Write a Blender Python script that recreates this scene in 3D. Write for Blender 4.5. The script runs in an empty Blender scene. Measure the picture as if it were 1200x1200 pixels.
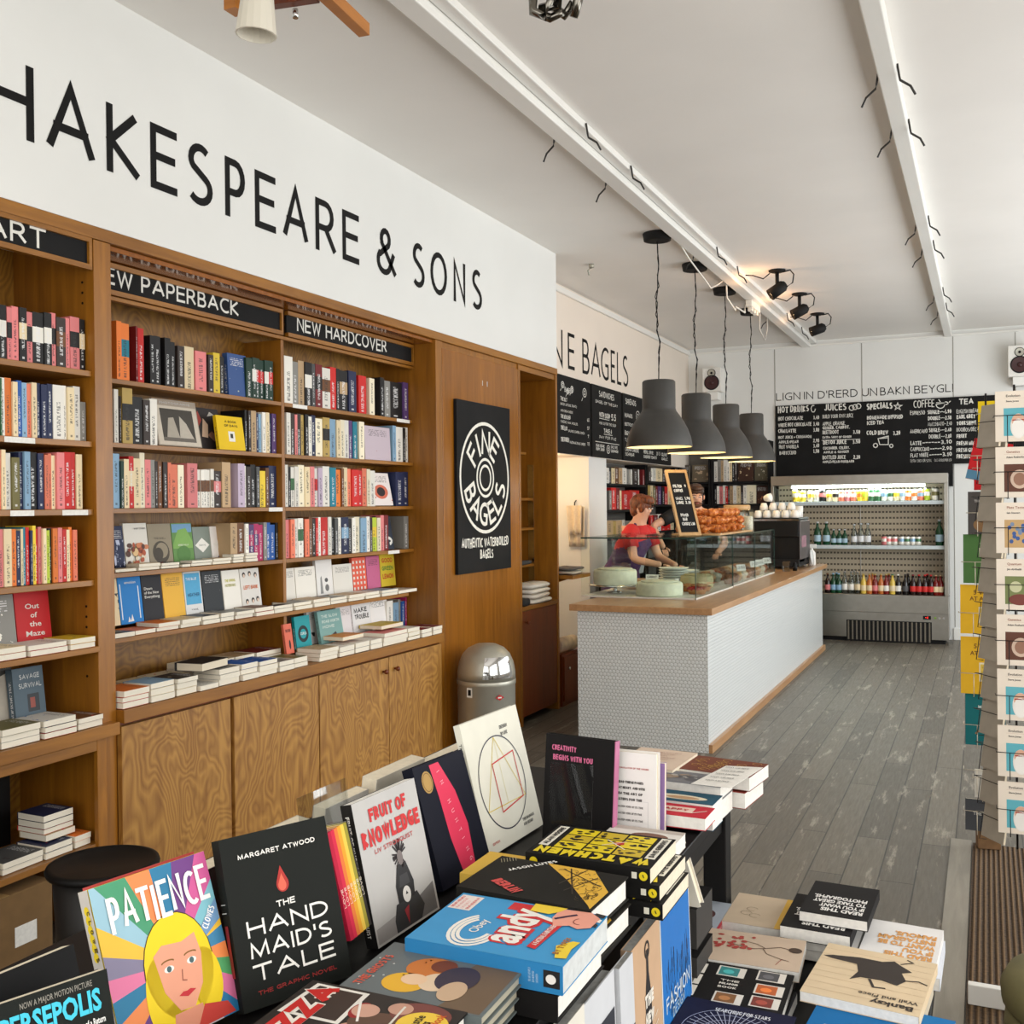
import bpy, bmesh, math, random
from mathutils import Vector, Matrix
random.seed(11)
SC = bpy.context.scene
COL = SC.collection
PI = math.pi

# ------------------------------------------------------------------ camera
CAM = Vector((0.0, 0.0, 1.62))
YAW, PIT, ROL, FPX = 0.43232, -0.005658, -0.010346, 1205.0
_f = Vector((-math.sin(YAW) * math.cos(PIT), math.cos(YAW) * math.cos(PIT), math.sin(PIT)))
_r0 = Vector((math.cos(YAW), math.sin(YAW), 0)); _u0 = _r0.cross(_f)
_r = _r0 * math.cos(ROL) + _u0 * math.sin(ROL)
_u = -_r0 * math.sin(ROL) + _u0 * math.cos(ROL)
cam = bpy.data.cameras.new('camera'); camo = bpy.data.objects.new('camera', cam); COL.objects.link(camo)
cam.sensor_width = 36; cam.lens = 36 * FPX / 1200; cam.clip_start = .02
camo.matrix_world = Matrix(((_r.x, _u.x, -_f.x, CAM.x), (_r.y, _u.y, -_f.y, CAM.y), (_r.z, _u.z, -_f.z, CAM.z), (0, 0, 0, 1)))
SC.camera = camo

def at(x, y, **k):            # where the sight line through a photo point meets a world plane
    d = _r * ((x - 600) / FPX) - _u * ((y - 600) / FPX) + _f
    for a, v in k.items():
        i = 'XYZ'.index(a); t = (v - CAM[i]) / d[i]
        return CAM + d * t
def px(p):
    q = Vector(p) - CAM; z = q.dot(_f)
    return 600 + FPX * q.dot(_r) / z, 600 - FPX * q.dot(_u) / z
def ypx(x, X, z=1.62):        # Y on the plane X at photo column x, height z
    y = 600
    for _ in range(4):
        p = at(x, y, X=X); y = px((X, p.y, z))[1]
    return p.y

# ------------------------------------------------------------------ world, lights, exposure
w = bpy.data.worlds.new('world'); SC.world = w; w.use_nodes = True
w.node_tree.nodes['Background'].inputs[0].default_value = (.85, .92, 1, 1)
w.node_tree.nodes['Background'].inputs[1].default_value = .6
SC.view_settings.view_transform = 'Standard'; SC.view_settings.look = 'None'
SC.view_settings.gamma = 1; SC.view_settings.use_curve_mapping = False
SC.view_settings.exposure = 0.07
def lamp(name, kind, loc, power, color=(1, 1, 1), rot=None, size=None, sy=None, r=None, spread=None):
    l = bpy.data.lights.new(name, kind); l.energy = power; l.color = color
    o = bpy.data.objects.new(name, l); COL.objects.link(o); o.location = loc
    if rot: o.rotation_euler = rot
    if kind == 'AREA':
        l.shape = 'RECTANGLE'; l.size = size; l.size_y = sy
        if spread: l.spread = spread
    elif r is not None: l.shadow_soft_size = r
    return o
# daylight through the shop windows: the street side on the right and the front behind the camera
lamp('window_daylight_right', 'AREA', (2.5, 8.3, 1.75), 235, (.93, .97, 1), (0, PI / 2, 0), 2.5, 7.0)
lamp('window_daylight_entrance', 'AREA', (2.5, 1.6, 1.75), 95, (1, .99, .97), (0, PI / 2, 0), 2.5, 4.4)
lamp('window_daylight_front', 'AREA', (-.4, -1.4, 1.9), 80, (1, .985, .965), (PI / 2, 0, 0), 4.6, 2.8)

# ------------------------------------------------------------------ materials
def lin(c):
    return tuple((v / 12.92 if v <= .04045 else ((v + .055) / 1.055) ** 2.4) for v in (x / 255 for x in c))
class NT:
    def __init__(s, name):
        s.m = bpy.data.materials.new(name); s.m.use_nodes = True; s.t = s.m.node_tree
        s.b = s.t.nodes['Principled BSDF']
    def n(s, typ, **k):
        o = s.t.nodes.new(typ)
        for a, v in k.items(): setattr(o, a, v)
        return o
    def l(s, a, b): s.t.links.new(a, b)
    def put(s, sock, v):
        if isinstance(v, bpy.types.NodeSocket): s.l(v, sock)
        elif v is not None: sock.default_value = v
    def math(s, op, a, b=None, c=None):
        o = s.n('ShaderNodeMath', operation=op)
        for i, v in enumerate((a, b, c)): s.put(o.inputs[i], v) if v is not None else None
        return o.outputs[0]
    def vmath(s, op, a, b=None):
        o = s.n('ShaderNodeVectorMath', operation=op)
        s.put(o.inputs[0], a)
        if b is not None: s.put(o.inputs[1], b)
        return o.outputs['Value'] if op in ('LENGTH', 'DOT_PRODUCT') else o.outputs[0]
    def mix(s, f, a, b):
        o = s.n('ShaderNodeMix', data_type='RGBA')
        s.put(o.inputs[0], f)
        for i, v in ((6, a), (7, b)):
            if isinstance(v, bpy.types.NodeSocket): s.l(v, o.inputs[i])
            else: o.inputs[i].default_value = (*v[:3], 1)
        return o.outputs[2]
    def ramp(s, f, stops, interp='LINEAR'):
        o = s.n('ShaderNodeValToRGB'); r = o.color_ramp; r.interpolation = interp
        while len(r.elements) < len(stops): r.elements.new(.5)
        for e, (p, c) in zip(r.elements, stops): e.position = p; e.color = (*c[:3], 1)
        s.l(f, o.inputs[0]); return o.outputs[0]
    def obj(s, scale=(1, 1, 1), loc=(0, 0, 0), rot=(0, 0, 0)):
        c = s.n('ShaderNodeTexCoord'); m = s.n('ShaderNodeMapping')
        m.inputs[1].default_value = loc; m.inputs[2].default_value = rot; m.inputs[3].default_value = scale
        s.l(c.outputs['Object'], m.inputs[0]); return m.outputs[0]
    def noise(s, v, scale, detail=3, rough=.5, dist=0):
        o = s.n('ShaderNodeTexNoise'); s.l(v, o.inputs['Vector'])
        o.inputs['Scale'].default_value = scale; o.inputs['Detail'].default_value = detail
        o.inputs['Roughness'].default_value = rough; o.inputs['Distortion'].default_value = dist
        return o.outputs['Fac']
    def bump(s, h, strength=.3, dist=.01):
        o = s.n('ShaderNodeBump'); o.inputs['Strength'].default_value = strength; o.inputs['Distance'].default_value = dist
        s.l(h, o.inputs['Height']); s.l(o.outputs[0], s.b.inputs['Normal'])
    def base(s, c, rough=.6, metal=0, spec=None):
        s.put(s.b.inputs['Base Color'], c if isinstance(c, bpy.types.NodeSocket) else (*c[:3], 1))
        s.put(s.b.inputs['Roughness'], rough); s.b.inputs['Metallic'].default_value = metal
        if spec is not None: s.b.inputs['Specular IOR Level'].default_value = spec
_mc = {}
def M(rgb, rough=.6, metal=0, var=.06, scale=30, name=None, spec=None):
    k = (tuple(rgb), rough, metal, var, scale)
    if k in _mc: return _mc[k]
    t = NT(name or 'surface_%d_%d_%d' % tuple(rgb)); c = lin(rgb)
    nz = t.noise(t.obj(), scale, 2)
    lo = tuple(v * (1 - var) for v in c); hi = tuple(min(1, v * (1 + var)) for v in c)
    t.base(t.ramp(nz, [(.3, lo), (.7, hi)]), rough, metal, spec)
    _mc[k] = t.m; return t.m
def glow(name, rgb, s):
    t = NT(name); t.base(lin(rgb), .5)
    t.b.inputs['Emission Color'].default_value = (*lin(rgb), 1); t.b.inputs['Emission Strength'].default_value = s
    return t.m
def wood(name, dark, light, grain=(1, 1, .08), scale=26, rough=.35, rings=False, bump=.05):
    t = NT(name); v = t.obj(grain)
    a = t.noise(v, scale, 6, .6, .6); b = t.noise(t.obj((1, 1, .25)), 1.7, 2)
    if rings:
        c = t.noise(t.obj((1, 1, .55)), 2.3, 3, .5, .5)
        r = t.math('FRACT', t.math('MULTIPLY', c, 34))
        r = t.math('ABSOLUTE', t.math('SUBTRACT', r, .5))
        f = t.math('ADD', t.math('MULTIPLY', r, .7), t.math('MULTIPLY', a, .75))
        f = t.math('SUBTRACT', f, .05)
    else:
        f = t.math('ADD', t.math('MULTIPLY', a, .7), t.math('MULTIPLY', b, .35))
    t.base(t.ramp(f, [(.25, lin(dark)), (.75, lin(light))]), rough)
    t.bump(a, bump, .003); return t.m
WOOD = wood('varnished_oak_veneer', (106, 62, 10), (170, 110, 30))
WOODH = wood('varnished_oak_lengthwise', (108, 64, 12), (172, 114, 36), (1, .08, 1))
PANEL = wood('varnished_plywood_panel', (112, 64, 10), (166, 104, 28), rough=.25)
DOORW = wood('rotary_cut_plywood', (140, 92, 36), (188, 138, 66), rings=True, rough=.45)
BACKW = wood('plywood_back_board', (110, 70, 14), (152, 106, 32), rings=True, rough=.45)
DARKW = wood('dark_stained_wood', (84, 32, 8), (130, 58, 16), rough=.3)
COUNTER = wood('beech_worktop', (142, 96, 56), (186, 138, 90), (.08, 1, 1), 30, .35)
COUNTERY = wood('beech_worktop_lengthwise', (150, 104, 64), (196, 152, 106), (1, .08, 1), 30, .3)
PALEW = wood('pale_wood', (170, 128, 80), (208, 168, 116))
BLADE = wood('orange_pine', (150, 88, 30), (196, 126, 52), (.1, .1, 1))
def paint(name, c, rough=.7):
    t = NT(name); v = t.obj()
    a = t.noise(v, 1.3, 4); b = t.noise(v, 60, 2)
    cc = lin(c); t.base(t.ramp(a, [(.3, tuple(x * .95 for x in cc)), (.7, cc)]), rough); t.bump(b, .06, .004); return t.m
WALL = paint('white_wall_paint', (233, 233, 229)); CEIL = paint('matt_ceiling_paint', (240, 236, 230), .85)
TRIM = paint('white_gloss_trim', (240, 238, 232), .35); WARMW = paint('cream_wall_paint', (238, 226, 212))
def floor_mat():
    t = NT('worn_grey_floorboards'); v = t.obj(rot=(0, 0, PI / 2))
    br = t.n('ShaderNodeTexBrick'); t.l(v, br.inputs['Vector'])
    br.offset = .37; br.inputs['Scale'].default_value = 1
    br.inputs['Brick Width'].default_value = 1.55; br.inputs['Row Height'].default_value = .145
    br.inputs['Mortar Size'].default_value = .0035; br.inputs['Mortar Smooth'].default_value = .2
    br.inputs['Color1'].default_value = (*lin((120, 113, 100)), 1); br.inputs['Color2'].default_value = (*lin((94, 88, 78)), 1)
    br.inputs['Mortar'].default_value = (*lin((34, 31, 28)), 1)
    g = t.noise(t.obj((14, .9, 1)), 7, 6, .65); wear = t.noise(t.obj((5, .8, 1)), 2.6, 5, .7)
    c = t.mix(t.math('MULTIPLY', g, .55), br.outputs['Color'], lin((66, 60, 52)))
    c = t.mix(t.ramp(wear, [(.57, (0, 0, 0)), (.66, (.6, .6, .6))]), c, lin((176, 168, 152)))
    t.base(c, t.math('ADD', t.math('MULTIPLY', g, .3), .28))
    h = t.math('SUBTRACT', g, t.math('MULTIPLY', br.outputs['Fac'], 2.0)); t.bump(h, .35, .004); return t.m
FLOOR = floor_mat()
def tile_mat():
    t = NT('white_penny_tiles'); c = t.n('ShaderNodeTexCoord')
    s = t.n('ShaderNodeSeparateXYZ'); t.l(c.outputs['Object'], s.inputs[0])
    u = t.math('MULTIPLY', t.math('ADD', s.outputs[0], s.outputs[1]), 1 / .026)
    q = t.math('MULTIPLY', s.outputs[2], 1 / (.026 * 1.732))
    def cell(o):
        a = t.math('SUBTRACT', t.math('FRACT', t.math('ADD', u, o)), .5)
        b = t.math('MULTIPLY', t.math('SUBTRACT', t.math('FRACT', t.math('ADD', q, o)), .5), 1.732)
        return t.math('SQRT', t.math('ADD', t.math('MULTIPLY', a, a), t.math('MULTIPLY', b, b)))
    d = t.math('MINIMUM', cell(0.0), cell(.5))
    t.base(t.ramp(d, [(.42, lin((226, 229, 228))), (.5, lin((172, 174, 170)))]), t.ramp(d, [(.42, (.16,) * 3), (.5, (.7,) * 3)]))
    t.bump(t.ramp(d, [(.3, (1, 1, 1)), (.5, (0, 0, 0))]), .5, .003); return t.m
TILE = tile_mat()
def chalk():
    t = NT('blackboard_paint'); a = t.noise(t.obj(), 3, 5, .6)
    t.base(t.ramp(a, [(.35, lin((19, 19, 19))), (.75, lin((30, 29, 29)))]), .7, 0, .2); return t.m
BOARD = chalk()
CHALK = M((226, 224, 216), .9, name='chalk_lettering')
INK = M((15, 14, 14), .6, name='black_sign_paint', spec=.2)
STEEL = M((150, 147, 140), .3, 1, .05, 12, 'brushed_steel'); CHROME = M((210, 210, 210), .08, 1, .02, 5, 'chrome')
BLACK = M((14, 13, 13), .5, name='black_lacquer', spec=.25); MATTE = M((24, 23, 23), .65, name='matt_black_metal', spec=.25)
PAGE = M((232, 220, 196), .8, name='book_pages', scale=90); PAGEW = M((236, 233, 226), .8, name='white_book_pages', scale=90)
def glass_mat(name, tint, refl=1.0):
    t = NT(name); tr = t.n('ShaderNodeBsdfTransparent'); tr.inputs[0].default_value = (*tint, 1)
    gl = t.n('ShaderNodeBsdfGlossy'); gl.inputs['Roughness'].default_value = .02
    fr = t.n('ShaderNodeFresnel'); fr.inputs[0].default_value = 1.5
    nz = t.noise(t.obj(), 2, 1)
    mx = t.n('ShaderNodeMixShader'); t.l(t.math('MULTIPLY', fr.outputs[0], t.math('ADD', t.math('MULTIPLY', nz, .1), refl)), mx.inputs[0])
    t.l(tr.outputs[0], mx.inputs[1]); t.l(gl.outputs[0], mx.inputs[2])
    t.l(mx.outputs[0], t.t.nodes['Material Output'].inputs[0]); return t.m
GLASS = glass_mat('display_glass', (.94, .975, .96), .35); ACRYL = glass_mat('clear_acrylic', (.9, .92, .92), .22)
EDGE = M((40, 66, 58), .1, name='green_glass_edge')
def book_mat():
    t = NT('printed_book_cover'); oi = t.n('ShaderNodeObjectInfo'); c = t.n('ShaderNodeTexCoord')
    s = t.n('ShaderNodeSeparateXYZ'); t.l(c.outputs['Object'], s.inputs[0]); X, Y, Z = s.outputs
    def attr(n): 
        a = t.n('ShaderNodeAttribute', attribute_type='OBJECT', attribute_name=n); return a
    rnd = oi.outputs['Random']; alt = attr('alt').outputs['Color']; ink = attr('ink').outputs['Fac']
    band = attr('band').outputs['Fac']; art = attr('art').outputs['Fac']
    def vec(a, b, cc):
        o = t.n('ShaderNodeCombineXYZ')
        for i, v in enumerate((a, b, cc)): t.put(o.inputs[i], v)
        return o.outputs[0]
    def inr(v, a, b): return t.math('MULTIPLY', t.math('GREATER_THAN', v, a), t.math('LESS_THAN', v, b))
    spine = t.math('LESS_THAN', X, .012)
    # lettering running down the spine
    n1 = t.noise(vec(t.math('MULTIPLY', Y, 3.2), t.math('MULTIPLY', Z, 58), t.math('MULTIPLY', rnd, 61)), 1, 1)
    r2 = t.math('FRACT', t.math('MULTIPLY', rnd, 7.13))
    txt = t.math('MULTIPLY', t.math('GREATER_THAN', n1, .5), inr(Y, .32, .68))
    txt = t.math('MULTIPLY', txt, t.math('MULTIPLY', t.math('GREATER_THAN', Z, t.math('MULTIPLY', r2, .35)), t.math('LESS_THAN', Z, t.math('ADD', .62, t.math('MULTIPLY', r2, .3)))))
    txt = t.math('MULTIPLY', txt, spine)
    bm_ = t.math('MULTIPLY', t.math('MULTIPLY', band, spine), inr(Z, .42, .72))
    logo = t.math('MULTIPLY', spine, t.math('MULTIPLY', inr(Z, .06, .1), inr(Y, .35, .65)))
    # the front cover: shapes of a second colour and lines of small print
    fr = t.math('LESS_THAN', Y, .012)
    n2 = t.noise(vec(t.math('MULTIPLY', X, 3), t.math('MULTIPLY', Z, 4), t.math('MULTIPLY', rnd, 37)), 1.2, 3, .6)
    am = t.math('MULTIPLY', t.math('MULTIPLY', fr, t.math('GREATER_THAN', t.math('ADD', n2, t.math('MULTIPLY', art, .5)), .78)), inr(Z, .08, .68))
    n3 = t.noise(vec(t.math('MULTIPLY', X, 26), t.math('FLOOR', t.math('MULTIPLY', Z, 24)), t.math('MULTIPLY', rnd, 19)), 1, 1)
    ln = t.math('MULTIPLY', t.math('GREATER_THAN', n3, .47), inr(t.math('FRACT', t.math('MULTIPLY', Z, 24)), .2, .7))
    ln = t.math('MULTIPLY', t.math('MULTIPLY', ln, t.math('MULTIPLY', fr, inr(X, .15, .85))), t.math('MULTIPLY', inr(Z, .7, .9), t.math('GREATER_THAN', art, .02)))
    col = t.mix(bm_, oi.outputs['Color'], alt); col = t.mix(am, col, alt)
    inkc = t.n('ShaderNodeCombineColor')
    for i in range(3): t.l(ink, inkc.inputs[i])
    tm = t.math('MAXIMUM', t.math('MAXIMUM', txt, ln), logo)
    col = t.mix(t.math('MULTIPLY', tm, .7), col, inkc.outputs[0])
    t.base(col, .5, 0, .3); return t.m
BOOK = book_mat()

# ------------------------------------------------------------------ mesh building
def frame(o, x, y, z):
    x, y, z = Vector(x), Vector(y), Vector(z)
    return Matrix(((x.x, y.x, z.x, o[0]), (x.y, y.y, z.y, o[1]), (x.z, y.z, z.z, o[2]), (0, 0, 0, 1)))
def WL(X, y, z): return frame((X, y, z), (0, 1, 0), (0, 0, 1), (1, 0, 0))     # on the left wall, seen from the room
def WB(x, Y, z): return frame((x, Y, z), (1, 0, 0), (0, 0, 1), (0, -1, 0))    # on the back wall
def TR(x, y, z, rz=0, rx=0, ry=0): return Matrix.Translation((x, y, z)) @ Matrix.Rotation(rz, 4, 'Z') @ Matrix.Rotation(ry, 4, 'Y') @ Matrix.Rotation(rx, 4, 'X')
class MB:
    def __init__(s, T=None): s.v = []; s.f = []; s.m = []; s.s = []; s.mats = []; s.T = T
    def mi(s, m):
        if m not in s.mats: s.mats.append(m)
        return s.mats.index(m)
    def add(s, vs, fs, m, smooth=False, T=None):
        b = len(s.v); k = s.mi(m)
        for p in vs:
            p = Vector(p)
            if T is not None: p = T @ p
            if s.T is not None: p = s.T @ p
            s.v.append(p)
        for f in fs: s.f.append([b + i for i in f]); s.m.append(k); s.s.append(smooth)
        return s
    def box(s, x0, x1, y0, y1, z0, z1, m, T=None):
        vs = [(x, y, z) for z in (z0, z1) for y in (y0, y1) for x in (x0, x1)]
        return s.add(vs, [(0, 2, 3, 1), (4, 5, 7, 6), (0, 1, 5, 4), (2, 6, 7, 3), (0, 4, 6, 2), (1, 3, 7, 5)], m, False, T)
    def prism(s, pts, z0, z1, m, T=None):
        n = len(pts)
        a = sum(pts[i][0] * pts[(i + 1) % n][1] - pts[(i + 1) % n][0] * pts[i][1] for i in range(n))
        if a < 0: pts = pts[::-1]
        vs = [(x, y, z0) for x, y in pts] + [(x, y, z1) for x, y in pts]
        fs = [tuple(range(n))[::-1], tuple(range(n, 2 * n))] + [(i, (i + 1) % n, n + (i + 1) % n, n + i) for i in range(n)]
        return s.add(vs, fs, m, False, T)
    def flat(s, pts, m, T=None, z=0):
        n = len(pts)
        a = sum(pts[i][0] * pts[(i + 1) % n][1] - pts[(i + 1) % n][0] * pts[i][1] for i in range(n))
        if a < 0: pts = pts[::-1]
        return s.add([(x, y, z) for x, y in pts], [tuple(range(n))], m, False, T)
    def lathe(s, prof, m, c=(0, 0, 0), n=24, T=None, smooth=True, ms=None, cap=True):
        vs = []; L = len(prof)
        for r, z in prof:
            for i in range(n):
                a = 2 * PI * i / n; vs.append((c[0] + r * math.cos(a), c[1] + r * math.sin(a), c[2] + z))
        if ms is None:
            fs = [(j * n + i, j * n + (i + 1) % n, (j + 1) * n + (i + 1) % n, (j + 1) * n + i) for j in range(L - 1) for i in range(n)]
            s.add(vs, fs, m, smooth, T)
            b = len(s.v) - len(vs)
            for j, rev in ((0, True), (L - 1, False)):
                if cap and prof[j][0] > 1e-4:
                    ids = [b + j * n + i for i in range(n)]
                    s.f.append(ids[::-1] if rev else ids); s.m.append(s.mi(m)); s.s.append(False)
        else:
            s.add(vs, [], m, smooth, T); b = len(s.v) - len(vs)
            for j in range(L - 1):
                for i in range(n):
                    s.f.append([b + j * n + i, b + j * n + (i + 1) % n, b + (j + 1) * n + (i + 1) % n, b + (j + 1) * n + i]); s.m.append(s.mi(ms[j])); s.s.append(smooth)
            for j, rev in ((0, True), (L - 1, False)):
                if cap and prof[j][0] > 1e-4:
                    ids = [b + j * n + i for i in range(n)]
                    s.f.append(ids[::-1] if rev else ids); s.m.append(s.mi(ms[min(j, L - 2)])); s.s.append(False)
        return s
    def cyl(s, p0, p1, r0, m, r1=None, n=14, T=None):
        p0, p1 = Vector(p0), Vector(p1); d = p1 - p0; q = d.to_track_quat('Z', 'Y').to_matrix().to_4x4()
        X = Matrix.Translation(p0) @ q
        return s.lathe([(r0, 0), (r0 if r1 is None else r1, d.length)], m, n=n, T=X if T is None else T @ X)
    def tube(s, pts, r, m, n=6, T=None):
        pts = [Vector(p) for p in pts]; vs = []; L = len(pts)
        for i, p in enumerate(pts):
            d = (pts[min(i + 1, L - 1)] - pts[max(i - 1, 0)]).normalized()
            a = d.cross(Vector((.31, .17, .94)) if abs(d.z) < .85 else Vector((1, .1, 0))).normalized(); b = d.cross(a)
            rr = r[i] if isinstance(r, (list, tuple)) else r
            for k in range(n):
                t = 2 * PI * k / n; vs.append(p + (a * math.cos(t) + b * math.sin(t)) * rr)
        fs = [(j * n + i, j * n + (i + 1) % n, (j + 1) * n + (i + 1) % n, (j + 1) * n + i) for j in range(L - 1) for i in range(n)]
        fs += [tuple(range(n))[::-1], tuple((L - 1) * n + i for i in range(n))]
        return s.add(vs, fs, m, True, T)
    def ball(s, c, r, m, n=14, k=8, T=None):
        r = (r, r, r) if not isinstance(r, (tuple, list)) else r
        vs = []; fs = []
        for j in range(k + 1):
            th = PI * j / k
            for i in range(n):
                a = 2 * PI * i / n; vs.append((c[0] + r[0] * math.sin(th) * math.cos(a), c[1] + r[1] * math.sin(th) * math.sin(a), c[2] - r[2] * math.cos(th)))
        for j in range(k):
            for i in range(n): fs.append((j * n + i, j * n + (i + 1) % n, (j + 1) * n + (i + 1) % n, (j + 1) * n + i))
        return s.add(vs, fs, m, True, T)
    def mesh(s, name):
        me = bpy.data.meshes.new(name); me.from_pydata(s.v, [], s.f)
        for m in s.mats: me.materials.append(m)
        me.polygons.foreach_set('material_index', s.m); me.polygons.foreach_set('use_smooth', s.s)
        me.update(); me.validate(); return me
    def build(s, name, parent=None, label=None, cat=None, group=None, kind=None, bevel=0, T=None, seg=2):
        o = bpy.data.objects.new(name, s.mesh(name)); COL.objects.link(o)
        if parent is not None: o.parent = parent
        if T is not None: o.matrix_local = T
        if bevel:
            b = o.modifiers.new('bevel', 'BEVEL'); b.width = bevel; b.segments = seg; b.limit_method = 'ANGLE'; b.angle_limit = .7
        return tag(o, label, cat, group, kind)
def tag(o, label=None, cat=None, group=None, kind=None):
    for k, v in (('label', label), ('category', cat), ('group', group), ('kind', kind)):
        if v: o[k] = v
    return o
def thing(name, label, cat, loc=(0, 0, 0), rz=0, group=None):
    o = bpy.data.objects.new(name, None); COL.objects.link(o); o.location = loc; o.rotation_euler = (0, 0, rz); o.empty_display_size = .1
    return tag(o, label, cat, group)
def struct(name, mb, bevel=0): return mb.build(name, kind='structure', bevel=bevel)
def dup(root, T=None, loc=None, rz=None, label=None, group=None):
    r = root.copy(); COL.objects.link(r)
    if T is not None: r.matrix_world = T
    if loc is not None: r.location = loc
    if rz is not None: r.rotation_euler = (0, 0, rz)
    if label: r['label'] = label
    if group: r['group'] = group
    def kids(a, b):
        for ch in list(a.children):
            c = ch.copy(); COL.objects.link(c); c.parent = b; kids(ch, c)
    kids(root, r); return r

# ------------------------------------------------------------------ lettering: strokes on a unit grid
def arc(cx, cy, rx, ry, a0, a1, n=10):
    return [(cx + rx * math.cos(math.radians(a0 + (a1 - a0) * i / n)), cy + ry * math.sin(math.radians(a0 + (a1 - a0) * i / n))) for i in range(n + 1)]
def _bowl(w, y0, y1, x0=0): r = (y1 - y0) / 2; return [(x0, y1), (w - r * .9, y1)] + arc(w - r * .9, (y0 + y1) / 2, r * .9, r, 90, -90, 8) + [(x0, y0)]
_S = arc(.3, .755, .27, .245, 45, 180, 8)[:-1] + arc(.3, .755, .27, .2, 180, 235, 4)[:-1] + arc(.27, .25, .31, .235, 55, 0, 4)[:-1] + arc(.27, .245, .31, .245, 0, -140, 8)
GL = {
 'A': (.82, [[(0, 0), (.41, 1), (.82, 0)], [(.14, .34), (.68, .34)]]), 'B': (.58, [[(0, 0), (0, 1)], _bowl(.5, .52, 1), _bowl(.58, 0, .52)]),
 'C': (.66, [arc(.45, .5, .45, .5, 55, 305, 14)]), 'D': (.72, [[(0, 0), (0, 1)], [(0, 1), (.25, 1)] + arc(.25, .5, .47, .5, 90, -90, 12) + [(0, 0)]]),
 'E': (.55, [[(.55, 1), (0, 1), (0, 0), (.55, 0)], [(0, .52), (.5, .52)]]), 'F': (.52, [[(.52, 1), (0, 1), (0, 0)], [(0, .52), (.47, .52)]]),
 'G': (.72, [arc(.47, .5, .47, .5, 55, 285, 14) + [(.7, .06), (.7, .45), (.45, .45)]]), 'H': (.68, [[(0, 0), (0, 1)], [(.68, 0), (.68, 1)], [(0, .52), (.68, .52)]]),
 'I': (.04, [[(.02, 0), (.02, 1)]]), 'J': (.4, [[(.4, 1), (.4, .2)] + arc(.2, .2, .2, .2, 0, -180, 8)]),
 'K': (.66, [[(0, 0), (0, 1)], [(.6, 1), (.02, .48), (.66, 0)]]), 'L': (.5, [[(0, 1), (0, 0), (.5, 0)]]),
 'M': (.85, [[(0, 0), (.06, 1), (.425, .1), (.79, 1), (.85, 0)]]), 'N': (.68, [[(0, 0), (0, 1), (.68, 0), (.68, 1)]]),
 'O': (.84, [arc(.42, .5, .42, .5, 0, 360, 20)]), 'P': (.54, [[(0, 0), (0, 1)], _bowl(.54, .42, 1)]),
 'Q': (.84, [arc(.42, .5, .42, .5, 0, 360, 20), [(.5, .2), (.86, -.12)]]), 'R': (.64, [[(0, 0), (0, 1)], _bowl(.54, .46, 1), [(.3, .46), (.64, 0)]]),
 'S': (.58, [_S]), 'T': (.64, [[(0, 1), (.64, 1)], [(.32, 1), (.32, 0)]]), 'U': (.66, [[(0, 1), (0, .33)] + arc(.33, .33, .33, .33, 180, 360, 10) + [(.66, 1)]]),
 'V': (.7, [[(0, 1), (.35, 0), (.7, 1)]]), 'W': (1.0, [[(0, 1), (.25, 0), (.5, .9), (.75, 0), (1, 1)]]), 'X': (.64, [[(0, 0), (.64, 1)], [(0, 1), (.64, 0)]]),
 'Y': (.64, [[(0, 1), (.32, .48), (.64, 1)], [(.32, .48), (.32, 0)]]), 'Z': (.6, [[(0, 1), (.6, 1), (0, 0), (.6, 0)]]),
 '&': (.84, [[(.84, 0), (.2, .68)] + arc(.36, .8, .19, .2, 215, -40, 10) + [(.12, .42)] + arc(.31, .26, .3, .26, 140, 320, 10) + [(.76, .5)]]),
 '0': (.52, [arc(.26, .5, .26, .5, 0, 360, 14)]), '1': (.25, [[(0, .8), (.2, 1), (.2, 0)]]), '2': (.5, [arc(.25, .74, .25, .26, 165, -30, 8) + [(0, 0), (.5, 0)]]),
 '3': (.48, [arc(.22, .76, .24, .24, 140, -80, 8) + arc(.22, .27, .26, .27, 80, -140, 8)]), '4': (.55, [[(.42, 0), (.42, 1), (0, .3), (.55, .3)]]),
 '5': (.5, [[(.46, 1), (.06, 1), (.03, .56)] + arc(.22, .32, .27, .32, 110, -140, 10)]), '6': (.5, [[(.4, 1), (.06, .45)] + arc(.25, .27, .25, .27, 140, 500, 12)]),
 '7': (.5, [[(0, 1), (.5, 1), (.15, 0)]]), '8': (.5, [arc(.25, .75, .21, .24, 270, 630, 12), arc(.25, .26, .25, .26, 90, 450, 12)]), '9': (.5, [arc(.25, .72, .25, .28, -20, 340, 12) + [(.45, .4), (.15, 0)]]),
 '.': (.06, [[(.03, 0), (.03, .08)]]), "'": (.06, [[(.03, 1), (.03, .74)]]), '!': (.06, [[(.03, 1), (.03, .28)], [(.03, 0), (.03, .1)]]),
 '-': (.36, [[(0, .45), (.36, .45)]]), '+': (.4, [[(0, .45), (.4, .45)], [(.2, .25), (.2, .65)]]), '/': (.4, [[(0, 0), (.4, 1)]]), ',': (.06, [[(.05, .08), (0, -.12)]]), ' ': (.34, []),
}
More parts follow.
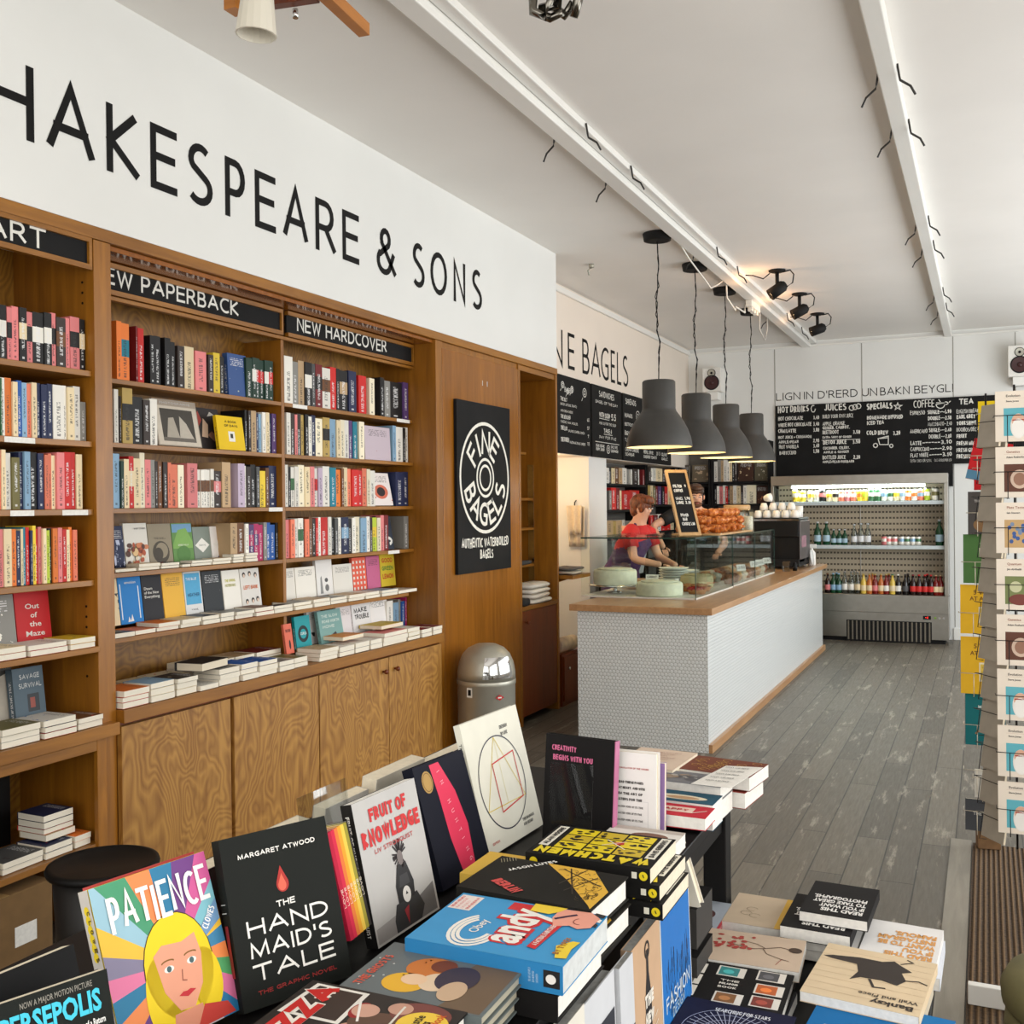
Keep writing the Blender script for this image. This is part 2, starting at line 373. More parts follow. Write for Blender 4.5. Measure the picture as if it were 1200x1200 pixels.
def stroke(mb, pts, r, m, T, z=.0008, d=0):
    pts = [Vector((p[0], p[1])) for p in pts]; pts = [p for i, p in enumerate(pts) if i == 0 or (p - pts[i - 1]).length > 1e-5]; n = len(pts); closed = (pts[0] - pts[-1]).length < 1e-5
    if not closed and n > 1:                       # square ends on level and upright strokes
        for i, j in ((0, 1), (-1, -2)):
            v = pts[i] - pts[j]
            if min(abs(v.x), abs(v.y)) < 1e-5: pts[i] = pts[i] + v.normalized() * r
    L = []; R = []
    for i, p in enumerate(pts):
        a = pts[i] - pts[i - 1] if i > 0 else (pts[-1] - pts[-2] if closed else None)
        b = pts[i + 1] - pts[i] if i < n - 1 else (pts[1] - pts[0] if closed else None)
        a = b if a is None else a; b = a if b is None else b
        a = a.normalized(); b = b.normalized()
        na = Vector((-a.y, a.x)); nb = Vector((-b.y, b.x)); k = na + nb
        k = k.normalized() if k.length > .2 else na
        s = r / max(.45, k.dot(na))
        L.append(p + k * s); R.append(p - k * s)
    top = [(p.x, p.y, z + d) for p in R] + [(p.x, p.y, z + d) for p in L]
    fs = [(i, i + 1, n + i + 1, n + i) for i in range(n - 1)]
    mb.add(top, fs, m, False, T)
    if d:
        b = len(mb.v) - len(top)
        low = [(p.x, p.y, z - .0006) for p in R] + [(p.x, p.y, z - .0006) for p in L]
        mb.add(low, [], m, False, T); q = b + 2 * n; k = mb.mi(m)
        for i in range(n - 1):
            for f in ([q + i, q + i + 1, b + i + 1, b + i], [b + n + i, b + n + i + 1, q + n + i + 1, q + n + i]): mb.f.append(f); mb.m.append(k); mb.s.append(False)
def letters(mb, text, T, h, m, w=None, r=.06, d=0, gap=.13, sx=1.0, jit=0, align='l', z=.0008):
    n = sum(c != ' ' for c in text); raw = sum(GL.get(c, GL['-'])[0] for c in text) + gap * (len(text) - 1)
    k = sx
    if w is not None:
        for _ in range(6):
            k = (w / h - n * 2 * r) / raw
            if k > .42 or raw < .06: break
            r *= .8
        k = max(k, .12)
    tot = (raw * k + n * 2 * r) * h
    x = 0 if align == 'l' else (-tot / 2 if align == 'c' else -tot); q = 0
    for c in text:
        g = GL.get(c, GL['-']); dy = random.uniform(-jit, jit) * h; ds = 1 + random.uniform(-jit, jit)
        if c != ' ': x += r * h
        for pl in g[1]:
            stroke(mb, [(x + p[0] * h * k, dy + h * (r + p[1] * ds * (1 - 2 * r))) for p in pl], r * h, m, T, z + q * 3e-5, d); q += 1
        x += g[0] * h * k + (r * h if c != ' ' else 0) + gap * h * k
    return x
_tc = {}
def btext(mb, text, T, h, m, w=None, bold=0, align='l', z=.0008):    # lower-case print
    k = (text, bold)
    if k not in _tc:
        cu = bpy.data.curves.new('print', 'FONT'); cu.body = text; cu.size = 1; cu.offset = bold; cu.resolution_u = 2
        o = bpy.data.objects.new('print', cu); me = bpy.data.meshes.new_from_object(o)
        _tc[k] = ([v.co.copy() for v in me.vertices], [list(p.vertices) for p in me.polygons])
        bpy.data.objects.remove(o); bpy.data.meshes.remove(me)
    vs, fs = _tc[k]; x1 = max(v.x for v in vs); s = h / .69; kx = s if w is None else w / x1
    x0 = {'l': 0, 'c': -x1 * kx / 2, 'r': -x1 * kx}[align]
    mb.add([(x0 + v.x * kx, v.y * s, z) for v in vs], fs, m, False, T)
def ellipse(cx, cy, rx, ry, n=24, a0=0, a1=360): return arc(cx, cy, rx, ry, a0, a1, n)[:-1] if a1 - a0 >= 360 else arc(cx, cy, rx, ry, a0, a1, n)
ORD = 'first second third fourth fifth sixth seventh eighth ninth tenth eleventh twelfth thirteenth fourteenth fifteenth sixteenth seventeenth eighteenth nineteenth twentieth'.split()
def ordn(i): return ORD[i] if i < 20 else ('twenty-' + ORD[i - 20] if i < 29 else 'thirtieth')

# ================================================================== the room
def slab(name, *b, m=WALL, bevel=0): return struct(name, MB().box(*b, m), bevel)
slab('floor', -4.3, 2.7, -1.6, 13.2, -.12, 0, m=FLOOR)
slab('ceiling', -4.3, 2.7, -1.6, 13.2, 3.625, 3.75, m=CEIL)
slab('wall_back', -4.3, 2.7, 13.1, 13.25, 0, 3.625)
slab('wall_right', 2.6, 2.75, -1.6, 13.1, 0, 3.625)
slab('wall_front', -4.3, 2.7, -1.75, -1.6, 0, 3.625)
UP = slab('wall_left_upper', -3.56, -3.1, -1.6, 7.6, 2.712, 3.625)
slab('wall_left', -3.7, -3.56, -1.6, 7.6, 0, 3.625)
REC = slab('wall_left_recess', -4.3, -3.5, 7.6, 13.1, 2.09, 3.625, m=WARMW)
slab('wall_left_alcove', -4.3, -4.1, 7.6, 9.37, 0, 2.09, m=WARMW)
slab('wall_left_pillar', -4.3, -3.5, 9.37, 9.88, 0, 2.09)
slab('wall_left_niche', -4.3, -3.88, 9.88, 13.1, 0, 2.09)
slab('trim_1', -2.055, -1.955, -1.5, 13.09, 3.545, 3.625, m=TRIM, bevel=.006)
slab('trim_2', -1.95, -1.885, -1.5, 13.09, 3.585, 3.625, m=TRIM, bevel=.006)
slab('trim_3', -.435, -.355, -1.5, 13.09, 3.55, 3.625, m=TRIM, bevel=.006)
slab('trim_4', -3.5, -3.47, 7.6, 13.1, 3.545, 3.6, m=TRIM, bevel=.008)
slab('trim_5', -3.5, 2.6, 13.07, 13.1, 3.555, 3.575, m=TRIM)
slab('baseboard_back', -.36, 2.6, 13.08, 13.1, 0, .14, m=TRIM, bevel=.005)
seam = M((150, 146, 138), .8, name='shadow_gap')
for i, x in enumerate((908, 1010, 1117, 1190)):
    p = at(x, 440, Y=13.1); slab('trim_%d' % (6 + i), p.x - .004, p.x + .004, 13.096, 13.1, .15, 3.55, m=seam)
slab('trim_10', -.165, -.075, -1.5, 5.35, 0, .006, m=wood('worn_floor_nosing', (112, 106, 94), (156, 148, 134), (1, .1, 1)))
slab('baseboard_left', -3.5, -3.48, 9.37, 9.88, 0, .12, m=TRIM)
# the lettering painted on the walls
mb = MB(); BL = 2.943
for c, a, b in [('S', 2.21, 2.39), ('H', 2.452, 2.65), ('A', 2.7, 2.93), ('K', 2.985, 3.165), ('E', 3.217, 3.37), ('S', 3.432, 3.59), ('P', 3.672, 3.81), ('E', 3.88, 4.035), ('A', 4.088, 4.297), ('R', 4.358, 4.545),
                ('E', 4.6, 4.76), ('&', 4.935, 5.155), ('S', 5.335, 5.48), ('O', 5.553, 5.768), ('N', 5.855, 6.022), ('S', 6.117, 6.265)]:
    letters(mb, c, WL(-3.0995, a, BL), .268, INK, w=b - a, r=.062, z=.0012)
mb.build('painted_lettering', UP, 'large black painted capitals')
mb = MB()
for c, a, b in [('F', 7.93, 8.07), ('I', 8.17, 8.2), ('N', 8.4, 8.72), ('E', 8.85, 9.02), ('B', 9.225, 9.42), ('A', 9.46, 9.735), ('G', 9.75, 9.98), ('E', 10.045, 10.175), ('L', 10.24, 10.375), ('S', 10.43, 10.61)]:
    letters(mb, c, WL(-3.4995, a, 2.885), .335, INK, w=b - a, r=.048, z=.0012)
mb.build('painted_lettering', REC, 'tall thin black painted capitals')
mb = MB()
for t, a, b in (('LIGN', -2.375, -2.094), ('IN', -1.9, -1.775), ("D'RERD", -1.57, -1.24), ('UN', -1.145, -.955), ('BAKN', -.92, -.66), ('BEYGL!', -.6, -.35)):
    pass
for t, x0, x1 in (('LIGN', 909.5, 938), ('IN', 942, 953), ("D'RERD", 958.5, 1005), ('UN', 1010, 1028), ('BAKN', 1031.5, 1066), ('BEYGL!', 1071.5, 1117.5)):
    a = at(x0, 465, Y=13.1).x; b = at(x1, 465, Y=13.1).x
    letters(mb, t, WB(a, 13.0995, 2.905), .095, INK, w=b - a, r=.055, z=.0012)
mb.build('painted_lettering', [o for o in COL.objects if o.name == 'wall_back'][0], 'thin black painted capitals over the blackboard')

# ================================================================== shelving along the left wall
SA = [2.155, 1.885, 1.625, 1.353, 1.1]; SB = [2.165, 1.9, 1.627, 1.36, 1.1]
def part(parent, name, *b, m=WOOD, bevel=.0015, label=None): return MB().box(*b, m).build(name, parent, label, bevel=bevel)
U1 = thing('bookcase', 'varnished oak bookcase under the ART sign, its lower bay an open cubby', 'bookcase', (-3.3, 2.4, 0))
def P1(name, *b, m=WOOD, label=None): 
    o = part(U1, name, b[0] + 3.3, b[1] + 3.3, b[2] - 2.4, b[3] - 2.4, b[4], b[5], m=m, label=label); return o
P1('side_panel', -3.55, -3.1, 2.915, 3.0, 0, 2.66); P1('side_panel', -3.55, -3.1, 1.5, 1.54, 0, 2.66)
P1('back_panel', -3.555, -3.535, 1.54, 2.915, 0, 2.66, m=BACKW)
for z in SA: P1('shelf', -3.535, -3.115 if z > 1.2 else -3.09, 1.541, 2.914, z - .022, z, m=WOODH)
P1('worktop', -3.535, -3.055, 1.541, 2.975, .752, .8, m=WOODH)
P1('shelf', -3.535, -3.09, 1.541, 2.914, .325, .35, m=WOODH, label='low shelf of the open cubby')
P1('face_frame', -3.1, -3.08, 2.885, 2.93, .0, .75, m=WOOD); P1('face_frame', -3.1, -3.08, 1.541, 2.884, .705, .745, m=WOODH)
holes = MB()
for z in (2.5, 2.46, 2.42, 1.25, 1.21, 1.17, .98): holes.cyl((-3.16 + 3.3, 2.9151 - 2.4, z), (-3.16 + 3.3, 2.9135 - 2.4, z), .005, BLACK, n=8)
holes.build('peg_holes', U1)
U2 = thing('bookcase', 'wide oak double bookcase under the NEW PAPERBACK and NEW HARDCOVER signs', 'bookcase', (-3.3, 4.3, 0))
def P2(name, *b, m=WOOD, label=None): return part(U2, name, b[0] + 3.3, b[1] + 3.3, b[2] - 4.3, b[3] - 4.3, b[4], b[5], m=m, label=label)
P2('back_panel', -3.555, -3.505, 3.0, 5.61, .84, 2.66, m=BACKW)
P2('divider', -3.504, -3.27, 4.286, 4.31, .84, 2.484); P2('side_panel', -3.555, -3.1, 5.61, 5.69, 0, 2.66)
for z in SB[:4]:
    P2('shelf', -3.504, -3.27, 3.001, 4.285, z - .02, z, m=WOODH); P2('shelf', -3.504, -3.27, 4.311, 5.609, z - .02, z, m=WOODH)
P2('display_ledge', -3.504, -3.2, 3.001, 5.42, 1.08, 1.1, m=WOODH, label='deep display ledge running across both bays')
P2('soffit', -3.504, -3.12, 3.001, 5.609, 2.64, 2.66, m=wood('glossy_oak', (120, 66, 20), (160, 96, 34), rough=.12))
P2('sign_rail', -3.29, -3.262, 3.001, 5.609, 2.485, 2.502, m=WOODH)
MB().box(-3.16, -3.095, 1.5, 7.6, 2.662, 2.71, WOODH).build('trim_11', kind='structure', bevel=.003)
# base cabinets and the worktop over them
MB().box(-3.5, -3.06, 3.001, 5.609, .787, .838, WOODH).build('worktop', None, 'long oak worktop covered in stacked books over the plywood cabinets', 'worktop', bevel=.002)
knob = MB().lathe([(.006, 0), (.007, .012), (.014, .018), (.013, .03), (.004, .034)], DARKW, n=12, T=TR(0, 0, 0, 0, 0, PI / 2)).mesh('knob')
for lab, y0, y1, y2, kn in (('low plywood cabinet nearest the bookcase post, its two doors slightly apart', 3.001, 3.655, 4.315, None), ('low plywood cabinet with two small round knobs beside the tall panel', 4.316, 4.985, 5.609, 1)):
    c = thing('cabinet', lab, 'cabinet', (-3.3, y0, 0))
    MB().box(-.2, .195, 0, y2 - y0, .06, .786, DARKW).box(-.2, .15, 0, y2 - y0, 0, .06, BLACK).build('body', c)
    for k, (a, b) in enumerate(((y0 + .004, y1 - (.012 if kn is None else .003)), (y1 + (.012 if kn is None else .003), y2 - .004))):
        d = MB().box(.196, .222, a - y0, b - y0, .075, .772, DOORW).build('door', c, bevel=.002)
        if kn:
            o = bpy.data.objects.new('knob', knob); COL.objects.link(o); o.parent = d; o.location = (.222, (b - .06 if k == 0 else a + .06) - y0, .7)
# tall panel and narrow bay
T1 = thing('tall_cabinet', 'tall flush oak cabinet with the round black sign hung on it', 'cabinet', (-3.3, 6.27, 0))
MB().box(-.25, .19, -.579, .58, 0, 2.66, WOOD).build('body', T1); MB().box(.191, .2, -.575, .575, .02, 2.62, PANEL).build('door', T1, bevel=.002)
MB().box(.2003, .2012, -.012, -.006, 2.44, 2.475, CHALK).box(.2003, .2012, .06, .066, 2.44, 2.475, CHALK).build('tape_marks', T1)
NB = thing('narrow_bookcase', 'narrow tall oak bay with folded shirts over a dark cupboard door', 'bookcase', (-3.3, 7.23, 0))
zs = [at(613, y, X=-3.12).z for y in (526, 583, 620, 666, 711)]
MB().box(-.25, .2, -.379, -.345, 0, 2.66, WOOD).build('side_panel', NB, bevel=.002); MB().box(-.25, .2, .34, .37, 0, 2.66, WOOD).build('side_panel', NB, bevel=.002)
MB().box(-.25, -.24, -.344, .339, .8, 2.66, BACKW).build('back_panel', NB); MB().box(-.25, .19, -.344, .339, 2.62, 2.66, WOODH).build('top_panel', NB)
for z in zs[:4]: MB().box(-.239, .0, -.344, .339 if z != zs[0] else .2, z - .02, z, WOODH).build('shelf', NB, bevel=.001)
MB().box(-.239, .2, -.344, .339, zs[4] - .03, zs[4], WOODH).build('shelf', NB, bevel=.001)
d = MB().box(.17, .192, -.34, .335, .06, zs[4] - .035, DARKW).build('door', NB, bevel=.002)
o = bpy.data.objects.new('knob', knob); COL.objects.link(o); o.parent = d; o.location = (.192, -.27, zs[4] - .12)
MB().box(-.05, .0, .336, .3395, 1.0, 1.95, CHROME).build('metal_strip', NB)
# signs over the bays
def bay_sign(X, y0, y1, z0, z1, text, ty0, ty1, h, lab, tz):
    t = thing('shelf_sign', lab, 'sign', (X, (y0 + y1) / 2, z0)); c = (y1 - y0) / 2
    MB().box(-.012, 0, -c, c, 0, z1 - z0, BOARD).build('board', t)
    MB().box(-.012, .012, -c, c, z1 - z0, z1 - z0 + .02, WOODH).box(-.012, .012, -c, c, -.02, 0, WOODH).box(-.012, .012, c, c + .014, -.02, z1 - z0 + .02, WOODH).build('frame', t)
    mb = MB(); letters(mb, text, WL(.0005, ty0 - (y0 + y1) / 2, tz), h, CHALK, w=ty1 - ty0, r=.075, jit=.02); mb.build('lettering', t)
bay_sign(-3.112, 1.6, 2.895, 2.56, 2.645, 'ART', 2.455, 2.705, .074, 'black sign chalked ART over the left bookcase', .012)
bay_sign(-3.262, 3.03, 4.27, 2.525, 2.615, 'NEW PAPERBACK', ypx(133, -3.25, 2.57) - .11, ypx(282, -3.25, 2.57), .072, 'black sign chalked NEW PAPERBACK over the middle bay', .022)
bay_sign(-3.262, 4.325, 5.59, 2.525, 2.615, 'NEW HARDCOVER', ypx(350, -3.25, 2.57), ypx(455, -3.25, 2.57), .074, 'black sign chalked NEW HARDCOVER over the right bay', .022)
# round logo board on the tall cabinet
t = thing('hanging_board', 'tall black board with a white ring logo hung on the oak panel', 'sign', (-3.098, 6.24, 1.183))
MB().box(0, .022, -.405, .405, 0, 1.13, BOARD).build('board', t, bevel=.002)
mb = MB(); cy, cz = .02, 1.13 - .56; LOGO = M((238, 234, 222), .7, name='cream_sign_paint')
F = WL(.0225, 0, 0); z0 = .63
for r, s in ((.365, .011), (.125, .009), (.082, .009)):
    stroke(mb, [(.0 + r * math.cos(2 * PI * i / 48), z0 + r * math.sin(2 * PI * i / 48)) for i in range(49)], s, LOGO, F)
for c, a in zip('FINE', (141, 116, 87, 55)):
    g = GL[c][0] * .14; T = F @ Matrix.Translation((.158 * math.cos(math.radians(a)), z0 + .158 * math.sin(math.radians(a)), 0)) @ Matrix.Rotation(math.radians(a - 90), 4, 'Z') @ Matrix.Translation((-g * .56 - .011, 0, 0))
    letters(mb, c, T, .16, LOGO, w=max(g * 1.12 + .022, .026), r=.08)
for c, a in zip('BAGELS', (205, 234, 263, 291, 315, 341)):
    g = GL[c][0] * .13; T = F @ Matrix.Translation((.325 * math.cos(math.radians(a)), z0 + .325 * math.sin(math.radians(a)), 0)) @ Matrix.Rotation(math.radians(a + 90), 4, 'Z') @ Matrix.Translation((-g * .56 - .011, 0, 0))
    letters(mb, c, T, .16, LOGO, w=g * 1.12 + .022, r=.08)
letters(mb, 'AUTHENTIC WATERBOILED', F @ Matrix.Translation((-.355, .165, 0)), .062, LOGO, w=.71, r=.085, jit=.05)
letters(mb, 'BAGELS', F @ Matrix.Translation((-.09, .085, 0)), .062, LOGO, w=.2, r=.085, jit=.05)
mb.build('lettering', t)
# trash bin
t = thing('push_bin', 'domed grey steel push bin standing against the oak panel', 'bin', (-2.88, 5.83, 0))
GREY = M((186, 183, 170), .45, .7, .04, 10, 'grey_lacquered_steel')
MB().lathe([(.178, .0), (.182, .03), (.182, .5), (.186, .505), (.186, .53), (.182, .535)], GREY, n=40).build('body', t)
MB().lathe([(.184, .536), (.183, .58), (.172, .64), (.15, .69), (.115, .727), (.065, .75), (.0001, .757)], GREY, n=40).build('dome', t)
MB().lathe([(.17, 0), (.17, .014)], BLACK, n=30).build('base_ring', t)
A0 = math.radians(-38)
vs = []; fs = []
for j in range(8):
    z = .555 + .13 * j / 7; r = .1895 if z < .57 else .1895 * math.sqrt(max(0, 1 - ((z - .555) / .2) ** 2 * .62))
    for i in range(13):
        a = A0 + math.radians(-33 + 66 * i / 12) * (1 - .12 * j / 7); vs.append((r * math.cos(a), r * math.sin(a), z))
fs = [(j * 13 + i, j * 13 + i + 1, (j + 1) * 13 + i + 1, (j + 1) * 13 + i) for j in range(7) for i in range(12)]
MB().add(vs, fs, CHROME, True).build('flap', t, 'polished push flap')
T = TR(0, 0, 0, A0) @ frame((.187, 0, .44), (0, 1, 0), (0, 0, 1), (1, 0, 0))
RED = M((190, 40, 44), .4, name='red_enamel')
MB().flat([(-.03, 0), (0, -.018), (.03, 0), (0, .018)], RED, T, .001).flat([(-.012, -.004), (.012, -.004), (.012, .004), (-.012, .004)], LOGO, T, .0016).build('badge', t)
T = TR(0, 0, 0, math.radians(-98)) @ frame((.187, 0, .47), (0, 1, 0), (0, 0, 1), (1, 0, 0))
MB().flat([(-.02, -.03), (.02, -.03), (.02, .03), (-.02, .03)], PAGEW, T, .001).flat([(-.011, -.018), (.011, -.018), (.011, .018), (-.011, .018)], MATTE, T, .0016).build('sticker', t)

# ================================================================== books on the shelves
PAL = {'wh': (236, 232, 222, 'white'), 'cr': (232, 212, 172, 'cream'), 'iv': (238, 228, 200, 'ivory'), 'bk': (28, 26, 26, 'black'), 'dk': (58, 48, 44, 'dark brown'), 'gy': (140, 138, 132, 'grey'),
 'dg': (78, 78, 78, 'dark grey'), 'nv': (36, 44, 78, 'navy'), 'bl': (40, 92, 168, 'blue'), 'lb': (136, 172, 200, 'light blue'), 'tl': (28, 122, 142, 'teal'), 'gn': (62, 112, 72, 'green'), 'dn': (30, 58, 46, 'dark green'),
 'lm': (186, 204, 60, 'lime'), 'ye': (232, 200, 56, 'yellow'), 'or': (228, 122, 50, 'orange'), 'rd': (204, 38, 34, 'red'), 'dr': (120, 32, 34, 'dark red'), 'pk': (222, 128, 128, 'pink'), 'sa': (232, 126, 96, 'salmon'),
 'mg': (172, 40, 92, 'magenta'), 'pu': (88, 62, 112, 'purple'), 'li': (202, 184, 206, 'lilac'), 'br': (112, 72, 42, 'brown'), 'tn': (188, 158, 120, 'tan'), 'go': (180, 152, 84, 'gold'), 'ol': (120, 112, 64, 'olive')}
def unit_book(name, hard):
    bm = bmesh.new(); bmesh.ops.create_cube(bm, size=1); bmesh.ops.translate(bm, verts=bm.verts, vec=(.5, .5, .5)); bm.normal_update()
    fs = [f for f in bm.faces if f.normal.z > .9 or f.normal.x > .9 or f.normal.z < -.9]
    bmesh.ops.inset_region(bm, faces=fs, thickness=.07 if hard else .035, depth=-.02 if hard else -.003, use_even_offset=True)
    for f in fs: f.material_index = 1
    me = bpy.data.meshes.new(name); bm.to_mesh(me); bm.free(); me.materials.append(BOOK); me.materials.append(PAGE); return me
UB = {True: unit_book('hardcover_book', True), False: unit_book('paperback_book', False)}
UB[None] = UB[False].copy(); UB[None].materials[1] = M((238, 230, 212), .8, name='cream_page_edges', scale=90)
def book(dims, T, col, label, group=None, hard=False, alt=None, band=0, art=0.0, name=None, cat='book', ink=None, jit=.06, pages=None):
    me = UB[hard] if pages is None else UB[None]
    o = bpy.data.objects.new(name or ('hardcover_book' if hard else 'paperback_book'), me); COL.objects.link(o)
    c = col if isinstance(col, (tuple, list)) else PAL[col]
    k = random.uniform(1 - jit, 1 + jit); c = lin(tuple(min(255, v * k) for v in c[:3])); o.color = (*c, 1)
    a = alt if alt is None or isinstance(alt, (tuple, list)) else PAL[alt]
    o['alt'] = [float(v) for v in (lin(a[:3]) if a else c)]
    o['ink'] = float(ink if ink is not None else (.03 if sum(c) > .75 else .8)); o['band'] = float(band); o['art'] = float(art)
    o.matrix_world = T @ Matrix.Diagonal((*dims, 1))
    return tag(o, label, cat, group)
# a spine row: colour code + width in photo pixels, '-' a gap, '*' a contrasting band, ':' height in cm
BAYS = [(-3.6, -3.0, 1.56, 2.908), (-3.6, -3.0, 3.006, 4.28), (-3.6, -3.0, 4.316, 5.6), (-3.9, -3.6, 9.935, 11.515), (-3.9, -3.6, 11.615, 12.745)]
def clampy(X, a, b, bay=None):
    m = (a + b) / 2 if bay is None else bay
    for xl, xh, lo, hi in BAYS:
        if xl <= X <= xh and lo - .1 < m < hi + .06: return max(a, lo), min(b, hi)
    return a, b
def row(phrase, grp, X, z, x0, toks, hcm=20, depth=.145, hard=False, zmid=None):
    x = x0; zm = (zmid or z + .1); L = []
    for tk in toks.split():
        if tk[0] == '-': x += float(tk[1:]); continue
        code = tk[:2]; rest = tk[2:]; hh = hcm
        if ':' in rest: rest, q = rest.split(':'); hh = float(q)
        band = None
        if '*' in rest: rest, band = rest.split('*'); band = band or 'wh'
        wpx = float(rest); L.append((code, x, x + wpx, hh, band)); x += wpx
    names = [PAL[c[0]][3] for c in L]
    for i, (code, a, b, hh, band) in enumerate(L):
        y0, y1 = clampy(X, ypx(a, X, zm), ypx(b, X, zm), ypx(L[len(L) // 2][1], X, zm)); t = y1 - y0 - .0012
        if t < .004: continue
        h = hh / 100 + (random.uniform(-.008, .008)); dd = random.uniform(-.006, .006)
        sz = 'slim' if t < .024 else ('thick' if t > .042 else '')
        nb = names[i - 1] if i else None; na = names[i + 1] if i < len(L) - 1 else None
        if nb and na: rel = 'between %s and %s' % (nb, na) if nb != na else 'between two %s ones' % nb
        else: rel = 'at the left end' if not nb else 'at the right end'
        lab = ' '.join(x for x in (sz, (PAL[band][3] + '-banded' if band else ''), names[i], 'book', rel + ',', ordn(i), 'on', phrase) if x)
        if len(lab.replace('-', ' ').split()) > 16: lab = ' '.join(x for x in (names[i], 'book', rel + ',', ordn(i), 'on', phrase) if x)
        T = TR(X - random.uniform(.0, .012), y1 - .0006, z + .0012, PI)
        book((depth + dd, t, h), T, code, lab, grp, hard, alt=band, band=1 if band else 0)
R = row
g1 = 'books on the ART shelves'
R('top ART shelf', g1, -3.135, SA[0], -42, 'bk9* pk7 bk10* pk9 bk8* bk9*wh pk6*bk pk8 bk9*cr pk7*bk bk13* bk9* pk6*bk dk11*br pk5 pk11*bk bk7*cr', 19.3)
R('second ART shelf', g1, -3.135, SA[1], -42, 'wh8 or9 nv7 cr8 bk11 gn2:20.5 wh5:20.5 or8 cr6 bl6 lb6 sa5 cr6 nv5 nv7 nv6 wh13:19.5 wh4:21 cr8 wh8 gy8:15.5', 20)
R('third ART shelf', g1, -3.135, SA[2], -42, 'cr9 sa8 wh9 nv7 bk8 sa4 cr5 wh7 ol9:19 nv5:20 lb7:21 bk10 nv7 sa5 sa4 cr5 pk9 rd8:21.5 rd6:21.5 cr7', 20.5)
R('fourth ART shelf', g1, -3.135, SA[3], -42, 'wh9 cr8 rd7 ye6 bk8 or4 pk6 cr9 or6:21 nv5 cr3 tl3 rd4 nv3 ye4:21.5 rd4 pk4 cr4 lm4 bk4 or6 pk5 rd5 cr4 or4 sa5', 20)
g2 = 'books in the NEW PAPERBACK bay'; XB = -3.292
R('top NEW PAPERBACK shelf', g2, XB, SB[0], 138, 'or6:24 or10*tl:24 -7 dr2:24 rd7:24 -7 bk6:21.5 bk7:21.5 -5 bk7:21 bk5:21 -3 dk8:19.5 cr11:19.5 -2 pk13:19 -1 dk6:18.5 ye8:19 bk5:18.5 -25 dn7:20 dn5*wh:20 dn5*rd:20 dn5*rd:20 dn5*wh:20 dn5*rd:20', 20, hard=True)
R('second NEW PAPERBACK shelf', g2, XB, SB[1], 134, 'wh5:23 -3 dk2 go12*bk:23 bk13:21 dk8 wh9:20.5 -103 bk3 dk3 tn6 nv3 lb4 wh4 cr4 nv4 pu5 dr4 lb4 wh3', 19.8)
R('third NEW PAPERBACK shelf', g2, XB, SB[2], 134, 'lb8:23.5 dn4 cr6 rd6*cr:22 cr8 iv6:23.5 pk7 gy5 dk3 br5 dk5 sa4 sa9:20 iv7:20 -3 pk12:21 wh4*br:18 wh4*br:18 wh4*br:18 wh4*br:18 wh4*br:18 dk9*pk:18 tn10:21.5 -8 li8:21 wh3 dk5 bk6 dg4 ye8:19 br4 nv9:21 gy6 dk6 nv4', 20.5)
R('fourth NEW PAPERBACK shelf', g2, XB, SB[3] , 272, 'tn8 br8 wh4 pu6*mg mg6*pu mg5 gy4 bl5 bl6 bk6', 18.5)
g3 = 'books in the NEW HARDCOVER bay'
R('top NEW HARDCOVER shelf', g3, XB, SB[0], 334, 'wh10:25 gy7 tn7 bk8*wh dg4 dr8*bk wh10*br rd7 bk4 bk9*tn -2 nv9 -2 rd9 -4 iv6:22.5 -6 bk5 gy7:21.5 bk15 pu6 li7 tn7', 23, hard=True)
R('second NEW HARDCOVER shelf', g3, XB, SB[1], 336, 'wh5 dk5 pk3 dk5:22.5 go4 bk4 wh4 nv5 iv9 go8*bk lb7 cr5 iv5 wh5 pu5 tl5 -2 iv6 -33 lb4 wh8 bk3 wh6', 21.5, hard=True)
R('third NEW HARDCOVER shelf', g3, XB, SB[2], 335, 'wh4 bk3 wh4*gn wh5 iv7 cr6 pk5 wh5*rd li5 wh8 tl7 or7:21 br3 cr5 sa4 rd8 rd5 sa5 iv4 wh6 -24 nv9 nv6 li3 dr4 rd4', 21.5)
R('fourth NEW HARDCOVER shelf', g3, XB, SB[3], 336, 'pk5 sa5 wh4 wh6*gn dk2 sa5 br4 dk4 rd3 wh3 rd9 wh4 bk3 dg4 wh4 nv8*lb bk4 wh4 iv6 lb7 wh4 dk3 lm6*ye iv4 pk4 dr5 -19 gy8:21 dg6 iv7', 20.5)

# face-out books leaning on the ledges: (columns, top, foot) give the place on the shelf
def face(X, xa, xb, z, h, col, label, alt='wh', art=.3, t=.018, lean=.12, hard=False, ink=None, turn=0.0, group=None, dz=0):
    ya = ypx(xa, X, z + h / 2); yb = ypx(xb, X, z + h / 2)
    ya, yb = clampy(X, ya, yb)
    T = TR(X, ya + .001, z + .0015 + t * math.sin(lean), PI / 2 + turn, -lean)
    return book((yb - ya - .002, t, h), T, col, label, group, hard, alt=alt, art=art, ink=ink)
def cover_text(o, lines, m=None):
    o['art'] = 0.0; mb = MB(); sx, sy, sz = o.scale
    for txt, x, zz, hh, ww in lines:
        T = frame((x, -.004, zz), (1, 0, 0), (0, 0, 1), (0, -1, 0))
        btext(mb, txt, T, hh, m or CHALK, w=ww, bold=.012)
    mb.build('cover_lettering', o)
ga = 'face-out books on the ART shelves'
face(-3.22, -34, 21, SA[4], .215, 'gy', 'pale grey book face out left of the red one, second lowest ART shelf', 'wh', .3, group=ga)
o = face(-3.235, 21.5, 62, SA[4], .222, (196, 26, 30), 'red hardcover titled Out of the Maze facing out on the ART shelf', (120, 16, 20), 0, .03, hard=True, ink=.55, group=ga)
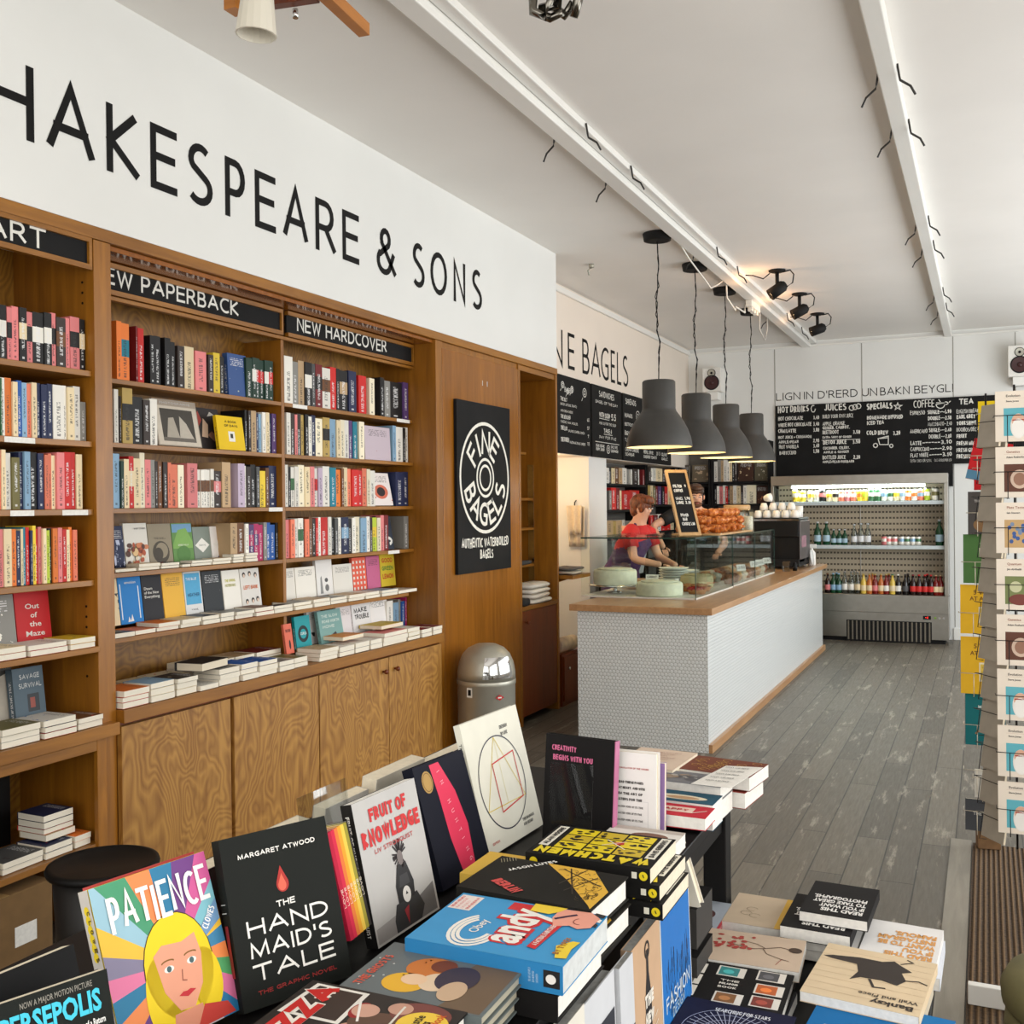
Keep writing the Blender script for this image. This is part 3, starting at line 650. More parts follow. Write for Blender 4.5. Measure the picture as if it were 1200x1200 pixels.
cover_text(o, [('Out', .28, .68, .085, .42), ('of', .42, .53, .085, .2), ('the', .38, .38, .085, .34), ('Maze', .24, .22, .085, .56)])
face(-3.26, -30, 20, .8, .24, (70, 68, 64), 'dark photographic cover with a pale profile, lowest ART shelf', (190, 184, 170), .22, group=ga)
o = face(-3.22, 20, 56, .8, .235, (86, 104, 116), 'grey-blue stone-patterned hardcover facing out on the lowest ART shelf', (54, 60, 66), .3, .034, hard=True, group=ga)
gp = 'face-out books in the NEW PAPERBACK bay'
face(-3.3, 268, 290, SB[0], .205, (62, 92, 150), 'blue hardcover with a pale emblem turned face out, top paperback shelf', (190, 200, 170), .25, .03, .05, True, group=gp)
face(-3.31, 186, 237, SB[1], .215, (158, 146, 132), 'grey framed photo book tilted face out, second paperback shelf', (74, 68, 62), .3, .025, .2, True, group=gp)
face(-3.35, 226, 261, SB[1], .2, (50, 44, 44), 'dark picture book behind the yellow one, second paperback shelf', (150, 100, 84), .2, .02, .16, group=gp)
face(-3.29, 257, 288, SB[1], .165, (228, 190, 20), 'small bright yellow book tilted face out, second paperback shelf', (240, 236, 220), .14, .018, .14, group=gp)
Z4 = SB[3]
for xa, xb, h, c, a, r, lab in ((135, 148, .19, 'nv', (190, 196, 220), .4, 'blue white-blossom patterned book at the left end of the fourth paperback shelf'), (148.5, 176, .2, 'wh', (170, 104, 76), .42, 'white-topped cover over a crowd of warm colours, fourth paperback shelf'),
        (176.5, 204, .195, (150, 138, 116), (84, 74, 60), .25, 'taupe cover with a dark round drawing, fourth paperback shelf'), (204.5, 228.5, .195, (104, 150, 80), (110, 150, 190), .25, 'green landscape cover facing out, fourth paperback shelf'),
        (229, 249, .175, (134, 144, 134), (236, 232, 222), .14, 'grey-green cover with a white diamond, fourth paperback shelf'), (249.5, 271, .175, (234, 230, 226), (66, 46, 110), .3, 'white cover with purple flowers facing out, fourth paperback shelf')):
    face(-3.37, xa, xb, Z4, h, c, lab, a, r, group=gp)
Z5 = SB[4]; XL = -3.33
for xa, xb, h, c, a, r, lab in ((120, 141.5, .2, 'cr', (60, 60, 60), .3, 'cream cover behind the post, paperback display ledge'), (142, 169, .225, (22, 128, 206), (240, 240, 240), .06, 'bright blue cover with white lettering round its edge, paperback ledge'), (169.5, 193, .215, (26, 24, 30), (130, 30, 50), .16, 'black cover titled Dawn of the New Everything, paperback ledge'),
        (193.5, 218, .21, (236, 182, 60), (220, 160, 40), .1, 'plain yellow-orange cover, paperback ledge'), (218.5, 239, .2, (240, 240, 238), (80, 170, 214), .5, 'white cover with a large light blue square, paperback ledge'), (240, 263, .195, (44, 48, 52), (120, 124, 128), .15, 'dark slate cover facing out, paperback ledge'),
        (263.5, 284, .19, (240, 236, 226), (206, 204, 60), .16, 'white cover with yellow writing, paperback ledge'), (284.5, 307, .19, (242, 238, 230), (214, 110, 60), .14, 'white cover with small drawn faces, rightmost on the paperback ledge')):
    o = face(XL, xa, xb, Z5 + .03, min(h, .2), c, lab, a, r, group=gp)
    if 'Dawn' in lab: cover_text(o, [('Dawn', .1, .68, .06, .42), ('of the New', .1, .59, .06, .74), ('Everything', .1, .5, .06, .76)])
    if 'bright blue' in lab: cover_text(o, [('emotion', .28, .86, .055, .5)])
gh = 'face-out books in the NEW HARDCOVER bay'
face(-3.3, 428, 458, SB[1], .2, (206, 190, 200), 'thick pale lilac hardcover turned face out, second hardcover shelf', (180, 120, 130), .04, .045, .04, True, group=gh)
face(-3.3, 437, 461, SB[2], .2, (236, 226, 222), 'white book with a dark hole in a red ring tilted face out', (206, 96, 70), .2, .022, .2, group=gh)
mb = MB(); T = frame((.5, -.01, .42), (1, 0, 0), (0, 0, 1), (0, -1, 0)); hole = M((40, 24, 24), .6); ringm = M((214, 110, 84), .6)
mb.flat(ellipse(0, 0, .34, .22), ringm, T, 0).flat(ellipse(0, 0, .2, .14), hole, T, .004); mb.build('cover_picture', [x for x in COL.objects if x.name.startswith('paperback_book')][-1])
o = face(-3.3, 444, 462, SB[3], .205, (36, 46, 60), 'dark navy book with sweeping white calligraphy on its cover, fourth hardcover shelf', (216, 220, 224), 0, .022, .15, group=gh)
mb = MB(); T = frame((0, -.006, 0), (1, 0, 0), (0, 0, 1), (0, -1, 0))
for pts in (arc(.45, .8, .25, .08, 200, -20), arc(.4, .42, .3, .12, 30, 260) + arc(.6, .25, .3, .1, 160, -60)): stroke(mb, pts, .045, CHALK, T)
mb.build('cover_lettering', o)
for xa, xb, h, c, a, r, lab, t in ((334, 347, .19, 'wh', 'gy', .1, 'white book tucked against the divider, hardcover ledge', .02), (347.5, 371, .19, 'wh', 'li', .1, 'white cover with a short lilac title, hardcover ledge', .018), (372, 391, .22, (240, 238, 234), 'gy', .2, 'taller white cover with a grey figure, hardcover ledge', .018), (391.5, 414, .185, 'wh', 'bk', .12, 'white cover with small black drawings, hardcover ledge', .018),
        (414.5, 430.5, .215, (226, 96, 72), 'wh', .45, 'red and white chequered cover, hardcover ledge', .018), (431, 446.5, .215, (206, 106, 146), (190, 90, 130), .1, 'plain pink cover, hardcover ledge', .02), (447, 464, .22, (206, 180, 50), (60, 140, 70), .3, 'yellow and green cover with red lettering, hardcover ledge', .018)):
    face(-3.37, xa, xb, Z5 + .03, h - .022, c, lab, a, r, t, .08, group=gh)
ZW = .838
for X, xa, xb, h, c, a, r, lab, t, ln in ((-3.2, 336, 356, .15, (230, 112, 86), (50, 30, 30), .12, 'small salmon cover leaning at the left of the hardcover worktop', .014, .15), (-3.25, 348, 366, .17, (24, 156, 164), (20, 40, 44), .22, 'teal cover with black curls beside the salmon one', .016, .12),
        (-3.31, 361, 377.5, .235, (240, 236, 234), (34, 32, 32), .3, 'tall white cover with a dark foot behind the teal one', .018, .06), (-3.24, 377, 404, .225, (122, 164, 160), (176, 110, 70), .1, 'grey-teal cover with slanting words, hardcover worktop', .02, .18), (-3.29, 397, 415, .2, (240, 232, 232), (214, 150, 150), .15, 'white cover with thin pink words, hardcover worktop', .016, .12),
        (-3.28, 415.5, 437, .21, (238, 236, 236), (238, 236, 236), 0, 'white cover with big brushed black words MAKE TROUBLE', .018, .13), (-3.33, 428, 456, .255, (238, 234, 230), (214, 160, 170), .12, 'tall white cover with pink and grey words, hardcover worktop', .018, .1)):
    o = face(X, xa, xb, ZW + .045, min(h, .188 - .01 * (ln > .1)), c, lab, a, r, t, ln, group=gh)
    if 'MAKE' in lab:
        mb = MB(); T = frame((0, -.01, 0), (1, 0, 0), (0, 0, 1), (0, -1, 0))
        letters(mb, 'MAKE', T @ Matrix.Translation((.1, .72, 0)), .16, INK, w=.7, r=.1, jit=.1); letters(mb, 'TROUBLE', T @ Matrix.Translation((.12, .52, 0)), .16, INK, w=.76, r=.09, jit=.1); mb.build('cover_lettering', o)
R('hardcover worktop', g3, -3.32, ZW, 455, 'wh7:21 lb6 gy3 bl4 mg4:22 dr4 rd5:22 wh4', 20)

def pic(key, shapes):      # printed shapes on a face-out cover, in fractions of its width and height
    o = [x for x in COL.objects if x.get('label', '').find(key) >= 0 and x.parent is None][0]
    o['art'] = 0.0 if shapes and shapes[0] == 'plain' else o['art']; mb = MB(); T = frame((0, -.004, 0), (1, 0, 0), (0, 0, 1), (0, -1, 0))
    for k, s in enumerate(shapes):
        if s == 'plain': continue
        kind, rgb = s[0], M(s[1], .5, 0, .03, 14, spec=.3)
        if kind == 'r': pts = [(s[2], s[3]), (s[4], s[3]), (s[4], s[5]), (s[2], s[5])]
        elif kind == 'e': pts = ellipse(s[2], s[3], s[4], s[5], 20)
        elif kind == 'p': pts = s[2]
        if kind == 't': letters(mb, s[2], T @ Matrix.Translation((s[3], s[4], 0)), s[5], rgb, w=s[6], r=.1, z=.03 + k * .01)
        else: mb.flat(pts, rgb, T, .01 + k * .01)
    mb.build('cover_picture', o)
D_ = (72, 68, 62)
pic('grey framed photo', ['plain', ('r', (206, 196, 180), 0.02, 0.02, .98, .86), ('r', D_, .13, .1, .88, .8), ('p', (172, 164, 150), [(.2, .12), (.3, .6), (.42, .62), (.52, .12)]), ('p', (190, 182, 168), [(.5, .12), (.56, .66), (.7, .5), (.86, .12)]), ('r', (110, 104, 96), .13, .1, .88, .18), ('t', (200, 196, 190), 'PHOTOGRAPHS', .15, .9, .045, .7)])
pic('dark picture book behind', ['plain', ('p', (160, 70, 60), [(.1, .6), (.3, .92), (.4, .7), (.25, .5)]), ('p', (206, 176, 150), [(.35, .3), (.45, .75), (.6, .6), (.55, .28)]), ('p', (150, 110, 90), [(.55, .35), (.7, .45), (.9, .3), (.75, .2)]), ('p', (196, 190, 180), [(.6, .8), (.7, .92), (.85, .85)])])
pic('small bright yellow', ['plain', ('r', (236, 234, 226), .4, .25, .64, .55), ('r', (60, 56, 40), .47, .35, .57, .48), ('t', (90, 76, 20), 'A BOOK', .3, .8, .07, .45), ('t', (90, 76, 20), 'OF DAYS', .28, .68, .07, .5)])
pic('white-topped cover', ['plain'] + [('e', random.choice([(206, 130, 90), (130, 60, 44), (226, 190, 140), (90, 60, 50), (180, 90, 60), (230, 214, 190), (120, 110, 70)]), random.uniform(.1, .9), random.uniform(.06, .56), random.uniform(.05, .12), random.uniform(.04, .08)) for _ in range(40)] + [('t', (70, 70, 70), 'SHORT STORIES', .4, .86, .035, .5)])
pic('taupe cover', ['plain', ('e', (78, 70, 58), .5, .34, .36, .26), ('e', (150, 138, 116), .54, .38, .26, .18), ('e', (70, 62, 52), .38, .3, .2, .15), ('t', (100, 92, 78), 'THE SHELL', .25, .64, .04, .5)])
pic('green landscape', ['plain', ('r', (116, 160, 196), 0.02, .78, .98, .98), ('p', (130, 176, 90), [(.02, .5), (.3, .84), (.7, .88), (.98, .56), (.98, .4), (.02, .4)]), ('e', (86, 132, 66), .5, .26, .34, .2), ('t', (226, 232, 210), 'GREEN HILLS', .25, .46, .04, .5)])
pic('with a white diamond', ['plain', ('p', (238, 236, 228), [(.08, .5), (.5, .7), (.92, .5), (.5, .3)]), ('t', (130, 136, 130), 'ESSAYS', .32, .48, .04, .36)])
pic('white cover with purple', ['plain'] + [('e', (64, 44, 108), x, y, .12, .1) for x, y in ((.6, .85), (.75, .72), (.55, .7), (.7, .9), (.5, .14), (.65, .2), (.4, .1))] + [('p', (240, 238, 232), [(.1, .5), (.5, .68), (.9, .5), (.5, .32)]), ('t', (110, 104, 130), 'POEMS', .34, .48, .04, .32)])
pic('bright blue cover', ['plain', ('r', (232, 240, 246), .06, .1, .1, .86), ('r', (232, 240, 246), .84, .1, .88, .8), ('p', (236, 236, 236), [(.3, .04), (.36, .16), (.42, .06), (.5, .2), (.56, .05)])])
pic('large light blue square', ['plain', ('r', (84, 170, 214), .06, .24, .94, .96), ('t', (236, 240, 244), 'THE BLUE', .14, .8, .06, .6), ('t', (40, 90, 130), 'WEATHER', .16, .42, .08, .68), ('t', (120, 120, 120), 'A NOVEL', .3, .1, .04, .4)])
pic('with yellow writing', ['plain', ('t', (196, 190, 40), 'THE SPRING', .14, .7, .07, .6), ('t', (170, 166, 60), 'NOTEBOOKS', .14, .58, .07, .6)])
pic('small drawn faces', ['plain'] + [('e', (48, 44, 44), x, y, .08, .07) for x, y in ((.2, .84), (.5, .86), (.8, .82), (.25, .14), (.55, .16), (.8, .18))] + [('e', (232, 206, 186), x, y - .025, .05, .05) for x, y in ((.2, .84), (.5, .86), (.8, .82), (.25, .14), (.55, .16), (.8, .18))] + [('t', (216, 110, 60), 'LEFT BANK', .12, .46, .1, .74)])
pic('dark photographic cover', ['plain', ('p', (190, 182, 168), [(.62, .1), (.55, .4), (.46, .52), (.56, .6), (.58, .86), (.86, .92), (.98, .7), (.98, .1)])])
pic('grey-blue stone-patterned', ['plain', ('r', (58, 62, 66), .42, .3, .8, .58), ('r', (150, 80, 70), .5, .36, .66, .52), ('t', (196, 200, 200), 'SAVAGE', .2, .82, .08, .66), ('t', (196, 200, 200), 'SURVIVAL', .16, .68, .08, .74), ('t', (60, 64, 70), 'A HISTORY', .3, .12, .06, .5)])
pic('red and white chequered', ['plain'] + [('r', (240, 226, 214), .02 + .24 * a, .02 + .16 * b, .14 + .24 * a, .1 + .16 * b) for a in range(4) for b in range(6)])
pic('yellow and green cover', ['plain', ('t', (196, 50, 40), 'GOOD', .12, .74, .14, .74), ('t', (50, 130, 60), 'GREEN', .1, .5, .13, .78), ('t', (196, 50, 40), 'LEMON', .12, .24, .15, .74)])
pic('taller white cover with', ['plain', ('p', (150, 150, 148), [(.2, .05), (.24, .5), (.32, .55), (.38, .05)]), ('e', (90, 90, 90), .6, .42, .1, .06), ('e', (120, 120, 118), .62, .2, .12, .1)])
pic('grey-teal cover with', ['plain', ('t', (206, 222, 214), 'THE SLOW', .14, .78, .09, .7), ('t', (206, 222, 214), 'ROAD NORTH', .14, .62, .09, .74), ('t', (206, 222, 214), 'HOME', .14, .46, .09, .5), ('p', (180, 110, 66), [(.3, .05), (.5, .25), (.72, .2), (.6, .06)]), ('p', (60, 50, 46), [(.5, .25), (.66, .32), (.72, .2)])])
pic('teal cover with black', ['plain', ('e', (22, 40, 44), .5, .45, .34, .26), ('e', (28, 156, 164), .5, .45, .2, .15), ('t', (230, 236, 232), 'CURLS', .3, .42, .08, .4)])
pic('small salmon cover', ['plain', ('e', (50, 26, 26), .55, .3, .12, .16), ('t', (70, 30, 26), 'ONE URN', .16, .72, .1, .66)])

# stacks lying flat: fore-edges to the room
def stack(phrase, X, xa, xb, z, cols, d=.135, t=.022, grp=None, tx=0, alts=None, spine=False, art=.25):
    zz = z + .0012; n = len(cols)
    for i, c in enumerate(cols):
        ya = ypx(xa, X, z + .03); yb = ypx(xb, X, z + .03)
        ya, yb = clampy(X, ya, yb) if (X < -3.26 or z < 1.0 or X < -3.08 and z > 1.05 and yb < 3) and not (ya < 2.97 and z < .79) else (ya, yb)
        tt = t * random.uniform(.85, 1.15); zz += tt; last = i == n - 1
        j = random.uniform(-.006, .006); a = random.uniform(-.02, .02)
        nm = PAL[c][3] if isinstance(c, str) else alts
        lab = '%s book, %s of the %s' % (nm, 'top' if last else ('bottom' if i == 0 else 'middle'), phrase) if n > 1 else '%s book lying flat alone, %s' % (nm, phrase)
        H = yb - ya - .008
        T = TR(X - d + j, ya + .003, zz, a, -PI / 2) if not spine else TR(X + j, ya + .003 + H, zz, PI + a, -PI / 2)
        book((d, tt - .0015, H), T, c, lab, grp, False, name='stacked_paperback', alt=random.choice(['wh', 'cr', 'gy', 'bl', 'or', 'dk', 'rd']), art=art, pages=1)
    return zz
gs = 'books lying flat on the ART shelves'
for xa, xb, cs, ph in ((-44, -6, ['gy', 'wh'], 'stack left of the cream pile, lower ART shelf'), (-5, 33, ['rd', 'cr'], 'white-edged stack before the grey book, lower ART shelf'), (34, 80, ['rd', 'wh'], 'stack in front of the red hardcover, lower ART shelf'), (81, 112, ['or', 'ye'], 'yellow-topped stack at the right end, lower ART shelf')):
    stack(ph, -3.085, xa, xb, SA[4], cs, .14, .021, gs)
for xa, xb, cs, ph in ((-40, 1, ['bk', 'gy'], 'stack at the photo edge, ART worktop'), (2, 49, ['wh', 'wh', 'ol'], 'olive-topped stack, ART worktop'), (51, 90, ['rd', 'bk', 'wh'], 'black and white striped stack, ART worktop'), (91, 128, ['wh', 'br'], 'brown-topped stack by the post, ART worktop')):
    stack(ph, -3.07, xa, xb, .8, cs, .15, .022, gs)
for xa, xb, cs, ph in ((-45, 1, ['bk', 'wh'], 'stack at the photo edge, low ART cubby'), (2, 52, ['wh', 'dg'], 'dark-covered stack, low ART cubby'), (53, 86, ['wh', 'nv'], 'navy-topped stack, low ART cubby'), (87, 107, ['wh', 'or'], 'right-hand stack, low ART cubby')):
    stack(ph, -3.112, xa, xb, .35, cs, .15, .022, gs)
stack('pile on the right-hand books, low ART cubby', -3.15, 52, 88, .402, ['tn', 'rd', 'bk', 'nv'], .14, .022, gs)
gs = 'books lying flat in the paperback bay'
for xa, xb, cs, ph in ((135, 161, ['cr'], 'front of the fourth paperback shelf, left end'), (162, 188, ['iv', 'cr'], 'stack before the taupe cover, fourth paperback shelf'), (189, 211, ['wh', 'bk'], 'stack before the green cover, fourth paperback shelf'), (212, 223, ['dk'], 'gap before the green cover, fourth paperback shelf'), (224, 249, ['bk', 'wh'], 'stack before the diamond cover, fourth paperback shelf'), (250, 272, ['cr', 'tn'], 'stack before the purple flowers, fourth paperback shelf'), (273, 286, ['tn', 'bk', 'wh'], 'taller stack at the right, fourth paperback shelf'), (287, 302, ['wh', 'bk', 'wh'], 'end stack by the purple spines, fourth paperback shelf')):
    stack(ph, -3.272, xa, xb, Z4, cs, .07, .0135, gs)
for xa, xb, cs, ph in ((128, 158, ['bk'], 'by the post on the paperback ledge'), (159, 184, ['or'], 'before the black cover, paperback ledge'), (185, 211, ['rd', 'or'], 'red-topped stack, paperback ledge'), (212, 236, ['wh', 'cr'], 'stack before the white and blue cover, paperback ledge'), (237, 258, ['wh', 'dg'], 'stack before the slate cover, paperback ledge'), (259, 275, ['wh', 'gy'], 'stack before the yellow writing, paperback ledge'), (276, 298, ['rd', 'gy'], 'red-spined stack, paperback ledge'), (299, 321, ['rd', 'br'], 'stack right of the small faces, paperback ledge'), (322, 344, ['wh', 'dg'], 'stack crossing the divider, display ledge')):
    stack(ph, -3.195, xa, xb, Z5, cs, .058 if 'crossing' in ph else .13, .019, gs)
gs = 'books lying flat in the hardcover bay'
for xa, xb, cs, ph in ((345, 366, ['cr', 'gy'], 'stack by the divider, hardcover ledge'), (367, 387, ['wh', 'tn'], 'stack before the tall white cover, hardcover ledge'), (388, 408, ['wh', 'gy'], 'stack before the black drawings, hardcover ledge'), (409, 428, ['gy', 'tn'], 'stack before the chequered cover, hardcover ledge'), (429, 446, ['cr', 'wh'], 'stack before the pink cover, hardcover ledge'), (447, 466, ['wh', 'lb'], 'stack before the yellow cover, hardcover ledge'), (467, 490, ['wh'], 'the end of the hardcover ledge')):
    stack(ph, -3.195, xa, xb, Z5, cs, .14, .019, gs)
gs = 'books lying flat on the long worktop'
FR = [(137, 176, ['rd', 'rd', 'or'], 'red-spined stack by the post', .15), (177, 206, ['wh', 'cr', 'lb'], 'blue-topped front stack', .15), (207, 232, ['cr', 'cr', 'bk'], 'stack left of the black book', .15), (233, 256, ['wh'], 'low pile under the black book', .15), (257, 282, ['wh', 'wh', 'gy'], 'stack right of the black book', .15), (283, 303, ['wh', 'cr', 'bl'], 'blue-covered stack', .15), (304, 326, ['wh', 'cr', 'bl'], 'second blue-covered stack', .15), (327, 345, ['wh', 'gy'], 'grey-topped stack below the divider', .15),
      (346, 362, ['wh', 'ol'], 'olive-topped stack before the salmon cover', .15), (363, 397, ['cr', 'wh', 'tn'], 'wide white-edged stack before the teal cover', .15), (398, 416, ['dr', 'wh'], 'dark red-topped stack', .15), (417, 434, ['bk', 'wh'], 'stack before the brushed words', .15), (435, 449, ['wh', 'wh'], 'stack under the orange book', .15), (450, 478, ['cr', 'wh', 'pk'], 'stack before the pink words', .15), (479, 493, ['bk', 'ye', 'wh'], 'yellow-edged stack', .15), (494, 506, ['wh', 'dr'], 'dark red-topped end stack', .15), (507, 519, ['wh', 'dr'], 'last stack at the panel', .15)]
for xa, xb, cs, ph, d in FR:
    stack(ph + ', long worktop', -3.07, xa, xb, ZW, cs, d, .024, gs)
for xa, xb, cs, ph in ((160, 190, ['dk', 'cr'], 'rear pile nearest the post'), (191, 224, ['wh', 'iv'], 'rear pile of pale books'), (225, 250, ['dr', 'wh', 'iv'], 'rear pile with an orange spot'), (251, 276, ['wh', 'wh', 'cr'], 'rear pile beside the back panel'), (277, 300, ['or', 'wh', 'tn'], 'rear pile with an orange spine'), (301, 330, ['wh', 'cr', 'dr'], 'rear pile by the divider')):
    stack(ph + ', long worktop', -3.26, xa, xb, ZW, cs, .15, .024, gs)
y0 = ypx(216, -3.16, .93); book((.14, .036, .2), TR(-3.215, y0, .954, .12, -PI / 2), 'bk', 'black book laid across the white stacks, its white title on the spine', None, True)
y0 = ypx(400, -3.13, .9); book((.15, .02, .2), TR(-3.27, y0, .93, 0, -PI / 2), (214, 130, 30), 'orange book laid before the brushed black words', None, False, alt='dk', art=.1)
y0 = ypx(447, -3.13, .93); book((.15, .02, .24), TR(-3.28, y0, .945, 0, -PI / 2), (206, 176, 40), 'mustard yellow book laid before the tall white cover', None, False, alt='ol', art=.1)
# little white shelf-edge labels
lab_m = PAGEW
for X, xa, xb, z in ((-3.1145, 5, 41, SA[1] - .011), (-3.1145, 12, 40, SA[2] - .011), (-3.1145, 73, 103, SA[2] - .011), (-3.2695, 315, 331, SB[2] - .01), (-3.2695, 343, 360, SB[0] - .01), (-3.2695, 465, 480, SB[0] - .01), (-3.2695, 455, 468, SB[3] - .01)):
    a = ypx(xa, X, z); b = ypx(xb, X, z)
    MB().box(X - .0005, X + .001, a, b, z - .011, z + .009, lab_m).build('shelf_label', None, 'white strip label on the edge of a bookcase shelf', 'label', 'white shelf-edge labels')
# things in the narrow bay
def folded(name, label, x, y, z, n, cols, sx=.2, sy=.24, cat='folded shirts', each=.022):
    for i in range(n):
        c = cols[i % len(cols)]; mb = MB(); pts = []
        vs = []; N = 18
        prof = [(.90, 0), (1.0, .25), (1.02, .5), (1.0, .75), (.9, 1.0), (.0001, 1.02)]
        for r, h in [(.0001, 0)] + prof:
            for k in range(N):
                a = 2 * PI * k / N; e = .45
                ca, sa_ = math.cos(a), math.sin(a)
                vs.append((sx / 2 * r * math.copysign(abs(ca) ** e, ca), sy / 2 * r * math.copysign(abs(sa_) ** e, sa_), h * each + .003 * math.sin(3 * a + i)))
        fs = [(j * N + k, j * N + (k + 1) % N, (j + 1) * N + (k + 1) % N, (j + 1) * N + k) for j in range(6) for k in range(N)]
        mb.add(vs, fs, M(c, .9, 0, .12, 8), True)
        mb.build(name, None, label % (('top' if i == n - 1 else ORD[i]) if n > 1 else ''), cat, None, T=TR(x, y, z + .005 + i * (each * 1.02 + .008), random.uniform(-.1, .1)))
W1 = (232, 224, 212); B1 = (40, 38, 38)
folded('folded_shirt', 'cream folded shirt in the pile on the narrow bay counter, %s from below', -3.2, 7.27, zs[4], 4, [W1, (222, 212, 200), W1, (226, 220, 210)], .22, .4, 'shirt', .03)
folded('rolled_shirt', 'black and white rolled shirt beside the cream pile in the narrow bay%s', -3.17, 6.97, zs[4], 1, [B1], .16, .12, 'shirt', .05)
folded('folded_shirt', 'dark folded shirt alone on the narrow bay shelf above the pile%s', -3.32, 7.22, zs[3], 1, [(60, 58, 58)], .17, .4, 'shirt', .03)
o = MB(); o.box(-.09, .09, -.09, .09, 0, .17, PAGEW); o.build('boxed_set', None, 'white boxed set with black windows on the top shelf of the narrow bay', 'box', T=TR(-3.405, 7.12, zs[0] + .001))
bx = [x for x in COL.objects if x.name == 'boxed_set'][0]; mb = MB()
for i in range(4): mb.box(.0895, .091, -.08 + i * .042, -.05 + i * .042, .03, .1, BLACK)
mb.build('window_print', bx)
MB().box(-.05, .05, -.05, .05, 0, .09, M((224, 206, 150), .8)).build('small_box', None, 'small cream box on the middle shelf of the narrow bay', 'box', bevel=.004, T=TR(-3.36, 7.05, zs[2] + .001))
MB().flat([(0, 0), (.03, .01), (.06, -.16), (.035, -.17)], PAGEW, WL(-3.29, 7.02, zs[0])).build('paper_tag', None, 'white paper tag hanging off the top shelf of the narrow bay', 'tag')

# ================================================================== the cafe counter
CT = thing('counter', 'long white-tiled cafe counter standing on the floorboards', 'counter', (-2.1, 9.15, 0))
MB().box(-.455, .45, -2.56, 2.57, .0, .9, TILE).build('tiled_body', CT)
MB().box(.4505, .475, -2.56, 2.6, 0, .055, COUNTERY).box(-.455, .45, 2.5705, 2.6, 0, .055, COUNTERY).build('plinth', CT)
w_ = MB().box(-2.6, -1.61, 6.55, 11.82, .901, .945, COUNTERY).build('worktop', None, 'butcher-block top on the tiled cafe counter', 'worktop', bevel=.003)
ZC = .946
def pane(mb, x0, x1, y0, y1, z0, z1): mb.box(x0, x1, y0, y1, z0, z1, GLASS)
def case(lab, x0, x1, y0, y1, z1, front, splits=()):
    t = thing('glass_case', lab, 'display case', ((x0 + x1) / 2, (y0 + y1) / 2, ZC)); cx, cy = (x0 + x1) / 2, (y0 + y1) / 2; H = z1 - ZC
    ys = [y0] + list(splits) + [y1]
    if front: MB().box(x0 - cx, x1 - cx, y0 - cy, y0 - cy + .006, .012, H - .012, GLASS).build('front_pane', t)
    else: MB().box(x0 - cx, x1 - cx - .01, y0 - cy, y0 - cy + .006, .012, H - .012, GLASS).build('end_pane', t)
    for a, b in zip(ys, ys[1:]): MB().box(x1 - cx - .006, x1 - cx, a - cy + .008, b - cy - .002, .012, H - .012, GLASS).build('side_pane', t)
    MB().box(x0 - cx, x1 - cx, y0 - cy, y1 - cy, H - .011, H, GLASS).build('top_pane', t)
    MB().box(x0 - cx, x1 - cx, y0 - cy - .001, y0 - cy + .004, H - .0105, H + .001, EDGE).box(x1 - cx - .004, x1 - cx + .001, y0 - cy, y1 - cy, H - .0105, H + .001, EDGE).build('top_edge', t)
    for i, a in enumerate(ys): MB().box(x1 - cx - .004, x1 - cx + .001, a - cy - .003, a - cy + .003, 0.0, H - .012, EDGE).build('edge_strip', t)
    MB().box(x0 - cx, x0 - cx + .006, y1 - cy - .5, y1 - cy - .02, .012, H - .012, GLASS).build('rear_pane', t)
    MB().box(x0 - cx, x1 - cx, y0 - cy, y1 - cy, 0, .011, M((214, 210, 200), .4)).build('base_tray', t)
    return t
case('front glass cake case at the near end of the counter', -2.72, -1.86, 7.1, 8.28, 1.385, True)
case('rear glass case of small pastries beyond the cake case', -2.6, -1.87, 8.3, 10.12, 1.37, False, (9.2,))
# chalk menu leaning on the case
pm = at(809, 634, Y=7.3)
t = thing('menu_stand', 'tall chalk price board in a pale wood frame on the glass case', 'sign', (pm.x, 7.3, 1.392)); t.rotation_euler = (-.46, 0, .72); t.scale = (.82, 1, 1.03)
MB().box(-.084, .084, -.004, .008, .024, .5, BOARD).build('board', t)
MB().box(-.106, -.084, -.008, .012, 0, .524, PALEW).box(.084, .106, -.008, .012, 0, .524, PALEW).box(-.084, .084, -.008, .012, .5, .524, PALEW).box(-.084, .084, -.008, .012, 0, .024, PALEW).build('frame', t)
mb = MB(); F = frame((0, -.0045, 0), (1.25, 0, 0), (0, 0, 1.1), (0, -1, 0))
for tx, x, z, w in (('FILTER', -.05, .345, .07), ('9', .04, .345, .012), ('COFFEE', -.05, .312, .07), ('SMALL', -.05, .255, .055), ('1.90', .02, .255, .042), ('LARGE', -.05, .225, .055), ('2.10', .02, .225, .042), ('POWER', -.04, .135, .06), ('BAR', -.03, .105, .035), ('COOKIE 1.80', -.045, .072, .1)):
    letters(mb, tx, F @ Matrix.Translation((x, z, 0)), .022, CHALK, w=w, r=.11, jit=.05)
mb.build('lettering', t)
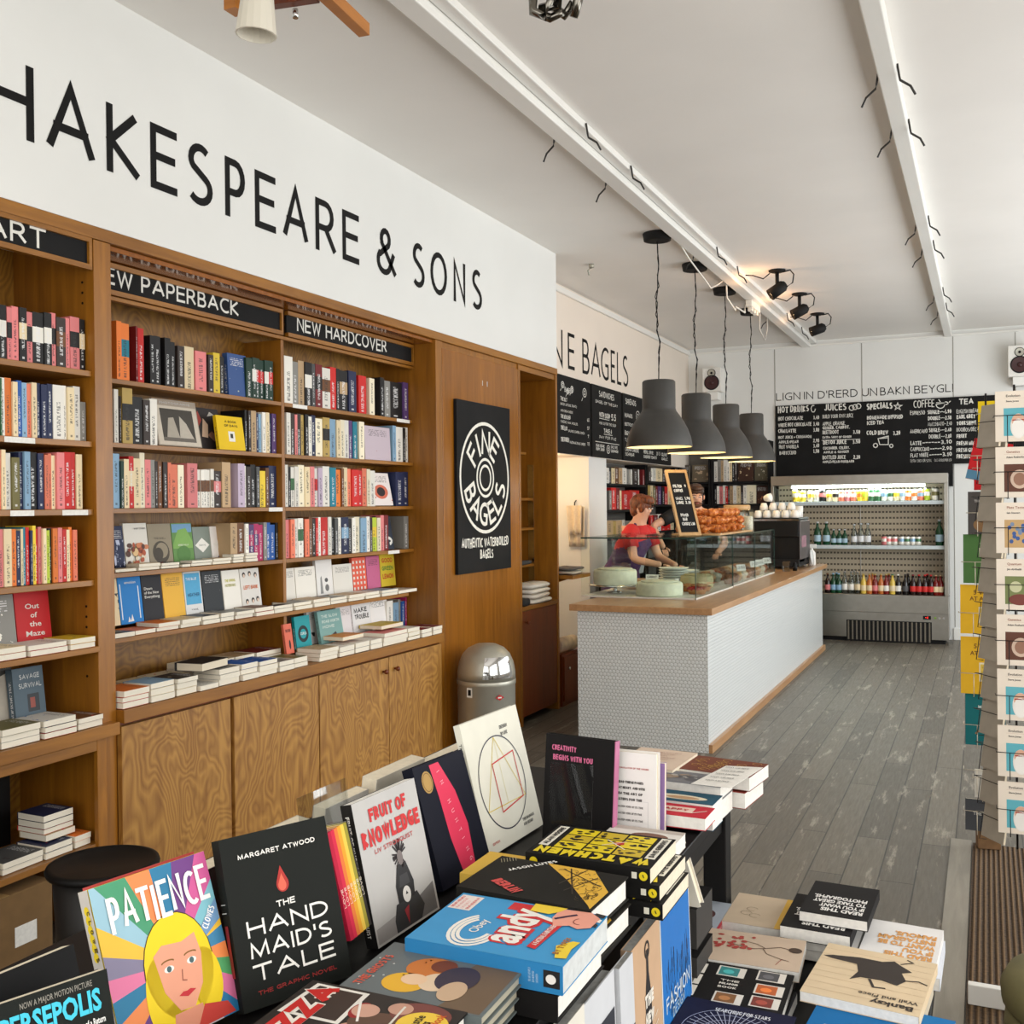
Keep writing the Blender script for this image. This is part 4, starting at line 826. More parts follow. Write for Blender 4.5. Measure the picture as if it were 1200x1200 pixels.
# croissants on a wooden tray
MB().box(-2.16, -1.79, 7.55, 8.72, 1.3862, 1.4, PALEW).build('serving_tray', None, 'flat pale wood tray of croissants on the glass cases', 'tray', bevel=.003)
CROI = NT('baked_croissant_crust'); a = CROI.noise(CROI.obj(), 40, 4); CROI.base(CROI.ramp(a, [(.3, lin((140, 62, 18))), (.5, lin((204, 112, 40))), (.72, lin((240, 176, 98)))]), .45); CROI.bump(a, .4, .004); CROI = CROI.m
def croissant_mesh():
    mb = MB(); vs = []; N = 10; L = 17
    for j in range(L):
        u = j / (L - 1); a = math.radians(-65 + 130 * u); r = .007 + .036 * math.sin(PI * u) ** 1.3 * (1 + .12 * (1 if (j % 3) else -1.6))
        cx, cy = .07 * math.sin(a), .07 * math.cos(a) - .05
        for i in range(N):
            b = 2 * PI * i / N; q = r * math.cos(b); vs.append((cx + q * math.sin(a), cy + q * math.cos(a), .0345 + r * .85 * math.sin(b)))
    fs = [(j * N + i, j * N + (i + 1) % N, (j + 1) * N + (i + 1) % N, (j + 1) * N + i) for j in range(L - 1) for i in range(N)] + [tuple(range(N)), tuple((L - 1) * N + i for i in range(N))[::-1]]
    return mb.add(vs, fs, CROI, True).mesh('croissant')
cm = croissant_mesh(); cm.transform(Matrix.Scale(.86, 4))
def putm(me, name, label, cat, T, group=None):
    o = bpy.data.objects.new(name, me); COL.objects.link(o); o.matrix_world = T; return tag(o, label, cat, group)
for lay in range(3):
    for i in range(2 if lay < 2 else 2):
        for j in range(11 - 2 * lay):
            x = -1.975 + (i - .5) * .17 + (.03 if j % 2 else -.03) + random.uniform(-.012, .012); y = 8.13 + (j - (10 - 2 * lay) / 2) * .104
            putm(cm, 'croissant', 'golden croissant in the heap on the wooden tray', 'croissant', TR(x, y, 1.404 + lay * .06, random.uniform(-1.1, 1.1) + PI * (random.random() > .5), random.uniform(-.2, .2), random.uniform(-.2, .2)), 'croissants heaped on the tray')
# cakes and pastries
CAKE = M((216, 214, 190), .7, 0, .1, 20, 'pale_green_icing'); CRUST = M((170, 112, 60), .8, 0, .2, 25, 'pastry_crust'); BERRY = M((150, 22, 26), .25, 0, .2, 60, 'red_berries')
def cake(label, x, y, z, r, h, col, stand=False):
    t = thing('cake', label, 'cake', (x, y, z))
    MB().lathe([(r * .97, 0), (r, .01), (r, h - .02), (r * .95, h - .004), (r * .6, h), (.0001, h - .003)], col, n=36).build('sponge', t)
    MB().lathe([(r * .8, h + .0), (r * .82, h + .004), (r * .78, h + .008), (.0001, h + .006)], col, n=36).build('icing_top', t); return t
def stand_plate(label, x, y, z, r):
    MB().lathe([(.06, 0), (.06, .006), (.015, .012), (.012, .04), (.05, .05), (r, .053), (r, .06), (.0001, .06)], CHROME, n=32).build('cake_stand', None, label, 'cake stand', T=TR(x, y, z))
p = at(721, 696, Y=7.42); stand_plate('round steel cake stand under the left cake', p.x, 7.42, ZC + .012, .2); cake('pale green round cake on the steel stand, left in the case', p.x, 7.42, ZC + .073, .165, .115, CAKE)
p = at(773, 703, Y=7.28); cake('pale green round cake on the case floor beside the berries', p.x, 7.28, ZC + .012, .17, .1, CAKE)
def tart(label, x, y, z, r, top):
    t = thing('tart', label, 'tart', (x, y, z)); MB().lathe([(r * .85, 0), (r, .035), (r * .94, .036), (r * .92, .028), (.0001, .028)], CRUST, n=30).build('crust', t)
    mb = MB(); 
    for k in range(60):
        a = random.uniform(0, 6.28); q = r * .88 * math.sqrt(random.random()); mb.ball((q * math.cos(a), q * math.sin(a), .038), .015, top, 8, 5)
    mb.build('topping', t, kind='stuff'); return t
tart('red berry tart on the case floor by the corner', -1.947, 7.47, ZC + .012, .07, BERRY); tart('brown pastry-topped tart behind the berry tart', -2.03, 7.72, ZC + .012, .13, CRUST)
cake('plain cake dimly seen at the back of the front case', -2.1, 8.05, ZC + .012, .13, .1, M((196, 186, 140), .7))
MB().lathe([(.17, 0), (.17, .02), (.0001, .02)], PALEW, n=36).build('cake_board', None, 'round wooden board between the two pale cakes', 'board', T=TR(-2.47, 7.83, ZC + .061)); MB().lathe([(.03, 0), (.03, .048)], PALEW).build('board_block', None, 'wooden block under the round board in the cake case', 'block', T=TR(-2.47, 7.83, ZC + .012))
def card(lab, x, y, z, w=.1, h=.04, rz=0, txt=None, rx=-.25):
    o = MB().box(-w / 2, w / 2, 0, .0025, 0, h, PAGEW).build('price_card', None, lab, 'card', T=TR(x, y, z, rz, rx))
    mb = MB(); letters(mb, txt or '3.50', frame((-w * .38, -.0005, h * .32), (1, 0, 0), (0, 0, 1), (0, -1, 0)), h * .4, INK, w=w * .76, r=.09); mb.build('lettering', o)
card('white price card standing behind the second pale cake', *at(764, 682, Y=7.6).xy, ZC + .1, txt='CARROT'); MB().cyl((at(764, 682, Y=7.6).x, 7.607, ZC + .012), (at(764, 682, Y=7.6).x, 7.607, ZC + .1), .004, CHROME).build('card_holder', None, 'thin steel stem under the white price card', 'card holder')
card('slanting white price card beside the berry tart', -2.1, 7.5, ZC + .012, .03, .11, .5, '5', -.3)
PASTRY = [M(c, .6, 0, .2, 40) for c in ((150, 84, 40), (112, 62, 34), (190, 140, 90), (206, 196, 176))]
for r_ in range(3):
    for k in range(9):
        x = -1.95 - r_ * .14; y = 8.48 + k * .185; m = PASTRY[(k + r_ * 2) % 4]
        mb = MB(); mb.lathe([(.032, 0), (.042, .035), (.05, .04), (.048, .058), (.03, .075), (.0001, .08)], m, n=14)
        mb.build('muffin', None, '%s muffin in the %s of the rear case, %s from the front' % (('brown', 'dark chocolate', 'golden', 'cream-topped')[(k + r_ * 2) % 4], ('aisle row', 'middle row', 'inner row')[r_], ordn(k)), 'muffin', 'muffins in the rear glass case', T=TR(x + random.uniform(-.01, .01), y, ZC + .012))
for k, (y, h) in enumerate(((8.75, .1), (9.3, .1), (9.55, .1), (9.9, .1))):
    card('white price card in the rear glass case, %s from the front' % ORD[k], -1.91, y + .09, ZC + .1, .13, .055, 1.2, ('2.50', '2.20', '3.00', '2.80')[k]); MB().cyl((-1.912, y + .1, ZC + .012), (-1.912, y + .1, ZC + .1), .004, CHROME).build('card_holder', None, 'steel stem under the %s price card of the rear case' % ORD[k], 'card holder')
for k, (x, y, n) in enumerate(((-2.43, 8.55, 6), (-2.43, 8.9, 4))):
    for i in range(n): MB().lathe([(.09, 0), (.12, .012), (.13, .02), (.12, .018), (.0001, .006)], PAGEW, n=28).build('plate', None, 'white plate in the %s stack inside the rear case' % ('taller' if k == 0 else 'lower'), 'plate', 'stacked white plates in the rear case', T=TR(x, y, ZC + .012 + i * .021))
# jars on top of the cases
t = thing('glass_jar', 'squat glass jar with a wooden lid behind the croissants', 'jar', (-1.98, 8.98, 1.371)); MB().lathe([(.1, 0), (.11, .01), (.11, .16), (.1, .19)], glass_mat('jar_glass', (.93, .93, .9)), n=28).build('jar_body', t); MB().lathe([(.115, .191), (.115, .235), (.1, .24)], PALEW, n=28).build('lid', t); MB().lathe([(.1, .012), (.1, .12), (.0001, .13)], M((214, 190, 150), .8, 0, .3, 60), n=20).build('contents', t, kind='stuff')
t = thing('glass_jar', 'tall slim glass jar of sugar right of the croissants', 'jar', (-1.85, 8.82, 1.371)); MB().lathe([(.045, 0), (.05, .01), (.05, .19), (.04, .2)], GLASS, n=24).build('jar_body', t); MB().lathe([(.04, .012), (.04, .14), (.0001, .145)], M((214, 206, 186), .8, 0, .2, 90), n=20).build('contents', t, kind='stuff')
# espresso machine with cups
xa, xb = at(881, 630, Y=10.7).x, at(936, 630, Y=10.7).x; ZT = at(910, 607, Y=10.7).z
t = thing('espresso_machine', 'black espresso machine on the counter with white cups on top', 'coffee machine', ((xa + xb) / 2, 11.05, ZC)); W = (xb - xa) / 2; H = ZT - ZC
MB().box(-W, W, -.33, .32, H - .2, H, BLACK).build('top_housing', t, bevel=.012); MB().box(-W, W, -.3, .0, .07, H - .2, BLACK).build('back_panel', t)
MB().box(-W, W, -.34, .33, .025, .1, MATTE).build('drip_tray', t, bevel=.006); MB().box(W + .0005, W + .012, -.32, .3, .1, H - .03, M((104, 98, 98), .35, .6)).build('side_panel', t, 'grey side panel', bevel=.004)
MB().box(W + .0125, W + .0135, -.25, .05, .22, .34, M((150, 110, 120), .6)).build('side_sticker', t)
MB().box(-W, W, -.345, -.331, H - .03, H - .012, CHROME).build('trim_strip', t)
for sx in (-.8, .8):
    for sy in (-.26, .26): MB().cyl((sx * W, sy, 0), (sx * W, sy, .025), .022, CHROME).build('foot', t)
for sx in (-.4, .35):
    g = MB().cyl((sx * W, .16, H - .28), (sx * W, .16, H - .2), .04, CHROME).build('group_head', t); MB().tube([(sx * W, .17, H - .27), (sx * W, .33, H - .3)], .014, BLACK).build('portafilter_handle', g)
MB().tube([(W * .9, .34, H - .1), (W * .95, .36, H - .25), (W * .98, .38, .2)], .008, CHROME).build('steam_wand', t)
CER = M((238, 234, 226), .25, 0, .03, 10, 'white_glazed_ceramic')
def cup_mesh(h=.075, r=.045):
    mb = MB().lathe([(r * .55, 0), (r * .62, .004), (r * .9, h * .5), (r, h), (r * .93, h), (r * .8, h * .5), (.0001, .012)], CER, n=20)
    return mb.tube([(r * .95, 0, h * .8), (r * 1.35, 0, h * .75), (r * 1.38, 0, h * .45), (r * .85, 0, h * .3)], .006, CER).mesh('coffee_cup')
cup = cup_mesh()
for j, (n, y, k) in enumerate(((5, 10.78, 0), (5, 10.93, 0), (4, 10.855, 1))):
    for i in range(n):
        x = xa + .05 + (xb - xa - .1) * (i + .5 * k) / 4; o = putm(cup, 'coffee_cup', 'white cup turned over on the black espresso machine' if k == 0 else 'white cup in the upper layer on the espresso machine', 'cup', TR(x, y, ZT + .077 + k * .0775, PI / 2 + random.uniform(-.3, .3), PI), 'cups upside down on the espresso machine' if k == 0 else 'upper layer of cups on the machine')
putm(cup, 'coffee_cup', 'white cup lying on its side atop the cup heap, handle up', 'cup', TR(xa + .1, 10.86, ZT + .202, 1.4, PI / 2.2))
for k, (dx, lab) in enumerate(((.03, 'small tan paper cup sleeve stack right of the cups'),)):
    MB().lathe([(.035, 0), (.04, .12)], PAGEW, n=18).build('paper_cup', None, 'white paper cup standing at the right end of the machine top', 'paper cup', T=TR(xb - .05, 11.06, ZT + .001))
p = at(920, 662, Z=ZC); MB().lathe([(.035, 0), (.04, .1), (.036, .1), (.03, .006), (.0001, .006)], ACRYL, n=18).build('tumbler', None, 'clear tumbler of straws beside the rear glass case', 'glass', T=TR(-1.8, 10.35, ZC))
MB().lathe([(.022, 0), (.022, .06), (.012, .07), (.012, .085)], BLACK, n=14).build('shaker', None, 'small dark shaker with a pale cap before the espresso machine', 'shaker', T=TR(-1.74, 10.5, ZC))
t = thing('water_bottle', 'white spray bottle by the right end of the espresso machine', 'bottle', (-1.72, 11.45, ZC)); MB().lathe([(.04, 0), (.042, .01), (.04, .14), (.016, .17), (.016, .19)], PAGEW, n=18).build('bottle_body', t); MB().box(-.03, .05, -.012, .012, .19, .23, PAGEW).build('trigger', t)
MB().lathe([(.085, 0), (.085, .012), (.0001, .012)], M((214, 214, 210), .4), n=28).build('wall_clock_dial', None, 'small round dial propped against the right side of the machine', 'dial', T=TR(-1.70, 11.3, ZC + .09, 0, 0, PI / 2 - .15))
# till behind the glass
t = thing('cash_till', 'pale slanted till screen behind the woman in the apron', 'till', (-3.28, 9.72, 0)); MB().box(-.18, .16, -.2, .2, 0, .88, BLACK).build('stand', t); MB().box(-.02, .0, -.12, .12, .96, 1.3, M((190, 196, 200), .3), T=TR(0, 0, 0, 0, 0, .18)).build('screen', t); MB().box(-.015, .0, -.13, .13, 1.31, 1.33, BLACK, T=TR(0, 0, 0, 0, 0, .18)).build('screen_rim', t); MB().box(.0, .1, -.05, .05, .88, 1.0, BLACK).build('neck', t)

# ------------------------------------------------------------------ menu boards over the counter
def menu(lab, y0, y1, title, rows, seedy=0):
    t = thing('menu_board', lab, 'menu board', (-3.488, (y0 + y1) / 2, 2.095)); c = (y1 - y0) / 2
    MB().box(-.011, .011, -c, c, 0, .71, BOARD).build('board', t, bevel=.001)
    mb = MB(); F = WL(.0115, 0, 0)
    for tx, u, v, h, w, r in [title] + rows:
        if tx == '_': mb.flat([(u - c, v), (u - c + w, v), (u - c + w, v + .006), (u - c, v + .006)], CHALK, F, .0008)
        else: letters(mb, tx, F @ Matrix.Translation((u - c, v, 0)), h, CHALK, w=w, r=r, jit=.06)
    return t, mb, F, c
def scrawl(mb, F, pts, r=.004): stroke(mb, pts, r, CHALK, F)
t, mb, F, c = menu('leftmost chalk menu board over the alcove, flowers drawn at its top', 8.5, 9.37, ('BAGELS', .2, .56, .045, .2, .08), [('THE BLT', .1, .475, .035, .16, .09), ('BACON, LETTUCE, TOMATO', .1, .435, .022, .4, .08), ('WITH CREAM CHEESE', .1, .375, .022, .3, .08), ('THE BERLINER', .1, .315, .035, .24, .09), ('CHEESE, HAM, PICKLES', .1, .275, .022, .42, .08), ('THE LOX', .1, .21, .04, .16, .1), ('SALMON, CAPERS, ONION', .28, .2, .024, .42, .08), ('THE RUBEN', .1, .105, .04, .2, .1), ('PASTRAMI, KRAUT, CHEESE', .32, .095, .024, .4, .08), ('6.5', .78, .33, .035, .05, .1), ('5.9', .78, .25, .035, .05, .1), ('7', .79, .17, .035, .03, .1), ('7.5', .78, .1, .035, .05, .1)])
for u, v, s in ((-.28, .62, .035), (-.16, .57, .03), (-.05, .6, .035), (.28, .6, .05)): scrawl(mb, F, arc(u, v, s, s * .8, 0, 360, 14)); scrawl(mb, F, arc(u, v, s * .45, s * .4, 0, 360, 10)); scrawl(mb, F, [(u - s, v - s), (u - 1.6 * s, v - 1.7 * s)])
mb.build('lettering', t)
t, mb, F, c = menu('middle chalk menu board over the white pillar, ruled across near its foot', 9.42, 10.3, ('SANDWICHES', .2, .6, .06, .45, .07), [('BAGEL OF THE DAY', .1, .535, .03, .66, .08), ('WITH SOUP', .2, .4, .05, .32, .1), ('5.5', .56, .39, .07, .14, .09), ('_', .2, .385, 0, .3, 0), ('ASK US FOR THE SOUP', .2, .33, .028, .5, .08), ('TAKE 6', .33, .25, .045, .24, .1), ('_', .33, .235, 0, .26, 0), ('PAY FOR FIVE', .2, .19, .03, .5, .08), ('_', .08, .15, 0, .72, 0), ('PLAIN, SESAME', .1, .1, .03, .24, .1), ('POPPY, ONION', .1, .065, .03, .24, .1), ('SALT, RYE', .54, .105, .03, .2, .1), ('CINNAMON', .54, .065, .03, .22, .1)])
scrawl(mb, F, arc(.02, .09, .05, .04, 0, 360, 14)); scrawl(mb, F, arc(.02, .09, .022, .018, 0, 360, 10)); mb.build('lettering', t)
t, mb, F, c = menu('rightmost long chalk menu board behind the hanging lamps', 10.36, 12.17, ('SPREADS', .08, .6, .06, .36, .08), [('HUMMUS', .05, .46, .045, .26, .1), ('BEETROOT', .05, .37, .035, .28, .09), ('EGG SALAD', .05, .27, .045, .3, .1), ('TUNA', .05, .2, .035, .18, .09), ('CREAM CHEESE', .06, .1, .04, .46, .1), ('SCHMEAR', .06, .05, .035, .3, .1), ('HERB, CHIVE', .7, .1, .04, .36, .1), ('SUNDRIED TOMATO', .7, .05, .035, .5, .1), ('2.5', 1.2, .1, .04, .06, .1), ('3', 1.3, .1, .04, .04, .1), ('OLIVE', 1.4, .1, .04, .22, .1), ('GARLIC', 1.4, .05, .035, .25, .1)])
scrawl(mb, F, arc(-.4, .5, .07, .055, 0, 360, 14)); scrawl(mb, F, arc(-.4, .5, .03, .024, 0, 360, 10)); mb.build('lettering', t)
# the big blackboard on the back wall
YB = 13.07
BBT = thing('blackboard', 'wide black drinks board on the back wall above the fridge', 'blackboard', (-1.15, 13.08, 1.8))
def bz(x, y): p = at(x, y, Y=YB); return p.x, p.z
bp = [(-2.386, 1.8), (-.352, 1.8), (-.352, 2.062), (.6, 2.062), (.6, 2.842), (-2.386, 2.838)]
MB().prism([(x + 1.15, z - 1.8) for x, z in bp], 0, .02, BOARD, T=WB(0, .01, 0)).build('board', BBT)
mb = MB(T=Matrix.Translation((1.15, -13.08, -1.8)))
def ch(tx, x0, x1, y, h=4.1, r=.1, jit=.06):
    p = at(x0, y, Y=YB); q = at(x1, y, Y=YB); s = (YB * .907 + 2) / FPX
    letters(mb, tx, WB(p.x, YB - .001, p.z), h * s * .98, CHALK, w=q.x - p.x, r=r, jit=jit)
ROWS_ = [('HOT DRINKS', 911.5, 948, 484, 7, .11), ('HOT CHOCOLATE', 912, 941, 493), ('3.40', 953, 960, 491.5), ('WHITE HOT CHOCOLATE', 912, 951, 500.5), ('3.40', 953, 960, 499), ('CHAI LATTE', 912, 933, 507.5), ('3.80', 953, 960, 506), ('HOT JUICE + CINNAMON', 912, 951, 514.5, 3.2), ('APPLE/PEAR', 912.5, 936, 520, 3.2), ('2.90', 953, 960, 518.5), ('HOT VANILLA', 913, 936, 526), ('3.40', 953, 960, 524.5), ('BABYCCINO', 913.5, 933, 533), ('1.50', 953, 960, 531),
 ('JUICES', 966, 992, 481.5, 7, .09), ('BUILD YOUR OWN JUICE', 964, 1000, 490.5), ('APPLE, ORANGE,', 964, 991, 499), ('GINGER, CARROT,', 964, 996, 503.5, 3.4), ('BEETROOT', 964, 983, 509), ('3.50', 999.5, 1008, 508.5), ('EXTRA SHOT OF GINGER', 964, 998, 514, 2.4), ('DETOX JUICE', 964.5, 992, 521, 4.6), ('3.50', 999, 1008, 520), ('CUCUMBER, CELERY,', 964.5, 996, 527, 3), ('APPLE & GINGER', 965, 995, 531.5, 2.6), ('BOTTLED JUICE', 964, 991, 538.5), ('2.20', 1000, 1008, 538), ('APPLE/PEAR/RHUBARB', 964, 1001, 543, 2.8),
 ('SPECIALS', 1015.5, 1046, 480, 6.5, .11), ('HOMEMADE INFUSED', 1016, 1058, 492), ('ICED TEA', 1016, 1036, 498), ('COLD BREW', 1015.5, 1041, 510, 4.4), ('3.20', 1046.5, 1055, 510, 4.4),
 ('COFFEE', 1070.5, 1095, 478, 8, .1), ('ESPRESSO', 1066.5, 1084, 486.5), ('SINGLE---1.90', 1087, 1115, 485.5), ('DOUBLE---2.50', 1087.5, 1115, 492.5), ('MACCHIATO--2.40', 1087.5, 1115.5, 499.5), ('AMERICANO', 1066.5, 1087, 508), ('SINGLE---2.40', 1088.5, 1115, 506.5), ('DOUBLE---2.80', 1088.5, 1115, 514), ('LATTE', 1067, 1080, 522, 4.4), ('------3.10', 1081, 1115.5, 521), ('CAPPUCCINO', 1067, 1089, 529), ('-----2.90', 1090, 1115.5, 528), ('FLAT WHITE', 1067, 1088, 536), ('-----3.10', 1089, 1115.5, 535), ('EXTRA SHOT OR SOYA', 1067, 1091.5, 542, 3), ('OAT, ALMOND MILK 0.50', 1095, 1116, 541, 3),
 ('TEA', 1124, 1141, 474, 6, .1), ('ENGLISH BREAKFAST', 1121, 1156, 484.5), ('EARL GREY', 1121, 1143, 491), ('YORKSHIRE', 1121, 1144, 498.5), ('ROOIBOS/DECAF', 1121, 1149, 506), ('FRUIT', 1121, 1133, 513.5), ('FRESH MINT', 1121, 1145, 522), ('FRESH GINGER', 1121, 1149, 530), ('FRESH LEMON', 1121, 1149, 537.5)]
for r_ in ROWS_: ch(*r_)
def sk(pts, r=.005): stroke(mb, [bz(*p) for p in pts], r, CHALK, WB(0, YB - .001, 0))
sk([(1029, 514), (1031, 521), (1041, 521), (1041, 511), (1029, 514)]); sk(arc(1026, 522, 2.5, 2.5, 0, 360, 8)); sk(arc(1044.5, 522.5, 2, 2, 0, 360, 8)); sk([(1031, 514), (1040, 513)])
sk(arc(1102, 474, 5, 4.5, 0, 180, 8) + [(1107, 472), (1097, 472)]); sk(arc(1108, 472.5, 3, 1.6, 90, -100, 6)); sk([(1100, 468), (1102, 471)]); sk([(1112, 471.5), (1114, 470)])
sk([(1052, 472), (1053, 475), (1057, 475), (1053.6, 477), (1055, 480), (1052, 478), (1049, 480), (1050.3, 477), (1047.6, 475), (1051, 475), (1052, 472)])
for k in range(3): sk(arc(998 + 4 * k, 478 - k, 3, 3, 0, 360, 8))
sk(arc(953, 479, 2.5, 4, 0, 300, 8)); sk([(963, 516), (1008, 514.5)], .003)
mb.build('lettering', BBT)

# ------------------------------------------------------------------ open drinks fridge
FX0, FX1, FY = -2.365, -.395, 12.6
FT = thing('drinks_fridge', 'open steel drinks fridge against the back wall under the blackboard', 'fridge', ((FX0 + FX1) / 2, 12.83, 0)); cx = (FX0 + FX1) / 2
def FP(name, *b, m=STEEL, label=None, bevel=.002): return MB().box(b[0] - cx, b[1] - cx, b[2] - 12.83, b[3] - 12.83, b[4], b[5], m).build(name, FT, label, bevel=bevel)
zz = lambda y, Y=FY: at(1040, y, Y=Y).z
zb, zg0, zg1 = zz(697), zz(752), zz(727.5)
FP('base_housing', FX0, FX1, FY, 13.05, .05, zb - .02); FP('base_lip', FX0, FX1, FY - .012, FY - .0005, zz(718), zb, bevel=.004)
FP('plinth', FX0 + .04, FX1 - .04, FY + .05, 13.0, 0, .049, m=BLACK)
g0, g1_ = at(992, 740, Y=FY).x, at(1092, 740, Y=FY).x
mb = MB().box(g0 - cx, g1_ - cx, -.2335, -.2302, zg0, zg1, BLACK)
for k in range(20):
    x = g0 + (g1_ - g0) * (k + .5) / 20; mb.box(x - .008 - cx, x + .008 - cx, -.236, -.2336, zg0 + .012, zg1 - .008, M((120, 112, 98), .5, .4))
mb.build('vent_grille', FT)
p = at(1086, 724, Y=FY); MB().box(p.x - .04 - cx, p.x + .045 - cx, -.2335, -.2302, p.z - .02, p.z + .022, BLACK).build('thermostat', FT)
q = MB(); letters(q, '- 4', frame((p.x - .015 - cx, -.2336, p.z - .008), (1, 0, 0), (0, 0, 1), (0, -1, 0)), .022, glow('red_display_digits', (255, 40, 30), 2), w=.03, r=.12); q.build('display', FT)
for k in range(3): MB().cyl((p.x + .09 + k * .045 - cx, -.2301, p.z), (p.x + .09 + k * .045 - cx, -.238, p.z), .012, CHROME if k else M((120, 160, 60), .4)).build('switch', FT)
ztop = at(1040, 555.5, Y=FY).z; zcn = at(1040, 567, Y=FY).z
FP('canopy', FX0, FX1, FY, 13.05, zcn, ztop); FP('side_panel', FX1 - .04, FX1, FY, 13.05, zb, zcn - .001); FP('side_panel', FX0, FX0 + .02, FY + .05, 13.05, zb, zcn - .001, m=GLASS, label='glass left side panel')
FP('front_post', FX0, FX0 + .03, FY, FY + .049, zb, zcn - .001)
def perf():
    t = NT('perforated_beige_panel'); c = t.n('ShaderNodeTexCoord'); s = t.n('ShaderNodeSeparateXYZ'); t.l(c.outputs['Object'], s.inputs[0])
    a = t.math('SUBTRACT', t.math('FRACT', t.math('MULTIPLY', s.outputs[0], 1 / .04)), .5); b = t.math('SUBTRACT', t.math('FRACT', t.math('MULTIPLY', s.outputs[2], 1 / .07)), .5)
    d = t.math('MULTIPLY', t.math('LESS_THAN', t.math('ABSOLUTE', a), .32), t.math('LESS_THAN', t.math('ABSOLUTE', b), .16))
    t.base(t.mix(d, lin((186, 172, 148)), lin((84, 74, 60))), .5); return t.m
FP('back_panel', FX0 + .021, FX1 - .041, 13.0, 13.02, zb, zcn - .001, m=perf()); FP('centre_strip', -1.385, -1.375, 12.992, 12.9995, zb, zcn - .1, m=STEEL)
zs1, zs2 = at(1040, 591, Y=12.66).z, at(1040, 643, Y=12.66).z; zs1t, zs2t = at(1040, 587.5, Y=12.66).z, at(1040, 639.5, Y=12.66).z
for a, b in ((zs1, zs1t), (zs2, zs2t)): FP('shelf', FX0 + .021, FX1 - .041, 12.66, 12.99, b - .02, b, m=M((170, 176, 176), .3, .5)); FP('price_rail', FX0 + .021, FX1 - .041, 12.648, 12.6595, a - .004, b + .004, m=M((196, 206, 208), .3))
FP('bottom_tray', FX0 + .021, FX1 - .041, 12.62, 12.99, zb - .019, zb, m=STEEL)
x0, x1 = at(928, 568, Y=12.72).x, at(1084, 568, Y=12.72).x
MB().cyl((x0 - cx, -.13, zcn - .02), (x1 - cx, -.13, zcn - .02), .016, glow('fluorescent_tube', (240, 255, 250), 14)).build('light_tube', FT)
lamp('fridge_tube_light', 'AREA', ((x0 + x1) / 2, 12.7, zcn - .045), 16, (.86, 1, .97), (0, 0, 0), x1 - x0, .05)
BG = {'g': (26, 70, 44), 'c': (196, 204, 200), 'b': (40, 22, 18), 'y': (222, 190, 84), 'o': (196, 110, 50), 'r': (120, 26, 22), 'k': (24, 20, 20)}
_bm = {}
def glassm(k):
    if k not in _bm:
        if k == 'c': _bm[k] = glass_mat('clear_bottle_glass', (.82, .88, .88), 1.2)
        else: _bm[k] = M(BG[k], .08, 0, .05, 8, 'bottle_glass_' + k)
    return _bm[k]
_bo = {}
def bottle(g, label_rgb, cap_rgb, h, r, T, lab, grp):
    k = (g, label_rgb, cap_rgb, h, r)
    if k not in _bo:
        G, Lb, Cp = glassm(g), M(label_rgb, .6), M(cap_rgb, .4)
        pr = [(r * .9, 0), (r, .006), (r, h * .16), (r * 1.01, h * .165), (r * 1.01, h * .42), (r, h * .425), (r, h * .55), (r * .75, h * .66), (r * .38, h * .78), (r * .36, h * .93), (r * .42, h * .935), (r * .42, h * .99), (r * .3, h)]
        ms = [G, G, Lb, Lb, Lb, G, G, G, G, Cp, Cp, Cp]
        _bo[k] = MB().lathe(pr, G, n=16, ms=ms).mesh('bottle')
    return putm(_bo[k], 'bottle', lab, 'bottle', T, grp)
_co = {}
def can(rgb, rgb2, T, lab, grp, h=.115, r=.033):
    k = (rgb, rgb2, h)
    if k not in _co:
        A, B, S_ = M(rgb, .3, .2), M(rgb2, .3, .2), STEEL
        _co[k] = MB().lathe([(r * .8, 0), (r, .008), (r, h * .4), (r, h * .7), (r, h - .012), (r * .84, h), (r * .8, h - .004), (.0001, h - .004)], A, n=16, ms=[S_, A, B, A, S_, S_, S_]).mesh('can')
    return putm(_co[k], 'drink_can', lab, 'can', T, grp)
YF = 12.72
cans = [(932, 'ye', 'wh', 1, 'pale yellow'), (941, 'ye', 'iv', 0, 'yellow-green'), (950, 'iv', 'ye', 0, 'pale'), (957, 'wh', 'cr', 0, 'white'), (963.5, 'bk', 'pk', 1, 'black and pink'), (971.5, 'cr', 'ye', 0, 'cream'), (979, 'cr', 'bk', 0, 'cream and black'), (986, 'sa', 'wh', 0, 'coral'), (993, 'pk', 'wh', 0, 'pink'), (1000, 'sa', 'wh', 0, 'coral and white'), (1007.5, 'ye', 'or', 0, 'orange-yellow'), (1013.5, 'ye', 'lm', 0, 'bright yellow'), (1021, 'gn', 'wh', 1, 'green'), (1029, 'gn', 'wh', 1, 'dark green'), (1036, 'wh', 'lb', 0, 'mint'), (1043.5, 'wh', 'gn', 0, 'pale mint'), (1050.5, 'cr', 'ye', 0, 'lemon'), (1057.5, 'wh', 'lb', 0, 'light blue'), (1064, 'or', 'wh', 0, 'orange and white'), (1071.5, 'wh', 'or', 0, 'white and orange'), (1078.5, 'sa', 'lb', 0, 'salmon and blue'), (1086.5, 'lm', 'wh', 1, 'lime and white'), (1095.5, 'wh', 'ol', 1, 'white, rightmost')]
for i, (x, a, b, tall, nm) in enumerate(cans):
    p = at(x, 580, Y=YF); can(PAL[a][:3], PAL[b][:3], TR(p.x, YF, zs1t + .001), '%s can on the lit top fridge shelf, %s from the left' % (nm, ordn(i)), 'drinks on the top fridge shelf', .15 if tall else .135, .033)
    if i % 2 == 0: can(PAL[a][:3], PAL[b][:3], TR(p.x + .01, YF + .13, zs1t + .001), '%s can in the second row of the top fridge shelf' % nm, 'drinks in the second row of the top fridge shelf', .15 if tall else .135, .033)
